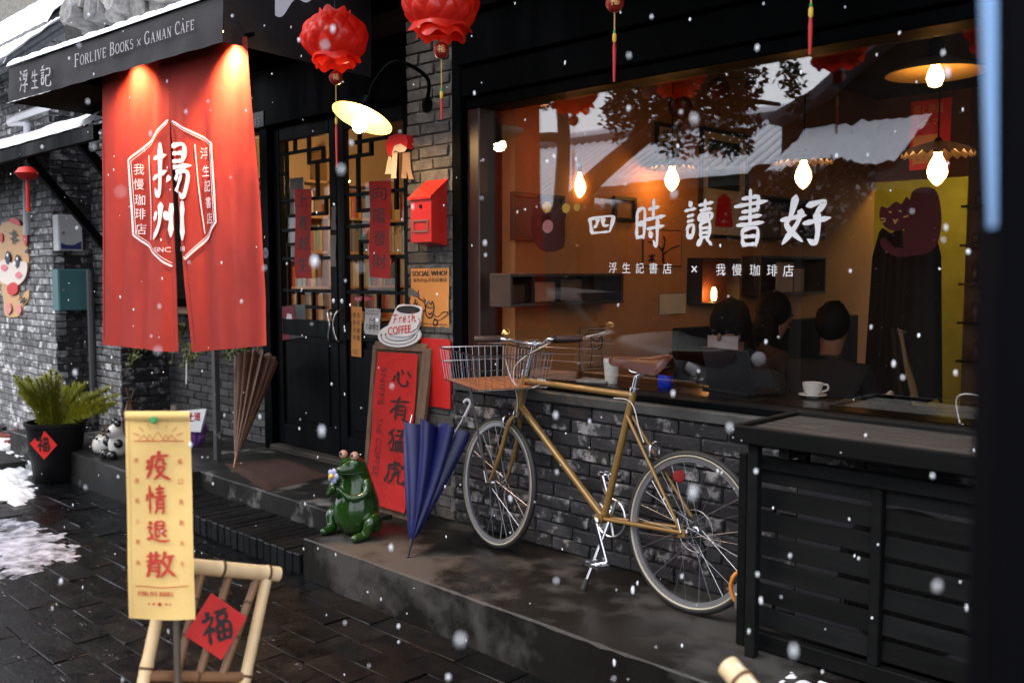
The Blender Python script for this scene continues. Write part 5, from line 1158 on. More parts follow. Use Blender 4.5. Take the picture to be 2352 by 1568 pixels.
flat(ell(924, 771, 49, 27, -.05), M_sw, 'saucer', o_ + .012, .012)
flat([(923, 704), (945, 701), (974, 705), (979, 713), (976, 730), (976, 738), (968, 760), (952, 772), (930, 775), (905, 768), (899, 756), (908, 735)], M_sw, 'cup', o_ + .022, .009)
flat(ell(948, 713, 27, 9, .03), M_ink, 'coffee', o_ + .0235, .001)
flat(ell(948, 715, 21, 6, .03), mat('cup_black', (.02, .02, .02)), 'coffee_surface', o_ + .025, .001)
b = MB(); G = lambda u, v: SGP(u, -v, o_ + .0255)
for st in (ell(924, 771, 42, 21, -.05, 20), ell(926, 769, 34, 15, -.05, 20)):
    pp = [(x, -y) for x, y in st if y > 763]; pp.sort(); line(b, pp, 1.6, lambda x, y: SGP(x, -y, o_ + .0135))
line(b, [(972, -732), (976, -740), (968, -756), (956, -764)], 1.6, G)
b.build('outline', M_ink, cb)
b = MB()
for ch, x0, st in (('F', 912, '10,12 90,6;46,8 38,50 20,92;22,50 70,44'), ('r', 926, '20,40 28,90;26,56 52,36 80,46'), ('e', 935, '16,66 80,56 60,34 22,50 24,84 80,84'), ('s', 945, '74,40 38,42 66,66 62,90 20,88'), ('h', 954, '30,2 22,94;24,64 58,44 66,92 88,86')):
    for q in ribbons(st, .15): b.add([G(x0 + p.x * (14 if ch in 'Fh' else 10), -747 + (x0 - 912) * .13 + p.y * 24) for p in q], [tuple(range(len(q)))])
vs, fs, a_ = text_mesh('COFFEE'); b.add([G(902 + p.x * 52, -771 + p.x * 6 + p.y * 18 + 0) for p in vs], fs); b.add([G(902.7 + p.x * 52, -771 + p.x * 6 + p.y * 18) + sgn * .0003 for p in vs], fs)
b.build('red_lettering', M_red, cb)

# red board behind the sign, foot of the pillar
a = PY(968, 775, -.012); b2 = PY(1040, 940, -.012); MB().bx(a.x, -3.9, -.02, -.006, b2.z, a.z, .002).build('red_board', M_red, label='plain red board at the foot of the pillar behind the sandwich board', cat='board')

# ================================================================= frog statue
def metamesh(els, res, name, m, parent):
    md = bpy.data.metaballs.new(name); md.resolution = res; md.render_resolution = res; md.threshold = .6
    for (p, r, sz) in els:
        e = md.elements.new(); e.co = p; 
        if sz: e.type = 'ELLIPSOID'; e.size_x, e.size_y, e.size_z = sz; e.radius = 1.0
        else: e.radius = r
        e.stiffness = 2
    ob = bpy.data.objects.new(name, md); COL.objects.link(ob); bpy.context.view_layer.update()
    me = bpy.data.meshes.new_from_object(ob.evaluated_get(bpy.context.evaluated_depsgraph_get())); bpy.data.objects.remove(ob)
    me.materials.clear(); me.materials.append(m)
    for p in me.polygons: p.use_smooth = True
    o = bpy.data.objects.new(name, me); COL.objects.link(o); o.parent = parent; return o
def mtube(pts, r0, r1, n=9):
    c = catmull(pts, 4); L = []
    for i, p in enumerate(c): L.append((p, lerp(r0, r1, i / (len(c) - 1)), None))
    return L
fo = PZ(818, 1226, .225); fg = thing('frog_statue', 'glossy green ceramic frog statue at the corner of the platform', 'statue')
ff = V((CAM.x - fo.x, CAM.y - fo.y, 0)).normalized(); ff = (Matrix.Rotation(R(-46), 3, 'Z') @ ff); fs_ = V((-ff.y, ff.x, 0))   # facing
K = 1.38; B = lambda a, b, c: V((ff.x * a + fs_.x * b, ff.y * a + fs_.y * b, c)) * 1.0
E = []
S = 1.0 / .62
for (a, b, c, r) in ((0, 0, .105, .135), (-.01, 0, .17, .125), (-.012, 0, .23, .105), (-.01, 0, .285, .092), (0, 0, .33, .085), (.005, 0, .365, .075)): E.append((B(a, b, c), r * (1.46 if c < .2 else 1.3), None))
for i in range(7): k = i / 6; E.append((B(.04 + .07 * k, 0, .368 - .006 * k), lerp(.078, .034, k), None))
for sg in (-1, 1):
    E.append((B(.035, sg * .04, .4), .042, None))
    E += mtube([B(.02, sg * .105, .3), B(.05, sg * .13, .245), B(.115, sg * .085, .225), B(.14, sg * .02, .27)], .036, .028)
    E += mtube([B(-.02, sg * .125, .05), B(.0, sg * .15, .105), B(.045, sg * .15, .085), B(.055, sg * .135, .03)], .052, .036)
    E += mtube([B(.055, sg * .125, .02), B(.1, sg * .12, .018), B(.13, sg * .118, .016)], .036, .028)
M_frog = mat('green_glaze', (.005, .033, .0045), (.022, .065, .007), rough=.16, scale=7, coat=.3, spec=.5, bump=.1, bscale=18, rvar=.08)
fb = metamesh(E, .011, 'body', M_frog, fg); fb.location = fo
zmin = min((v.co.z for v in fb.data.vertices)); fb.location.z = .2245 - zmin
FO = V((fo.x, fo.y, .225 - zmin))
for sg in (-1, 1):
    ec = FO + B(.045, sg * .042, .435)
    e = MB().ball(ec, .024, 14, 10).build('eye', mat('eye_cream', (.5, .28, .2), rough=.25), fg, 60)
    MB().ball(ec + B(.014, 0, .004), .0125, 10, 8).build('pupil', M_ink, e, 60)
line_pts = catmull([FO + B(.03, -.088, .352), FO + B(.09, -.05, .345), FO + B(.13, 0, .35), FO + B(.09, .05, .345), FO + B(.03, .088, .352)], 6)
MB().tube(line_pts, .0035, 6).build('mouth_line', mat('dark_glaze', (.005, .02, .004), rough=.2), fg, 60)
fw_ = thing('blue_flower', 'small blue flower held by the frog statue', 'flower'); c = FO + B(.165, .01, .345)
for k in range(5):
    a = k * 1.2566; d = B(.25, math.cos(a), math.sin(a)).normalized(); MB().ball(c + d * .024, .02, 8, 6, (1, .5, 1)).build('petal', mat('flower_blue', (.3, .34, .55), rough=.5), fw_, 60)
MB().ball(c + B(.02, 0, 0), .014, 8, 6).build('heart', M_gold, fw_, 60); MB().tube([FO + B(.15, .0, .28), c], .005, 6).build('stem', M_frog, fw_)

# ================================================================= umbrellas
def brolly(name, lab, tip, top, spread, m, n, pleat, hook=None, tipm=None, tiplen=.09, twist=.5, ribs=None, profile=None):
    t = thing(name, lab, 'umbrella'); tip, top = V(tip), V(top); axis = (top - tip).normalized(); L = (top - tip).length
    s = axis.orthogonal().normalized(); q = axis.cross(s)
    def f(u, v):
        a = 2 * math.pi * u; prof = profile(v) if profile else v ** .8
        r = spread * (.06 + .94 * prof) * (1 + pleat * (abs(math.sin(a * n / 2)) - .5) * (.3 + .7 * v)); a2 = a + twist * (1 - v)
        return tip + axis * (tiplen + (L - tiplen) * (v + .02 * math.sin(a * n) * v ** 3)) + (s * math.cos(a2) + q * math.sin(a2)) * r
    MB().grid(f, n * 8, 20).build('canopy', m, t, 50)
    MB().tube([tip, tip + axis * (tiplen + .03)], [.007, .011], 8).build('ferrule', tipm or M_ink, t, 60)
    return t, axis, L, f
utip = PZ(936, 1279, .228); utop = PY(1003, 990, -.33)
t, ax_, L_u, uf = brolly('folded_umbrella', 'folded navy blue umbrella leaning on the sandwich board by the bicycle', utip, utop, .15, mat('navy_nylon', (.003, .0055, .055), (.006, .01, .09), rough=.38, scale=5, bump=.2, bscale=10), 8, .55)
hk = utop + ax_ * .02
MB().tube([utop - ax_ * .3, PY(1062, 965, -.28), PY(1075, 938, -.27)], .006, 8).build('shaft', M_chrome, t, 60)
MB().tube(catmull([PY(1068, 955, -.275), PY(1080, 930, -.268), PY(1079, 920, -.268), PY(1072, 918, -.27), PY(1066, 924, -.272)], 6), .009, 10).build('hook_handle', mat('pale_plastic', (.38, .38, .42), rough=.35), t, 60)
for k in range(5): a = rng.random(); p = uf(a, 1); MB().tube([p, p + ax_ * rng.uniform(.02, .05)], .003, 5).build('rib_tip', M_chrome, t)
b = MB(); vs, fs, a_ = text_mesh('587'); un = (CAM - utop).normalized()
for p, in zip(vs): pass
TP = lambda x, y: PP(x, y, PY(950, 1030, -.42), un)
b.add([TP(962 - p.x * 34, 1012 + p.y * 17 + p.x * -4) for p in vs], fs); b.build('number', M_white, t)
ptip = PZ(537, 1074, .24); ptop = PY(588, 826, .2)
t, ax_, L_u, uf = brolly('paper_umbrella', 'closed brown oiled paper umbrella standing beside the door post', ptip, ptop, .135, mat('oiled_paper', (.07, .03, .021), (.12, .058, .04), rough=.55, scale=7, bump=.3, bscale=30), 15, .5, tipm=mat('umbrella_tip', (.3, .13, .05), rough=.4), twist=.1)
MB().tube([ptop - ax_ * .05, ptop + ax_ * .3], .011, 8).build('handle', M_fr, t)
for k in range(15): a = k / 15; MB().tube([uf(a, v / 8) for v in range(9)], .004, 5).build('rib', mat('umbrella_rib', (.26, .15, .11), rough=.6), t, 60)

# ================================================================= pot, doormat, left bric-a-brac
pc = PZ(132, 1100, 0); pt = thing('plant_pot', 'tall black plastic plant pot on the ground at the left', 'pot')
MB().lathe([(.16, .0), (.17, .01), (.215, .44), (.228, .445), (.228, .47), (.205, .47), (.2, .42), (.0, .4)], pc, n=36).build('pot', mat('black_plastic', (.004, .004, .0045), (.008, .008, .0085), rough=.5, scale=10, spec=.15), pt, 40)
MB().lathe([(.0, .42), (.2, .42), (.0, .4205)], pc, n=24).build('soil', mat('soil', (.02, .013, .008), rough=1), pt)
fn_ = thing('foxtail_fern', 'bushy yellow green foxtail fern growing in the black pot', 'plant')
M_fern = mat('fern_green', (.14, .16, .007), (.3, .29, .018), rough=.6, scale=14, rand=.25)
for k in range(44):
    a = k * 2.4; out = .15 + .95 * ((k * .618) % 1); r0 = .12 * ((k * .37) % 1)
    base = pc + V((r0 * math.cos(a), r0 * math.sin(a), .42)); d = V((math.cos(a) * out, math.sin(a) * out, 1.05 - .5 * out)); d.normalize(); Lp = rng.uniform(.34, .54)
    c = catmull([base, base + d * Lp * .5 + V((0, 0, .03)), base + d * Lp + V((0, 0, -.04 * out))], 10); mbp = MB(); n = len(c)
    mbp.tube(c, .004, 4)
    for i in range(n * 15):
        u = (i + rng.random()) / (n * 15); j = min(n - 2, int(u * (n - 1))); p = c[j].lerp(c[j + 1], u * (n - 1) - j); t_ = (c[j + 1] - c[j]).normalized()
        rad = .042 * (math.sin(math.pi * min(1, .14 + u * .86)) ** .7) + .004; e = t_.orthogonal().normalized(); an = rng.random() * 6.28
        w_ = (Matrix.Rotation(an, 3, t_) @ e) ; rad *= rng.uniform(.55, 1.5); tipp = p + w_ * rad + t_ * rad * .8; sd_ = w_.cross(t_) * .0032
        mbp.add([p - sd_, p + sd_, tipp + sd_ * .6, tipp - sd_ * .6], [(0, 1, 2, 3)])
    mbp.build('plume', M_fern, fn_, weld=False)
# red diamond on the pot
tdir = (CAM - pc); tdir.z = 0; tdir.normalize(); 
def diamond(cx, cy, plane_p, nrm, h, name, lab, bend=None):
    t = thing(name, lab, 'paper'); c = PP(cx, cy, plane_p, nrm); u_ = V((0, 0, 1)).cross(nrm).normalized(); v_ = nrm.cross(u_)
    S_ = lambda u, v, o=0.: c + u_ * (u * h) + v_ * (v * h) + nrm * (o + (bend(u) if bend else 0))
    n = 8; D_ = lambda a, b_, o=0.: S_((a - b_), (a + b_ - 1), o)      # diagonal square
    MB().grid(lambda a, b_: D_(a, b_), 8, 8).build('sheet', M_red, t, 60)
    b = MB(); write_brush(b, '福', lambda u, v: S_(u, v, .0025), -.46, -.5, .92, 1.0, .13); b.build('brush_mark', M_ink, t); return t
nd = (Matrix.Rotation(R(-38), 3, 'Z') @ tdir); diamond(100, 1020, pc + nd * .205 + V((0, 0, .25)), nd, .12, 'fortune_paper', 'red diamond paper with black character on the plant pot')
mt = PZ(612, 1090, .24)
q = [PZ(x, y, .2405) for x, y in ((515, 1066), (612, 1128), (758, 1092), (650, 1050))]
MB().grid(lambda u, v: q[0].lerp(q[1], u).lerp(q[3].lerp(q[2], u), v) + V((0, 0, .012 * min(1, 8 * min(u, 1 - u, v, 1 - v)) + .004 * mnoise.noise(V((u * 6, v * 6, 0))))), 24, 24).build('doormat', mat('coir', (.035, .013, .008), (.06, .024, .014), rough=.95, scale=60, bump=.8, bscale=200), label='rust brown coir doormat on the landing before the door', cat='doormat')
# plant shelf with ivy
ps = thing('plant_shelf', 'weathered plank shelf on a thin post under the red curtain', 'shelf')
a = PY(372, 815, .25); b2 = PY(622, 828, .25); MB().bx(a.x, -6.66, .12, .44, 1.3, 1.335, .004).build('plank', M_fr, ps)
pp = PZ(500, 1056, .24); MB().bx(pp.x - .025, pp.x + .025, pp.y - .02, pp.y + .02, .2405, 1.299, .003).build('post', mat('scuffed_grey', (.035, .037, .04), (.06, .06, .065), rough=.5, scale=10, patch=(.4, .4, .4), pscale=14, pthr=.68), ps)
def leafy(cen, spread, n, lab, drop):
    t = thing('trailing_ivy', lab, 'plant'); m = MB(); st = MB()
    for k in range(7):
        p = cen + V((rng.uniform(-1, 1) * spread, rng.uniform(-.08, .02), .05)); c = catmull([p, p + V((rng.uniform(-.05, .05), -.06, .05)), p + V((rng.uniform(-.08, .08), -.1, -drop * rng.uniform(.4, 1)))], 8); st.tube(c, .003, 4)
        for i in range(n):
            q_ = c[rng.randrange(len(c))] + V((rng.uniform(-.03, .03), rng.uniform(-.03, .03), rng.uniform(-.02, .02))); r_ = rng.uniform(.012, .026)
            d = V((rng.uniform(-1, 1), rng.uniform(-1, -.2), rng.uniform(-.6, .5))).normalized(); e = d.cross(V((0, 0, 1))).normalized(); f_ = V((rng.uniform(-.3, .3), -.3, rng.uniform(-1, 0))).normalized()
            m.add([q_, q_ + e * r_ * .7 + f_ * r_ * .6, q_ + f_ * r_ * 1.7, q_ - e * r_ * .7 + f_ * r_ * .6], [(0, 1, 2, 3)])
    st.build('stems', M_fern, t, weld=False); m.build('leaves', mat('ivy_leaf', (.03, .05, .008), (.12, .13, .02), rough=.45, scale=20), t, weld=False)
for (x, y, s_, lab, dr) in ((340, 812, .12, 'trailing ivy at the left end of the plant shelf', .15), (428, 770, .08, 'taller trailing ivy showing through the curtain slit', .28), (470, 815, .14, 'trailing ivy beside the post of the plant shelf', .14), (575, 812, .1, 'trailing ivy at the right end of the plant shelf', .1)):
    leafy(PY(x, y, .22), s_, 26, lab, dr)
tgp = PY(428, 838, .12); MB().box(tgp + V((0, 0, -.06)), (.02, .006, .2), Matrix.Rotation(.08, 3, 'Y')).build('hanging_label', mat('tag_white', (.5, .5, .5)), label='thin white tag hanging under the plant shelf', cat='tag')
# sign card with writing and purple bundle
t = thing('leaning_card', 'white hand-lettered card leaning against the recessed wall', 'sign'); q = [PY(x, y, -.05) for x, y in ((408, 944), (474, 938), (460, 992), (415, 990))]
MB().add(q + [p + V((0, .012, 0)) for p in q], [(0, 1, 2, 3), (7, 6, 5, 4), (0, 4, 5, 1), (1, 5, 6, 2), (2, 6, 7, 3), (3, 7, 4, 0)]).build('card', mat('card_white', (.6, .6, .64)), t)
b = MB()
for i, ch in enumerate('去上班'): write_text(b, ch, lambda u, v: PY(u, -v, -.053), 416 + i * 15, -968 + i, 14, 20, .4)
b.build('red_writing', M_red, t)
po = PZ(447, 1022, .24); m = MB(); 
def crump(u, v):
    a = 2 * math.pi * u; th = math.pi * v; n = mnoise.noise(V((math.cos(a) * 2.2, math.sin(a) * 2.2, v * 5))) * .35
    r_ = (.1 + .03 * n) * math.sin(th) ** .8; return po + V((r_ * math.cos(a), r_ * math.sin(a), .12 - .13 * math.cos(math.pi - th) * -1 + .03 * n))
MB().grid(lambda u, v: po + V((lambda a, th, n: V((.085 * (1 + .5 * n) * math.sin(th) * math.cos(a), .085 * (1 + .5 * n) * math.sin(th) * math.sin(a), .12 + .125 * (1 + .2 * n) * math.cos(th))))(2 * math.pi * u, math.pi * v, mnoise.noise(V((math.cos(2 * math.pi * u) * 2.5, math.sin(2 * math.pi * u) * 2.5, v * 6))))), 40, 24).build('purple_bundle', mat('purple_tissue', (.2, .07, .35), (.32, .15, .5), rough=.6, scale=8, bump=.3), 25 and None, 25, label='crumpled purple tissue bundle under the white card', cat='bundle')
# figurines
o = PZ(243, 1040, .24); t = thing('basket_figurine', 'round white figurine wearing a brown basket hood on the plinth', 'figurine')
MB().lathe([(.05, 0), (.09, .02), (.1, .07), (.085, .12), (.05, .15), (.0, .155)], o, n=22).build('body', mat('glazed_white', (.6, .58, .54), rough=.25, coat=.4), t, 60)
MB().lathe([(.06, .1), (.105, .13), (.11, .17), (.08, .22), (.0, .235)], o + V((0, .03, -.01)), (.0, .25, 1), 20).build('basket_hood', mat('wicker', (.09, .05, .025), (.16, .09, .05), rough=.7, scale=40, bump=.6), t, 50)
for sg in (-1, 1): MB().ball(o + V((.03 * sg + .02, -.085, .13)), .011, 8, 6).build('eye', M_ink, t, 60)
o = PZ(272, 1050, .24); t = thing('panda_figurine', 'black and white panda figurine on the plinth by the yellow banner', 'figurine')
els = [(V((0, 0, .08)), .12, None), (V((0, 0, .13)), .1, None), (V((.01, -.02, .21)), .095, None), (V((.02, -.05, .2)), .06, None)]
bd = metamesh(els, .012, 'body', mat('glazed_white', (.6, .58, .54)), t); bd.location = o
for (d, r_) in (((.055, -.02, .27), .028), ((-.05, .0, .27), .028), ((.08, -.03, .12), .035), ((-.07, -.05, .12), .035), ((.05, -.07, .03), .04), ((-.05, -.08, .03), .04), ((.04, -.09, .22), .016), ((-.012, -.1, .22), .016), ((.014, -.115, .19), .01)): MB().ball(o + V(d), r_, 10, 8).build('black_patch', mat('glazed_black', (.01, .01, .012), rough=.25, coat=.4), t, 60)
o = PZ(290, 990, .24); t = thing('twig_vase', 'small brown vase of dry twigs behind the yellow banner', 'vase'); o = V((o.x + .1, o.y, .24))
MB().lathe([(.04, 0), (.06, .08), (.05, .2), (.03, .26), (.034, .28)], o, n=16).build('vase', mat('brown_glaze', (.08, .03, .015), rough=.3), t, 50)
for k in range(5): MB().tube([o + V((0, 0, .26)), o + V((rng.uniform(-.06, .06), rng.uniform(-.06, .06), .4))], .004, 5).build('twig', M_fr, t)

# ================================================================= louvred cover with air conditioner
cx0 = -1.79; CYF = -.535; CZT = 1.092
cr = thing('slatted_cover', 'dark slatted wooden cover box against the wall at the right', 'cabinet')
cx1 = -.262
MB().bx(cx0, cx1, CYF, CYF + .03, CZT - .062, CZT, .004).build('lid_edge', M_crate, cr)
MB().bx(cx0, cx1, -.06, -.03, CZT - .062, CZT, .004).build('lid_edge', M_crate, cr)
MB().bx(cx0, cx0 + .03, CYF + .031, -.061, CZT - .062, CZT, .004).build('lid_edge', M_crate, cr)
M_lid = mat('lid_plank', (.014, .0135, .013), (.034, .033, .032), spec=.3, rough=.45, scale=7, bump=.35, bscale=30, stretch=(.5, 4, 4), rand=.2, rvar=.15)
for k in range(6): y0 = CYF + .033 + k * .0735; MB().bx(cx0 + .032, cx1, y0, y0 + .0685, CZT - .03, CZT - .014, .002).build('lid_plank', M_lid, cr)
PYF = -.42; zt = .968
xs = [cx0 - .02, -1.30, -.81, -.3]
MB().bx(xs[0], cx1, PYF - .002, PYF + .04, zt - .05, zt, .004).build('top_rail', M_crate, cr)
MB().bx(xs[0], cx1, PYF - .002, PYF + .04, .235, .30, .004).build('bottom_rail', M_crate, cr)
for k, x in enumerate(xs): MB().bx(x, x + .036, PYF - (.004 if k else .006), PYF + .038, .228 if k == 0 else .302, zt - .052 if k else zt + .002, .004).build('stile', M_crate, cr)
for k in range(3):
    for i in range(7):
        zc_ = .352 + i * .0915; Mx = Matrix.Rotation(R(-7), 3, 'X')
        MB().box(((xs[k] + .037 + xs[k + 1]) / 2, PYF + .03, zc_), (xs[k + 1] - xs[k] - .04, .011, .071), Mx, .002).build('slat', M_crate, cr)
for y in (-.5, -.12): MB().bx(cx0 + .06, cx0 + .1, y, y + .04, .226, CZT - .063, .004).build('corner_post', M_crate, cr)
for x in (xs[0] + .2, -.5): MB().bx(x, x + .04, CYF + .04, -.07, .985, 1.025, .003).build('batten', M_crate, cr)
for (x, z) in ((cx0 + .02, -.015), (cx0 + .02, -.045), (cx0 + .055, -.052), (-1.36, -.045)): MB().lathe([(.004, 0), (.004, .002), (0, .003)], (x, CYF, CZT + z), (0, -1, 0), 8).build('nail', M_alu, cr)
ac = thing('air_conditioner', 'grey outdoor air conditioner unit behind the wooden slats', 'air conditioner')
MB().bx(-1.62, -.72, -.33, -.05, .29, .9, .01).build('case', mat('ac_grey', (.12, .115, .125), rough=.5), ac)
for k in range(40):
    a0 = k / 39; x = lerp(-1.45, -.95, a0); h_ = math.sqrt(max(0, 1 - (2 * a0 - 1) ** 2)) * .25
    if h_ > .01: MB().tube([V((x - .03, -.335, .59 - h_)), V((x + .03, -.335, .59 + h_))], .003, 5).build('grille_wire', M_ink, ac)
MB().lathe([(.0, .0), (.255, .001), (.255, .002), (0, .003)], (-1.2, -.331, .59), (0, -1, 0), 40).build('fan_opening', mat('fan_black', (.01, .01, .01)), ac)
# ================================================================= bicycle
bk = thing('bicycle', 'golden brown city bicycle with wire basket leaning against the low wall', 'bicycle')
M_gold = mat('bronze_paint', (.19, .105, .026), (.225, .128, .034), rough=.4, scale=30, coat=.2, metal=.25)
M_leath = mat('brown_leather', (.05, .012, .0065), (.07, .017, .009), rough=.36, scale=20, bump=.06, bscale=60, spec=.25)
CR, CFp = V((-2.14, -.275, .226)), V((-3.37, -.2, .226)); e1 = (CR - CFp).normalized(); LN = R(5.5)
e2 = (V((0, 0, 1)) * math.cos(LN) + V((0, 1, 0)) * math.sin(LN)); e2 = (e2 - e1 * e2.dot(e1)).normalized(); en = e1.cross(e2)
en = en if en.y < 0 else -en                                            # towards the street
z7 = lambda x, y: ((1050 + x / 2.011) * .91875, (780 + y / 2.011) * .91875)
def K7(x, y, off=0.): a = z7(x, y); return PP(a[0], a[1], CR + en * off, en)
WR = .34
def wheel(c, u, v, n, nm, sprok=False):
    t = bpy.data.objects.new(nm, None); COL.objects.link(t); t.parent = bk
    ring = lambda r, o, k=64: [c + (u * math.cos(2 * math.pi * i / k) + v * math.sin(2 * math.pi * i / k)) * r + n * o for i in range(k)]
    MB().tube(ring(WR - .0145, 0, 72), .0145, 10, closed=True).build('tyre', M_rubber, t, 60)
    for sg in (-1, 1): MB().tube(ring(WR - .024, sg * .0095, 72), .0055, 6, closed=True).build('gum_wall', mat('gum_rubber', (.4, .36, .26), rough=.6), t, 60)
    rim = MB(); 
    for sg in (1,):
        R1, R2 = WR - .027, WR - .05; k = 72; a = [ring(R1, -.009, k), ring(R1, .009, k), ring(R2, .007, k), ring(R2, -.007, k)]
        vs = [p for rr in a for p in rr]; fs = [(j * k + i, j * k + (i + 1) % k, ((j + 1) % 4) * k + (i + 1) % k, ((j + 1) % 4) * k + i) for j in range(4) for i in range(k)]; rim.add(vs, fs)
    rim.build('rim', mat('rim_alloy', (.62, .62, .66), rough=.28, metal=.9), t, 40)
    hub = MB().lathe([(.012, -.055), (.012, -.04), (.026, -.038), (.026, -.034), (.015, -.028), (.013, .0), (.015, .028), (.026, .034), (.026, .038), (.012, .04), (.012, .055)], c, n, 18).build('hub', M_chrome, t, 40)
    for i in range(28):
        sg = 1 if i % 2 else -1; a = 2 * math.pi * i / 28; b_ = a + (1.35 if (i // 2) % 2 else -1.35) 
        MB().tube([c + (u * math.cos(b_) + v * math.sin(b_)) * .024 + n * sg * .035, c + (u * math.cos(a) + v * math.sin(a)) * (WR - .045)], .0009, 4).build('spoke', M_steel, t)
    return t
cR = CR + e2 * WR; stq = Matrix.Rotation(R(-8), 3, 'Z'); f1 = (stq @ e1).normalized(); f2 = (e2 - f1 * e2.dot(f1)).normalized(); fnn = f1.cross(f2); fnn = fnn if fnn.y < 0 else -fnn
cF = CFp + e2 * WR
wheel(cR, e1, e2, en, 'rear_wheel'); wheel(cF, f1, f2, fnn, 'front_wheel')
MB().lathe([(.02, -.03), (.055, -.034), (.055, -.036), (.04, -.038), (.04, -.044), (.02, -.05)], cR, en, 24).build('cassette', mat('dark_steel', (.08, .08, .085), rough=.4, metal=.9), bk, 40)
MB().tube([cR - en * .03 + (e1 * math.cos(2 * math.pi * i / 40) + e2 * math.sin(2 * math.pi * i / 40)) * .088 for i in range(40)], .0018, 5, closed=True).build('spoke_guard', M_steel, bk)
hT, hB = K7(532, 305), K7(488, 512); st = K7(1075, 395); BB = K7(925, 1035)
fr_ = bpy.data.objects.new('frame', None); COL.objects.link(fr_); fr_.parent = bk
def tb(p, q, r, nm, par=fr_, m=None): return MB().tube([p, q], r, 14).build(nm, m or M_gold, par, 50)
tb(hT, hB, .02, 'head_tube'); tb(K7(535, 345), K7(1062, 418), .0155, 'top_tube'); tb(K7(508, 475), BB, .0175, 'down_tube'); tb(st, BB, .0165, 'seat_tube')
MB().lathe([(.022, -.038), (.022, .038)], BB, en, 18).build('bottom_bracket', M_gold, fr_, 40)
for sg in (1, -1):
    tb(BB + en * sg * .02, cR + en * sg * .062, .0095, 'chain_stay'); tb(K7(1052, 520) + en * sg * .016, cR + en * sg * .062, .008, 'seat_stay')
    MB().box(cR + en * sg * .063, (.04, .006, .035), Matrix((e1, en, e2)).transposed(), .002).build('dropout', M_gold, fr_)
fk = hB; crown = K7(484, 522)
for sg in (1, -1): MB().tube(catmull([crown + fnn * sg * .012, crown.lerp(cF, .12) + fnn * sg * .034, crown.lerp(cF, .55) + fnn * sg * .045 + e1 * .012, crown.lerp(cF, .85) + fnn * sg * .05 + e1 * .006, cF + fnn * sg * .052 - e1 * .004], 6), [.0125] * 8 + [.011] * 8 + [.008] * 9, 12).build('fork_blade', M_gold, fr_, 50)
tb(K7(530, 318), K7(536, 286), .021, 'headset', bk, M_chrome); tb(K7(490, 500), crown, .021, 'crown_race', bk, M_chrome)
tb(K7(540, 300), K7(576, 162), .0115, 'stem', bk, M_chrome)
tb(st, K7(1090, 325), .0135, 'seat_post', bk, M_chrome); tb(K7(1088, 325), K7(1130, 306), .011, 'seat_post_head', bk, M_chrome)
MB().lathe([(.021, -.008), (.021, .008)], K7(1077, 390), (st - BB), 16).build('seat_clamp', M_chrome, bk, 40)
# saddle
s0, s1 = K7(948, 232), K7(1272, 236); sl = (s1 - s0)
def sad(u, v):          # u along, v across the top
    w_ = lerp(.02, .075, max(0, (u - .3) / .7) ** 1.3) + .006 * math.sin(math.pi * min(1, u * 3)); a = (v - .5) * math.pi
    drop = .06 * max(0, (u - .25) / .75) ** 1.1 + .045
    end = min(1, u * 9) * min(1, (1 - u) * 9) ; end = end ** .5
    return s0 + sl * u + en * (math.sin(a) * w_ * end) + e2 * (.014 - .014 * math.sin(u * 3.1) + (math.cos(a) - 1) * drop * end - (1 - end) * .015 + .012 * u)
sdl = MB().grid(sad, 30, 16).build('saddle', M_leath, bk, 70)
for sg in (1, -1): MB().tube(catmull([K7(1040, 262) + en * sg * .006, K7(1080, 300) + en * sg * .02, K7(1150, 300) + en * sg * .02, K7(1235, 268) + en * sg * .028], 6), .0035, 6).build('saddle_rail', M_chrome, bk, 60)
# bars
g0, g1 = V((-3.268, -.425, 1.325)), V((-2.915, -.03, 1.327)); sc = K7(576, 160); hd = (g1 - g0).normalized(); fwd = V((-hd.y, hd.x, 0)).normalized(); fwd = fwd if fwd.x < 0 else -fwd
MB().tube(catmull([g0 + hd * .02, g0 + hd * .12, g0 + hd * .17 - V((0, 0, .006)) + fwd * .005, sc - hd * .045 + fwd * .02, sc + fwd * .024, sc + hd * .045 + fwd * .02, g1 - hd * .17 - V((0, 0, .006)) + fwd * .005, g1 - hd * .12, g1 - hd * .02], 6), .0112, 12).build('handlebar', M_chrome, bk, 60)
MB().lathe([(.018, -.022), (.019, 0), (.018, .022)], sc + fwd * .02, hd, 16).build('bar_clamp', M_chrome, bk, 40)
MB().tube([sc, sc + fwd * .02], .014, 10).build('stem_nose', M_chrome, bk)
for a, sg in ((g0, 1), (g1, -1)):
    MB().lathe([(.0, 0), (.014, .001), (.0165, .006), (.0165, .125), (.014, .13)], a, hd * sg, 18).build('grip', mat('brown_grip', (.03, .012, .008), (.045, .018, .012), rough=.55, scale=30, bump=.3), bk, 40)
    lv = a + hd * sg * .14
    MB().tube(catmull([lv + fwd * .012, lv + fwd * .035 - V((0, 0, .018)), lv - hd * sg * .05 + fwd * .042 - V((0, 0, .02)), lv - hd * sg * .13 + fwd * .035 - V((0, 0, .014))], 6), [.009] * 6 + [.006] * 13, 8).build('brake_lever', M_chrome if sg > 0 else M_ink, bk, 60)
    MB().lathe([(.016, -.012), (.017, 0), (.016, .012)], lv, hd, 14).build('lever_clamp', M_chrome if sg > 0 else M_ink, bk, 40)
bp = g0 + hd * .155 + V((0, 0, .018)); MB().lathe([(.006, -.008), (.008, .004), (.024, .006), (.024, .012), (.018, .026), (.008, .033), (.0, .034)], bp, (0, 0, 1), 20).build('bell', mat('brass', (.6, .38, .12)), bk, 50)
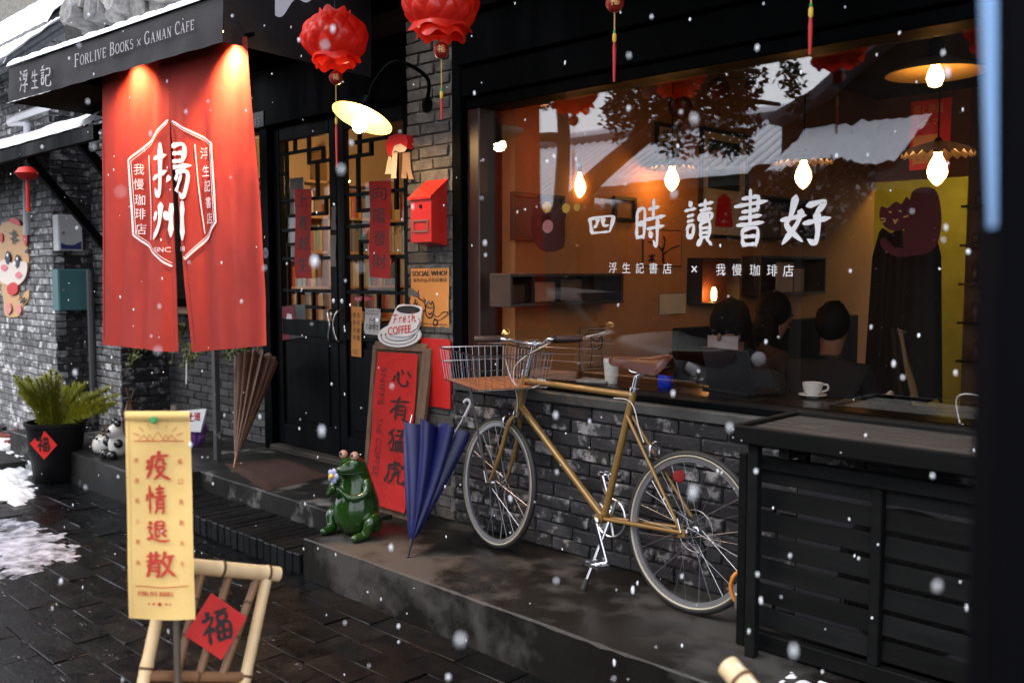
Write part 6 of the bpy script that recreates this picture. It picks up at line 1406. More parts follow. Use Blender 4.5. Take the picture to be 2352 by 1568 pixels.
# cables
def cable(pts, m=None, r=.0025, nm='cable'): MB().tube(catmull(pts, 8), r, 6).build(nm, m or mat('white_cable', (.6, .6, .58), rough=.4), bk, 60)
cable([g0 + hd * .16 - V((0, 0, .02)), K7(430, 230, .08), K7(465, 345, .05), K7(530, 385, .03), K7(600, 368, .02)]); cable([g1 - hd * .16 - V((0, 0, .02)), K7(520, 230, .03), K7(470, 300, .05), K7(488, 440, .03), K7(485, 500, .03)])
cable([K7(975, 432, .02), K7(1040, 440, .02), K7(1075, 480, .02), K7(1100, 580, .02), K7(1125, 655, .02)])
# brakes
for (c_, u_) in ((K7(445, 545), fnn), (K7(1180, 690), en)):
    for sg in (1, -1): MB().tube(catmull([c_ + e2 * .03, c_ + u_ * sg * .03 + e2 * .015, c_ + u_ * sg * .032 - e2 * .03], 6), .007, 8).build('brake_arm', M_chrome, bk, 60); MB().box(c_ + u_ * sg * .016 - e2 * .025, (.045, .01, .012), Matrix((e1, u_, e2)).transposed(), .003).build('brake_pad', M_rubber, bk)
# cranks
rg = lambda r, o, k=40: [BB + en * o + (e1 * math.cos(2 * math.pi * i / k) + e2 * math.sin(2 * math.pi * i / k)) * r for i in range(k)]
cw = MB().tube(rg(.088, -.045, 60), .0045, 5, closed=True).build('chainring', M_alu, bk, 40)
for i in range(5): a = i * 1.2566; MB().tube([BB - en * .045, BB - en * .045 + (e1 * math.cos(a) + e2 * math.sin(a)) * .086], [.012, .006], 6).build('spider_arm', M_alu, cw)
ch_ = MB()
for sg in (1, -1): ch_.tube([BB - en * .045 + e2 * .092 * sg, cR - en * .04 + e2 * .05 * sg], .0035, 5)
for k_, sg in enumerate((1, -1)): MB().tube([BB - en * .045 + e2 * .092 * sg, cR - en * .04 + e2 * .05 * sg], .0035, 5).build('chain_run', M_rubber, bk)
cp0, cp1 = K7(880, 1050, .06), K7(935, 1262, .065); MB().beam(cp0, cp1, .012, .024, up=e1, ch=.004).build('crank_arm', M_chrome, bk)
MB().lathe([(.018, -.01), (.02, 0), (.012, .008), (0, .009)], cp0, en, 16).build('crank_bolt', M_chrome, bk, 40)
cp3 = BB + (BB - cp1); cp3 = cp3 - en * cp3.dot(en) + en * (BB.dot(en) - .06); MB().beam(BB - en * .06, cp3, .012, .024, up=e1, ch=.004).build('crank_arm', M_chrome, bk)
def pedal(c, sg):
    d = en * sg; t = bpy.data.objects.new('pedal', None); COL.objects.link(t); t.parent = bk
    MB().tube([c, c + d * .1], .0075, 8).build('axle', M_chrome, t)
    for s_ in (-1, 1): MB().beam(c + d * .015 + e1 * .035 * s_ - e2 * .006 * s_, c + d * .1 + e1 * .035 * s_ - e2 * .006 * s_, .005, .02, up=e2).build('cage_plate', M_chrome, t)
    for k in (.02, .06, .097): MB().beam(c + d * k + e1 * .035, c + d * k - e1 * .035, .005, .014, up=e2).build('cage_bar', M_chrome, t)
pedal(cp1, 1); pedal(cp3, -1)
# kickstand, reflector, derailleur
kb = BB + e1 * .05 + en * .02; ke = K7(820, 1380, .12); ke.z = .2275; MB().tube([kb, ke], [.009, .008], 8).build('kickstand', M_chrome, bk, 60); MB().tube([ke + (kb - ke).normalized() * .05, ke], [.012, .014], 8).build('kickstand_foot', M_rubber, bk, 60)
rc = K7(1302, 825, .0); MB().lathe([(.0, -.008), (.026, -.006), (.027, .0), (.024, .008), (.0, .011)], rc, (CAM - rc), 20).build('reflector', mat('reflector_red', (.2, .006, .006), rough=.5, spec=.2), bk, 50)
MB().tube(catmull([cR - en * .05 - e2 * .02, cR - en * .06 - e2 * .09 + e1 * .03, cR - en * .055 - e2 * .16 + e1 * .0], 6), .012, 8).build('derailleur', M_rubber, bk, 60)
for (c_, u_) in ((cF, fnn), (cR, en)): MB().beam(c_ + u_ * .066, c_ + u_ * .07 + e2 * .06 - e1 * .02, .006, .014, up=u_, ch=.002).build('quick_release', M_chrome, bk)
b = MB(); tt0, tt1 = K7(590, 340, .0165), K7(634, 347, .0165); write_text(b, 'tokyobike', lambda u, v: tt0.lerp(tt1, u) + e2 * (v * .014 - .004) + en * .0012, 0, 0, 1, 1); b.build('frame_mark', M_white, fr_)
# basket
bsk = bpy.data.objects.new('basket', None); COL.objects.link(bsk); bsk.parent = bk
Bp = V((-3.215, -.455, 1.246)); wv = V((.15, .375, 0)) * 1.0; lv_ = V((-.50, .20, .006)); hh = V((0, 0, -.17)); ins = .93
cen = Bp + wv * .5 + lv_ * .5
def bpt(a, b_, h): p = Bp + wv * a + lv_ * b_; p = cen + (p - cen) * lerp(1, .9, h); return p + hh * h
cor = [(0, 0), (1, 0), (1, 1), (0, 1)]
for h_, r_ in ((0, .0045), (.42, .0028), (1, .0035)): MB().tube([bpt(a, c_, h_) for a, c_ in cor], r_, 6, closed=True).build('rim_wire', M_chrome, bsk)
for i in range(4):
    (a0, b0), (a1, b1) = cor[i], cor[(i + 1) % 4]; n = 11 if i % 2 == 0 else 13
    for k in range(n): u = k / n; MB().tube([bpt(lerp(a0, a1, u), lerp(b0, b1, u), 0), bpt(lerp(a0, a1, u), lerp(b0, b1, u), 1)], .0016, 4).build('wire', M_steel, bsk)
for k in range(6):
    a0 = (k + .08) / 6; a1 = (k + .92) / 6; p = [bpt(a0, .02, .97), bpt(a1, .02, .97), bpt(a1, .98, .97), bpt(a0, .98, .97)]
    MB().add(p + [q + V((0, 0, -.01)) for q in p], [(0, 1, 2, 3), (7, 6, 5, 4), (0, 4, 5, 1), (1, 5, 6, 2), (2, 6, 7, 3), (3, 7, 4, 0)]).build('wood_slat', mat('basket_wood', (.2, .075, .03), (.28, .12, .05), rough=.5, scale=12, stretch=(3, .6, 1)), bsk)
MB().beam(bpt(.02, .3, 1.02), cF + fnn * .062, .004, .013, up=fnn).build('strut', M_alu, bsk); MB().beam(bpt(.9, .3, 1.02), cF - fnn * .062, .004, .013, up=fnn).build('strut', M_alu, bsk)
# orange lock cable
lk = thing('cable_lock', 'orange cable lock looped round the rear wheel', 'lock')
la = [K7(1605, 1305, .03), K7(1575, 1330, .05), K7(1562, 1385, .05), K7(1578, 1440, .045), K7(1598, 1452, .03), K7(1625, 1440, -.03), K7(1640, 1370, -.04), K7(1630, 1310, -.02)]
MB().tube(catmull(la, 6, closed=True), .0085, 8, closed=True).build('loop', mat('orange_vinyl', (.6, .2, .02), rough=.35), lk, 60)
MB().lathe([(.014, -.03), (.016, 0), (.014, .03)], K7(1600, 1455, .035), (0, 0, 1), 12).build('lock_barrel', M_alu, lk, 40)

# ================================================================= foreground: banner, bamboo chairs, dark post
M_bam = mat('bamboo', (.6, .41, .2), (.76, .57, .33), rough=.42, scale=5, bump=.15, bscale=30, stretch=(2, 2, .6))
M_bamd = mat('bamboo_brown', (.17, .08, .035), (.27, .14, .065), rough=.5, scale=6, bump=.2)
BD = 2.62
def BP(x, y, d=BD): return PD(x, y, d)
def cane(a, b, r, nodes, m, par, nm):
    a, b = V(a), V(b); n = 40; pts = []; rs = []
    for i in range(n + 1):
        u = i / n; bump = sum(math.exp(-((u - k) / .012) ** 2) for k in nodes); pts.append(a.lerp(b, u)); rs.append(r * (1 + .13 * bump))
    o = MB().tube(pts, rs, 14).build(nm, m, par, 50)
    for k in nodes: MB().lathe([(r * 1.12, -.004), (r * 1.16, 0), (r * 1.12, .004)], a.lerp(b, k + .004), b - a, 14).build('node_ring', mat('bamboo_node', (.1, .045, .02), rough=.7), o, 40)
    return o
bc = thing('bamboo_chair', 'bamboo chair with slatted back behind the yellow banner', 'chair')
# back in a plane facing away at an angle
t0, t1 = BP(352, 1292, 2.56), BP(640, 1318, 2.80)
cane(t0, t1, .0225, (.52, .9), M_bam, bc, 'top_rail'); lp_, rp2 = BP(382, 1322, 2.58), BP(612, 1330, 2.77)
fl, frr = BP(300, 1700, 2.42), BP(533, 1700, 2.6)
cane(lp_, fl + (fl - lp_) * .9, .0165, (.3, .7), M_bam, bc, 'back_post'); cane(rp2, frr + (frr - rp2) * .9, .0165, (.32, .75), M_bam, bc, 'back_post')
s0_, s1_ = lp_.lerp(fl, .62), rp2.lerp(frr, .62)
cane(s0_, s1_, .014, (.5,), M_bamd, bc, 'lower_rail')
for k, u in enumerate((.3, .52, .75)): a = t0.lerp(t1, u + .06); cane(a - V((0, 0, .02)), s0_.lerp(s1_, u), .0115, (.25, .6), M_bamd, bc, 'slat')
sf = V((FW.x, FW.y, 0)).normalized()       # seat towards the camera
sz = .40; A1, A2 = lp_.lerp(fl, .8), rp2.lerp(frr, .8); A1.z = A2.z = sz; A3, A4 = A2 - sf * .38, A1 - sf * .38
for p, q in ((A1, A2), (A2, A3), (A3, A4), (A4, A1)): cane(p, q, .016, (.5,), M_bam, bc, 'seat_rail')
for k in range(12): u = (k + .5) / 12; cane(A1.lerp(A2, u) + V((0, 0, .012)), A4.lerp(A3, u) + V((0, 0, .012)), .009, (.5,), M_bam, bc, 'seat_cane')
for p in (A3, A4): cane(p, V((p.x, p.y, 0)), .017, (.5,), M_bam, bc, 'front_leg')
cnm = (t1 - t0).cross(lp_ - fl).normalized(); cnm = cnm if cnm.dot(CAM - t0) > 0 else -cnm
diamond(497, 1437, t0.lerp(t1, .5).lerp(s0_.lerp(s1_, .5), .5) + cnm * .02, cnm, .094, 'fortune_paper', 'red diamond paper with black character tied to the bamboo chair')
# banner
bn = thing('yellow_banner', 'yellow cloth banner with red calligraphy on a thin stick before the chair', 'banner')
M_yc = mat('yellow_cotton', (.76, .5, .17), (.82, .57, .21), rough=.9, scale=3, bump=.3, bscale=260, sheen=.2)
bq = [BP(288, 944, 2.48), BP(436, 944, 2.52), BP(449, 1420, 2.44), BP(297, 1418, 2.42)]
bnn = (bq[1] - bq[0]).cross(bq[3] - bq[0]).normalized(); bnn = bnn if bnn.dot(CAM - bq[0]) > 0 else -bnn
def BS(u, v, o=0.):      # v down
    p = bq[0].lerp(bq[1], u).lerp(bq[3].lerp(bq[2], u), v)
    return p + bnn * (o + .006 * math.sin(u * 5 + v * 3) * (.3 + v) + .004 * math.sin(v * 9 + u * 2) + .012 * math.exp(-((u - 1) / .12) ** 2) * (1 - v) * 0) + V((0, 0, -.006 * math.sin(math.pi * u) * v))
MB().grid(lambda u, v: BS(u, v), 24, 60).build('cloth', M_yc, bn, 70)
MB().grid(lambda u, v: BS(u, v * .05) + bnn * (.009 * math.sin(math.pi * v) + .002), 24, 6).build('top_hem', M_yc, bn, 70)
for u0 in (.0, .955): MB().grid(lambda u, v: BS(u0 + u * .045, .05 + v * .95, .0022), 2, 50).build('side_hem', M_yc, bn, 70)
MB().tube([BS(-.03, .015), BS(1.03, .02)], .006, 8).build('dowel', M_bamd, bn)
BF = lambda u, v: BS(u, 1 - v, .0045)
b = MB(); ic = mat('red_ink', (.5, .03, .015), rough=.7)
XX = lambda x, y: ((x - 247) / (600 - 247 - 0), (y - 90) / (1225 - 90))
for ch, (x0, x1, y0, y1) in zip('疫情退散', ((358, 495, 310, 475), (358, 470, 492, 662), (362, 486, 685, 818), (358, 515, 855, 1005))):
    u0, u1 = (x0 - 252 - (y0 - 90) * .02) / 345, (x1 - 252 - (y0 - 90) * .02) / 345; b = MB(); write_brush(b, ch, BF, u0, 1 - (y1 - 90) / 1140, u1 - u0, (y1 - y0) / 1140, .125, .0, .55); b.build('brush_character', ic, bn, weld=False)
b = MB()
for i, ch in enumerate('常通風少聚集'): write_text(b, ch, BF, .125, 1 - (378 + i * 112 - 90) / 1140, .065, .023)
for i, ch in enumerate('戴口罩勤洗手'): write_text(b, ch, BF, .79, 1 - (385 + i * 112 - 90) / 1140, .07, .024)
b.build('side_lettering', ic, bn); b = MB(); write_serif(b, 'forlive books', BF, .145, .113, .022, 2.15, .2, .9, 1.7)
b.build('name_lettering', ic, bn); b = MB(); line(b, [(.1, .158), (.5, .152), (.9, .157)], .004, BF)
for (x, r_) in ((.3, .014), (.37, .018), (.46, .03), (.56, .018), (.62, .014)): b.add([BF(x + r_ * math.cos(a), .075 + r_ * .3 * math.sin(a)) for a in [i * .5236 for i in range(12)]], [tuple(range(12))])
b.build('moon_marks', ic, bn, kind='stuff'); b = MB(); line(b, [(.13, .853), (.87, .853)], .004, BF)
for c_, w_, h_ in ((.28, .09, .03), (.37, .06, .032), (.5, .1, .045), (.62, .06, .032), (.7, .09, .03)): line(b, [(c_ - w_, .853), (c_, .853 + h_), (c_ + w_, .853)], .0035, BF)
for k in range(7): a = R(20 + k * 23.3); line(b, [(.5 + .3 * math.cos(a), .862 + .055 * math.sin(a) + .0), (.5 + .4 * math.cos(a), .862 + .085 * math.sin(a))], .0035, BF)
b.build('sunrise_mark', ic, bn)
pk = BS(.45, .045, .012); MB().lathe([(.009, .0), (.01, .005), (.005, .008), (.005, .016), (.009, .019), (.008, .024), (0, .025)], pk, bnn, 14).build('push_pin', mat('green_pin', (.01, .3, .06), rough=.25), bn, 40)
sp0, sp1 = BP(400, 930, 2.56), BP(408, 1600, 2.5); g = sp1.copy(); g.z = 0; g.x += (sp1 - sp0).x * .8; MB().tube([sp0, sp1, g], .0095, 10).build('stick', mat('dark_stick', (.06, .045, .035), (.1, .08, .06), rough=.6), bn, 60)
# second chair: only the end of its top rail is in view
b2_ = thing('bamboo_chair', 'bamboo chair whose top rail end pokes in at the bottom right', 'chair')
r0, r1 = PD(1672, 1528, 1.95), PD(1900, 1790, 1.72)
dd_ = (r1 - r0).normalized(); r1 = r0 + dd_ * .44
cane(r0, r1, .025, (.1, .55), M_bam, b2_, 'top_rail')
sd2 = V((-dd_.y, dd_.x, 0)).normalized(); sd2 = sd2 if sd2.dot(FW) > 0 else -sd2
for u in (.12, .88):
    a = r0.lerp(r1, u); c_ = V((a.x, a.y, 0)) - sd2 * .1; cane(a, c_, .017, (.35, .7), M_bam, b2_, 'back_post')
for u in (.35, .6): a = r0.lerp(r1, u); c_ = a.lerp(V((a.x, a.y, 0)) - sd2 * .1, .5); cane(a, c_, .012, (.5,), M_bamd, b2_, 'slat')
q0, q1 = r0.lerp(V((r0.x, r0.y, 0)) - sd2 * .1, .52), r1.lerp(V((r1.x, r1.y, 0)) - sd2 * .1, .52); q0.z = q1.z = .4
for a, c_ in ((q0, q1), (q1, q1 - sd2 * .36), (q1 - sd2 * .36, q0 - sd2 * .36), (q0 - sd2 * .36, q0)): cane(a, c_, .016, (.5,), M_bam, b2_, 'seat_rail')
for k in range(8): u = (k + .5) / 8; cane(q0.lerp(q1, u) + V((0, 0, .01)), q0.lerp(q1, u) - sd2 * .36 + V((0, 0, .01)), .009, (.5,), M_bam, b2_, 'seat_cane')
for p in (q0 - sd2 * .36, q1 - sd2 * .36): cane(p, V((p.x, p.y, 0)), .017, (.5,), M_bam, b2_, 'front_leg')
MB().grid(lambda u, v: r0.lerp(r1, .06 + .9 * u) + V((0, 0, .019 + .008 * math.sin(math.pi * v))) + dd_.cross(V((0, 0, 1))).normalized() * (v - .5) * .026, 30, 4).build('snow_dust', M_snow, b2_, 60)
# dark post close to the lens
dp = thing('dark_post', 'out of focus black post with a pale blue edge close by at the right', 'post')
dA, dB = PD(2300, -60, .72), PD(2272, 1640, .72); ex = RT; ey = V((FW.x, FW.y, 0)).normalized()
u0 = (dA - dB).normalized(); w0 = RT
def slabp(a, b, w, d, nm, m, shift): MB().beam(a + RT * shift, b + RT * shift, d, w, up=RT, ch=.002).build(nm, m, dp)
slabp(PD(2330, -80, .72), V(PD(2285, 1640, .72)), .03, .035, 'face', mat('post_black', (.0015, .0015, .0025), rough=.8, spec=.05), 0)
_w = [PD(x_, y_, .7) for x_, y_ in ((2266, -80), (2290, -80), (2289, 520), (2288, 520))]; MB().add(_w + [p + FW * .012 for p in _w], [(0, 1, 2, 3), (7, 6, 5, 4), (0, 4, 5, 1), (1, 5, 6, 2), (2, 6, 7, 3), (3, 7, 4, 0)]).build('blue_edge', mat('post_blue', (.2, .38, .66), rough=.5), dp)
slabp(PD(2420, -80, .75), PD(2370, 1640, .75), .05, .05, 'core', mat('post_black', (.004, .004, .006)), 0)

# ================================================================= snow on the ground
def drift(name, pts, z, h, lab, seed, thr=.0, st_=.03, fr=1., mt=None):
    ps_ = [PZ(x, y, z) for x, y in pts]; x0, x1 = min(p.x for p in ps_), max(p.x for p in ps_); y0, y1 = min(p.y for p in ps_), max(p.y for p in ps_)
    def inside(x, y):
        c = False; n = len(ps_)
        for i in range(n):
            a, b_ = ps_[i], ps_[i - 1]
            if (a.y > y) != (b_.y > y) and x < (b_.x - a.x) * (y - a.y) / (b_.y - a.y) + a.x: c = not c
        return c
    def dist(x, y):
        m_ = 9
        for i in range(len(ps_)):
            a, b_ = ps_[i], ps_[i - 1]; ab = V((b_.x - a.x, b_.y - a.y)); ap = V((x - a.x, y - a.y)); t_ = max(0, min(1, ap.dot(ab) / max(1e-9, ab.dot(ab)))); m_ = min(m_, (ap - ab * t_).length)
        return m_
    nx = int((x1 - x0) / st_) + 1; ny = int((y1 - y0) / st_) + 1; vid = {}; m = MB(); vs = []; fs = []
    def hgt(i, j):
        x, y = x0 + i * st_, y0 + j * st_; d = dist(x, y) * (1 if inside(x, y) else -1)
        k = d * 3 + .35 * mnoise.noise(V((x * 4 * fr, y * 4 * fr, seed))) + .3 * mnoise.noise(V((x * 13 * fr, y * 13 * fr, seed))) - thr
        return k
    H = [[hgt(i, j) for j in range(ny)] for i in range(nx)]
    for i in range(nx - 1):
        for j in range(ny - 1):
            if max(H[i][j], H[i + 1][j], H[i][j + 1], H[i + 1][j + 1]) <= 0: continue
            f = []
            for (a, b_) in ((i, j), (i + 1, j), (i + 1, j + 1), (i, j + 1)):
                if (a, b_) not in vid: vid[(a, b_)] = len(vs); k = H[a][b_]; vs.append(V((x0 + a * st_, y0 + b_ * st_, z + (min(1, max(0, k) * 2.2) ** .5) * h * (1 + .4 * mnoise.noise(V((a * .4, b_ * .4, seed)))) - (.006 if k <= 0 else 0))))
                f.append(vid[(a, b_)])
            fs.append(tuple(f))
    m.add(vs, fs).build(name, mt or M_snow, None, 70, label=lab, cat='snow', kind='stuff', weld=False)
drift('snow_patch', [(-40, 1000), (50, 1010), (40, 1040), (110, 1050), (70, 1100), (100, 1130), (40, 1160), (-60, 1150)], .004, .05, 'snow bank piled on the ground at the far left', 1, .18, .02, 1.5)
drift('snow_patch', [(-60, 1180), (90, 1185), (235, 1270), (150, 1300), (60, 1330), (-60, 1330)], .006, .006, 'flat thawing slush patch left of the yellow banner', 2, .3, .018, 1.6, slushmat('slush', .7, .14, 9, (1, 1, 1), (.17, .2, .27), (.5, .57, .7)))
_q = [PZ(x, y, .007) for x, y in ((-80, 1150), (420, 1150), (760, 1620), (-80, 1620))]; MB().grid(lambda u, v: _q[0].lerp(_q[1], u).lerp(_q[3].lerp(_q[2], u), v), 4, 4).build('snow_dusting', slushmat('snow_dusting', .97, .06, 30, (1, 3.2, 1), (.2, .2, .22), (.5, .52, .56)), kind='stuff', label='fine streaks of fresh snow on the wet paving at the bottom left', cat='snow')
drift('snow_patch', [(1720, 1500), (1830, 1530), (2000, 1600), (2000, 1680), (1850, 1640), (1740, 1560)], .227, .012, 'thin melting snow on the platform at the bottom right', 4, .25, .012, 2.5)
rb = thing('brick_rubble', 'loose red and grey bricks in the snow behind the pot', 'bricks')
for k in range(22):
    p = PZ(rng.uniform(-20, 75), rng.uniform(960, 1075), .03); Mx = Matrix.Rotation(rng.uniform(0, 3), 3, 'Z') @ Matrix.Rotation(rng.uniform(-.2, .2), 3, 'X')
    MB().box(p, (.22, .1, .06), Mx, .006).build('brick', mat('rubble_red', (.16, .03, .02), (.3, .06, .04), rough=.9, scale=9, bump=.4) if k % 3 == 0 else M_brickd, rb)
st_ = slab('kerb_step', -14, -8.2, -1.75, -.9, -.01, .09, M_concl)
# ================================================================= falling snow
fl_ = MB(); _bb = MB().ball((0, 0, 0), 1, 7, 5); ico = _bb.v; icf = _bb.f
for k in range(1100):
    d = 1.3 + 6.5 * rng.random() ** .8; p = PD(rng.uniform(-60, 2420), rng.uniform(-60, 1600), d)
    if p.y > -.62 or p.z < .05 or (p.z > 3.2): continue
    if k < 40: d = rng.uniform(.7, 1.4); p = PD(rng.uniform(0, 2300), rng.uniform(0, 1560), d)
    r_ = rng.uniform(.0013, .0031) * (1 if rng.random() < .93 else 1.5); el_ = rng.uniform(1.2, 2.6); tilt = V((rng.uniform(-.1, .1), rng.uniform(-.1, .1), 0))
    fl_.add([p + V((q.x, q.y, q.z * el_)) * r_ * (1 + .25 * mnoise.noise(q + p * 9)) + tilt * q.z * r_ * el_ for q in ico], icf)
fl_.build('falling_snow', mat('snowflake', (.9, .92, .96), rough=.8), kind='stuff', weld=False)

# ================================================================= across the street (seen in the window glass)
def RV(x, y, yv): p = PY(x, y, yv); return V((p.x, 2 * GY - p.y, p.z))
M_fac = mat('old_timber_front', (.005, .0035, .0025), (.014, .01, .007), spec=.1, rough=.7, scale=4, bump=.3, stretch=(3, 3, .5))
M_gbr = mat('grey_brick_front', (.01, .01, .01), (.022, .022, .022), rough=.85, scale=20, bump=.4)
YA = -8.6; yv = 2 * GY - YA
xa, xb = RV(1080, 450, yv).x, RV(1800, 450, yv).x
ha = thing('house_opposite', 'timber fronted house with snowy tiled roof across the street, reflected in the window', 'house')
ze = RV(1270, 486, yv - .55).z + .08
MB().bx(xa, xb, YA - 4.5, YA, 0, ze).build('wall', M_fac, ha)
for k in range(7):
    x = lerp(xa, xb, (k + .5) / 7); d = MB().bx(x - .32, x + .32, YA, YA + .03, .25, 2.35, .01).build('shutter', M_gbr if k % 2 else M_ctr, ha)
    for s_ in (-1, 1): MB().bx(x + s_ * .36 - .03, x + s_ * .36 + .03, YA, YA + .05, .2, 2.5).build('post', M_ctr, ha)
yr, zr = YA - 2.4, RV(1230, 322, yv + 2.4).z - .25; eo = .55
MB().add([V((xa - .3, YA + eo, ze - .08)), V((xb + .3, YA + eo, ze - .08)), V((xb + .3, yr, zr)), V((xa - .3, yr, zr)), V((xa - .3, YA - 5, ze - .08)), V((xb + .3, YA - 5, ze - .08))], [(0, 1, 2, 3), (3, 2, 5, 4), (0, 3, 4), (1, 5, 2), (0, 4, 5, 1)]).build('roof', M_tile, ha)
n = int((xb - xa + .6) / .2); tm = MB().tube([V((0, 0, 0)), V((0, yr - YA - eo, zr - ze + .08))], .07, 10).mesh('tile_row', M_snow, 60); td_ = MB().lathe([(.0, -.01), (.062, -.008), (.062, .0), (0, .001)], (0, 0, 0), (0, 1, 0), 12).mesh('tile_end', M_tile, 40)
for k in range(n):
    p = V((xa - .3 + (k + .5) * .2, YA + eo, ze - .05)); put('tile_row', tm, ha, Matrix.Translation(p)); put('tile_end', td_, ha, Matrix.Translation(p + V((0, .012, 0))))
MB().tube([V((xa - .3, yr, zr + .08)), V((xb + .3, yr, zr + .08))], .14, 10).build('ridge', M_tile, ha, 60); MB().tube([V((xa - .3, yr, zr + .2)), V((xb + .3, yr, zr + .2))], .1, 10).build('ridge_snow', M_snow, ha, 60)
# low lean-to in front
q0, q1 = RV(1330, 430, 7.2), RV(1720, 432, 7.2); lt_ = thing('lean_to_opposite', 'snow covered lean-to porch across the street, reflected under the tiled roof', 'porch')
MB().bx(q0.x, q1.x, 2 * GY - 8.5, 2 * GY - 7.2, q0.z - .14, q0.z - .02).build('roof', M_tile, lt_)
MB().grid(lambda u, v: V((lerp(q0.x, q1.x, u), lerp(2 * GY - 8.5, 2 * GY - 7.15, v), q0.z + .16 * (1 - abs(2 * v - 1) ** 5) - .01 + .03 * mnoise.noise(V((u * 9, v * 3, 0))))), 40, 12).build('snow_cover', M_snow, lt_, 60)
for u in (.03, .5, .97): x = lerp(q0.x, q1.x, u); MB().bx(x - .05, x + .05, 2 * GY - 7.4, 2 * GY - 7.3, 0, q0.z - .142).build('post', M_fac, lt_)
# big gabled hall to the right
yg = 8.2; poly = [(1795, 640), (1795, 292), (1900, 232), (1980, 160), (2072, 88), (2300, -130), (2700, -420), (2700, 640)]
gb = thing('gabled_hall', 'tall grey gabled hall across the street rising to the right in the reflection', 'house')
f = [RV(x, y, yg) for x, y in poly]; f[0].z = 0; f[-1].z = 0; kk = [p + V((0, -5, 0)) for p in f]; n = len(f)
MB().add(f + kk, [tuple(range(n)), tuple(range(n, 2 * n))[::-1]] + [(i, (i + 1) % n, n + (i + 1) % n, n + i) for i in range(n)]).build('wall', mat('hall_front', (.012, .0105, .009), (.026, .024, .021), spec=.1, rough=.8, scale=3, bump=.3), gb)
for i in range(1, n - 2):
    MB().beam(f[i] + V((0, .12, .05)), f[i + 1] + V((0, .12, .05)), .5, .12).build('verge', M_tile, gb)
b0, b1 = RV(1798, 300, 7.4), RV(2092, 288, 7.4); zb_ = RV(1798, 420, 7.4).z
sr = thing('snow_roof_opposite', 'broad snow covered low roof before the gabled hall in the reflection', 'roof')
MB().add([V((b0.x, 2 * GY - 7.0, zb_)), V((b1.x, 2 * GY - 7.0, zb_)), V((b1.x, 2 * GY - 8.1, b0.z)), V((b0.x, 2 * GY - 8.1, b0.z)), V((b0.x, 2 * GY - 7.0, zb_ - .2)), V((b1.x, 2 * GY - 7.0, zb_ - .2)), V((b1.x, 2 * GY - 8.1, zb_ - .2)), V((b0.x, 2 * GY - 8.1, zb_ - .2))], [(0, 1, 2, 3), (4, 7, 6, 5), (0, 4, 5, 1), (1, 5, 6, 2), (2, 6, 7, 3), (3, 7, 4, 0)]).build('deck', M_tile, sr)
MB().grid(lambda u, v: V((lerp(b0.x, b1.x, u), lerp(2 * GY - 6.95, 2 * GY - 8.05, v), lerp(zb_, b0.z, v) + .1 + .05 * mnoise.noise(V((u * 12, v * 6, 0))))), 50, 20).build('snow_cover', M_snow, sr, 60)
for u in (.04, .96): x = lerp(b0.x, b1.x, u); MB().bx(x - .06, x + .06, 2 * GY - 7.2, 2 * GY - 7.08, 0, zb_ - .2).build('post', M_fac, sr)
# tree
tr = thing('street_tree', 'leaning dark evergreen tree across the alley, reflected in the café window', 'tree')
M_bark = mat('tree_bark', (.018, .014, .011), (.04, .03, .024), rough=.9, scale=12, bump=.6, stretch=(2, 2, .5)); M_leaf = mat('evergreen_leaf', (.012, .02, .01), (.03, .045, .02), rough=.5, scale=8)
T = lambda x, y, d=5.6: RV(x, y, d)
g0_ = T(1262, 520); g0_ = V((g0_.x, g0_.y, 0))
def limb(pts, r0, r1): c = catmull(pts, 6); MB().tube(c, [lerp(r0, r1, i / (len(c) - 1)) for i in range(len(c))], 9).build('limb', M_bark, tr, 60); return c
MB().tube(catmull([g0_, T(1262, 700), T(1270, 560), T(1290, 510)], 6), [.2 - .003 * i for i in range(19)], 10).build('trunk', M_bark, tr, 60)
L1 = limb([T(1290, 510), T(1345, 430), T(1440, 345), T(1560, 250), T(1660, 150)], .15, .07); L2 = limb([T(1280, 540), T(1290, 420), T(1294, 300), T(1286, 200), T(1290, 80)], .11, .06); L3 = limb([T(1292, 318), T(1240, 316), T(1160, 345), T(1080, 360)], .07, .04); L4 = limb([T(1215, 318), T(1200, 270), T(1175, 240)], .05, .03); L5 = limb([T(1255, 600), T(1210, 470), T(1170, 400), T(1140, 330)], .1, .05); L6 = limb([T(1440, 345), T(1480, 250), T(1470, 150)], .07, .03); L7 = limb([T(1560, 250), T(1680, 230), T(1790, 240)], .05, .02)
lf = MB()
for (cx, cy, rx, ry, n_, dz) in ((1490, 215, 90, 90, 2600, .6), (1620, 190, 110, 80, 2600, .6), (1690, 150, 60, 90, 900, .5), (1420, 250, 40, 70, 420, .4), (1600, 320, 110, 40, 700, .4), (1680, 290, 60, 60, 700, .4), (1815, 175, 30, 40, 150, .3), (1835, 240, 18, 26, 80, .2), (1215, 232, 80, 16, 500, .3), (1420, 165, 50, 50, 600, .5)):
    for k in range(n_):
        a = rng.random() * 6.28; r_ = math.sqrt(rng.random()) * (1 + .25 * math.sin(a * 5 + cx)); p = RV(cx + rx * r_ * math.cos(a), cy + ry * r_ * math.sin(a), 5.6 + rng.uniform(-dz, dz)); s_ = rng.uniform(.035, .075)
        d = V((rng.uniform(-1, 1), rng.uniform(-1, 1), rng.uniform(-1, .3))).normalized(); e = d.orthogonal().normalized(); lf.add([p, p + e * s_ * .4 + d * s_ * .5, p + d * s_ * 1.3, p - e * s_ * .4 + d * s_ * .5], [(0, 1, 2, 3)])
lf.build('crown', M_leaf, tr, weld=False)
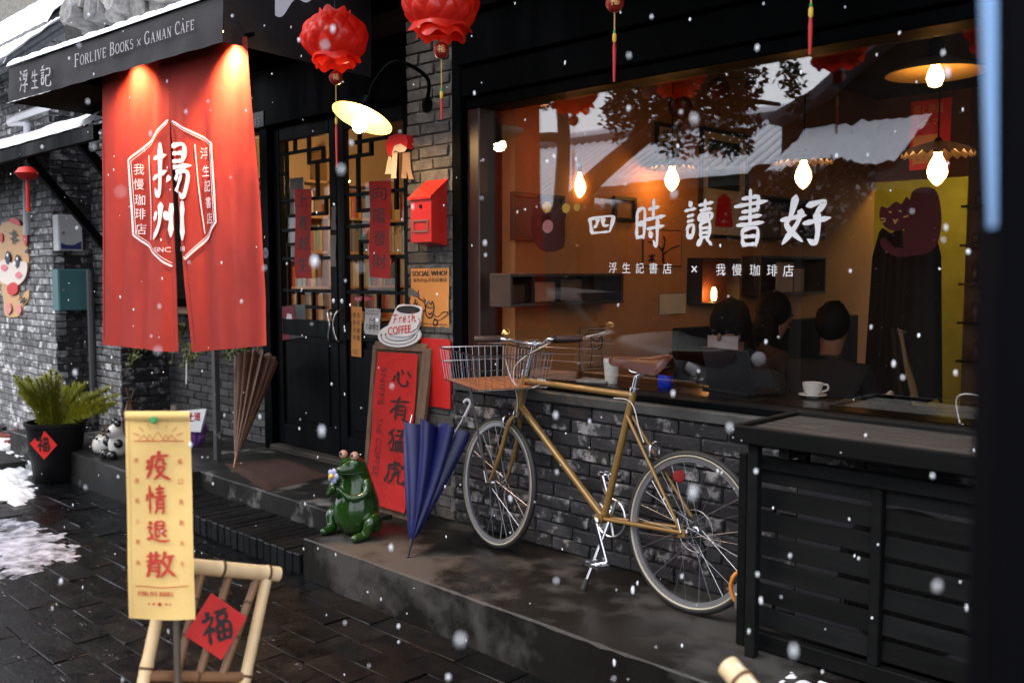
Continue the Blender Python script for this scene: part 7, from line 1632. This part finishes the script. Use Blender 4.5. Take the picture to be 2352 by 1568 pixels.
# snowy bush
bu = thing('snowy_bush', 'dark bush dusted with snow below the gabled hall in the reflection', 'bush'); lf = MB(); sf_ = MB()
for k in range(3600):
    a = rng.random() * 6.28; r_ = math.sqrt(rng.random()); x = 1830 + 170 * r_ * math.cos(a); y = 470 + 90 * r_ * math.sin(a) - .28 * (x - 1830); p = RV(x, y, 6.3 + rng.uniform(-.3, .3)); s_ = rng.uniform(.04, .09)
    d = V((rng.uniform(-1, 1), rng.uniform(-1, 1), rng.uniform(-.3, 1))).normalized(); e = d.orthogonal().normalized(); (sf_ if rng.random() < .13 else lf).add([p, p + e * s_ * .5 + d * s_ * .5, p + d * s_, p - e * s_ * .5 + d * s_ * .5], [(0, 1, 2, 3)])
lf.build('leaves', mat('bush_leaf', (.03, .012, .008), (.05, .03, .015), rough=.6), bu, weld=False); sf_.build('snow_dust', M_snow, bu, weld=False)
p = RV(1830, 560, 6.3); MB().tube([V((p.x, p.y, 0)), p + V((0, 0, .4))], [.08, .05], 8).build('stem', M_bark, bu)
# parked car
cr_ = thing('parked_car', 'grey car parked across the alley, faintly reflected in the window', 'car')
c0 = RV(1400, 700, 4.6); cxm, cym = c0.x - .6, c0.y; M_car = mat('car_paint', (.012, .013, .016), rough=.4, spec=.25)
prof = [(-2.1, .35), (-2.15, .6), (-2.05, .85), (-1.2, .98), (-.55, 1.42), (.3, 1.47), (1.15, 1.4), (1.8, 1.0), (2.1, .92), (2.15, .6), (2.05, .32)]
def car(u, v):
    i = u * (len(prof) - 1); j = min(len(prof) - 2, int(i)); x, z = [lerp(prof[j][k], prof[j + 1][k], i - j) for k in (0, 1)]
    a = (v - .5) * math.pi; w_ = .86 - .22 * max(0, (z - .95) / .5); return V((cxm - x, cym + w_ * math.copysign(abs(math.sin(a)) ** .35, math.sin(a)), .3 + (z - .3) * (abs(math.cos(a)) ** .35 if z > .3 else 1)))
MB().grid(car, 40, 24).build('body', M_car, cr_, 50)
M_cg = mat('car_glass', (.01, .012, .015), rough=.6, spec=.0)
def cg(pts, nm): MB().add([V((cxm - x, cym + y, z)) for x, y, z in pts], [(0, 1, 2, 3)]).build(nm, M_cg, cr_)
cg([(-1.15, -.68, 1.03), (-1.15, .68, 1.03), (-.58, .56, 1.43), (-.58, -.56, 1.43)], 'windscreen'); cg([(1.75, -.66, 1.06), (1.75, .66, 1.06), (1.2, .56, 1.43), (1.2, -.56, 1.43)], 'rear_window')
for x0, x1 in ((-.95, -.05), (.0, 1.2)): cg([(x0, .83, .98), (x1, .83, .98), (x1 - .12, .68, 1.36), (x0 + .42 if x0 < -.5 else x0, .68, 1.36)], 'side_window')
for x in (-1.35, 1.35):
    for y in (-.78, .78): w_ = MB().lathe([(.0, -.1), (.2, -.1), (.31, -.09), (.33, -.05), (.33, .05), (.31, .09), (.2, .1), (0, .1)], (cxm - x, cym + y, .33), (0, 1, 0), 24).build('wheel', M_rubber, cr_, 40); MB().lathe([(0, .0), (.19, .002), (.2, .01), (0, .012)], (cxm - x, cym + y + (.1 if y > 0 else -.112), .33), (0, 1, 0), 18).build('rim', M_alu, w_, 40)
for y in (-.6, .6): MB().ball((cxm + 2.1, cym + y, .74), .12, 10, 8, (.4, 1.2, .7)).build('headlight', mat('lens_clear', (.6, .6, .62), rough=.1), cr_, 60)
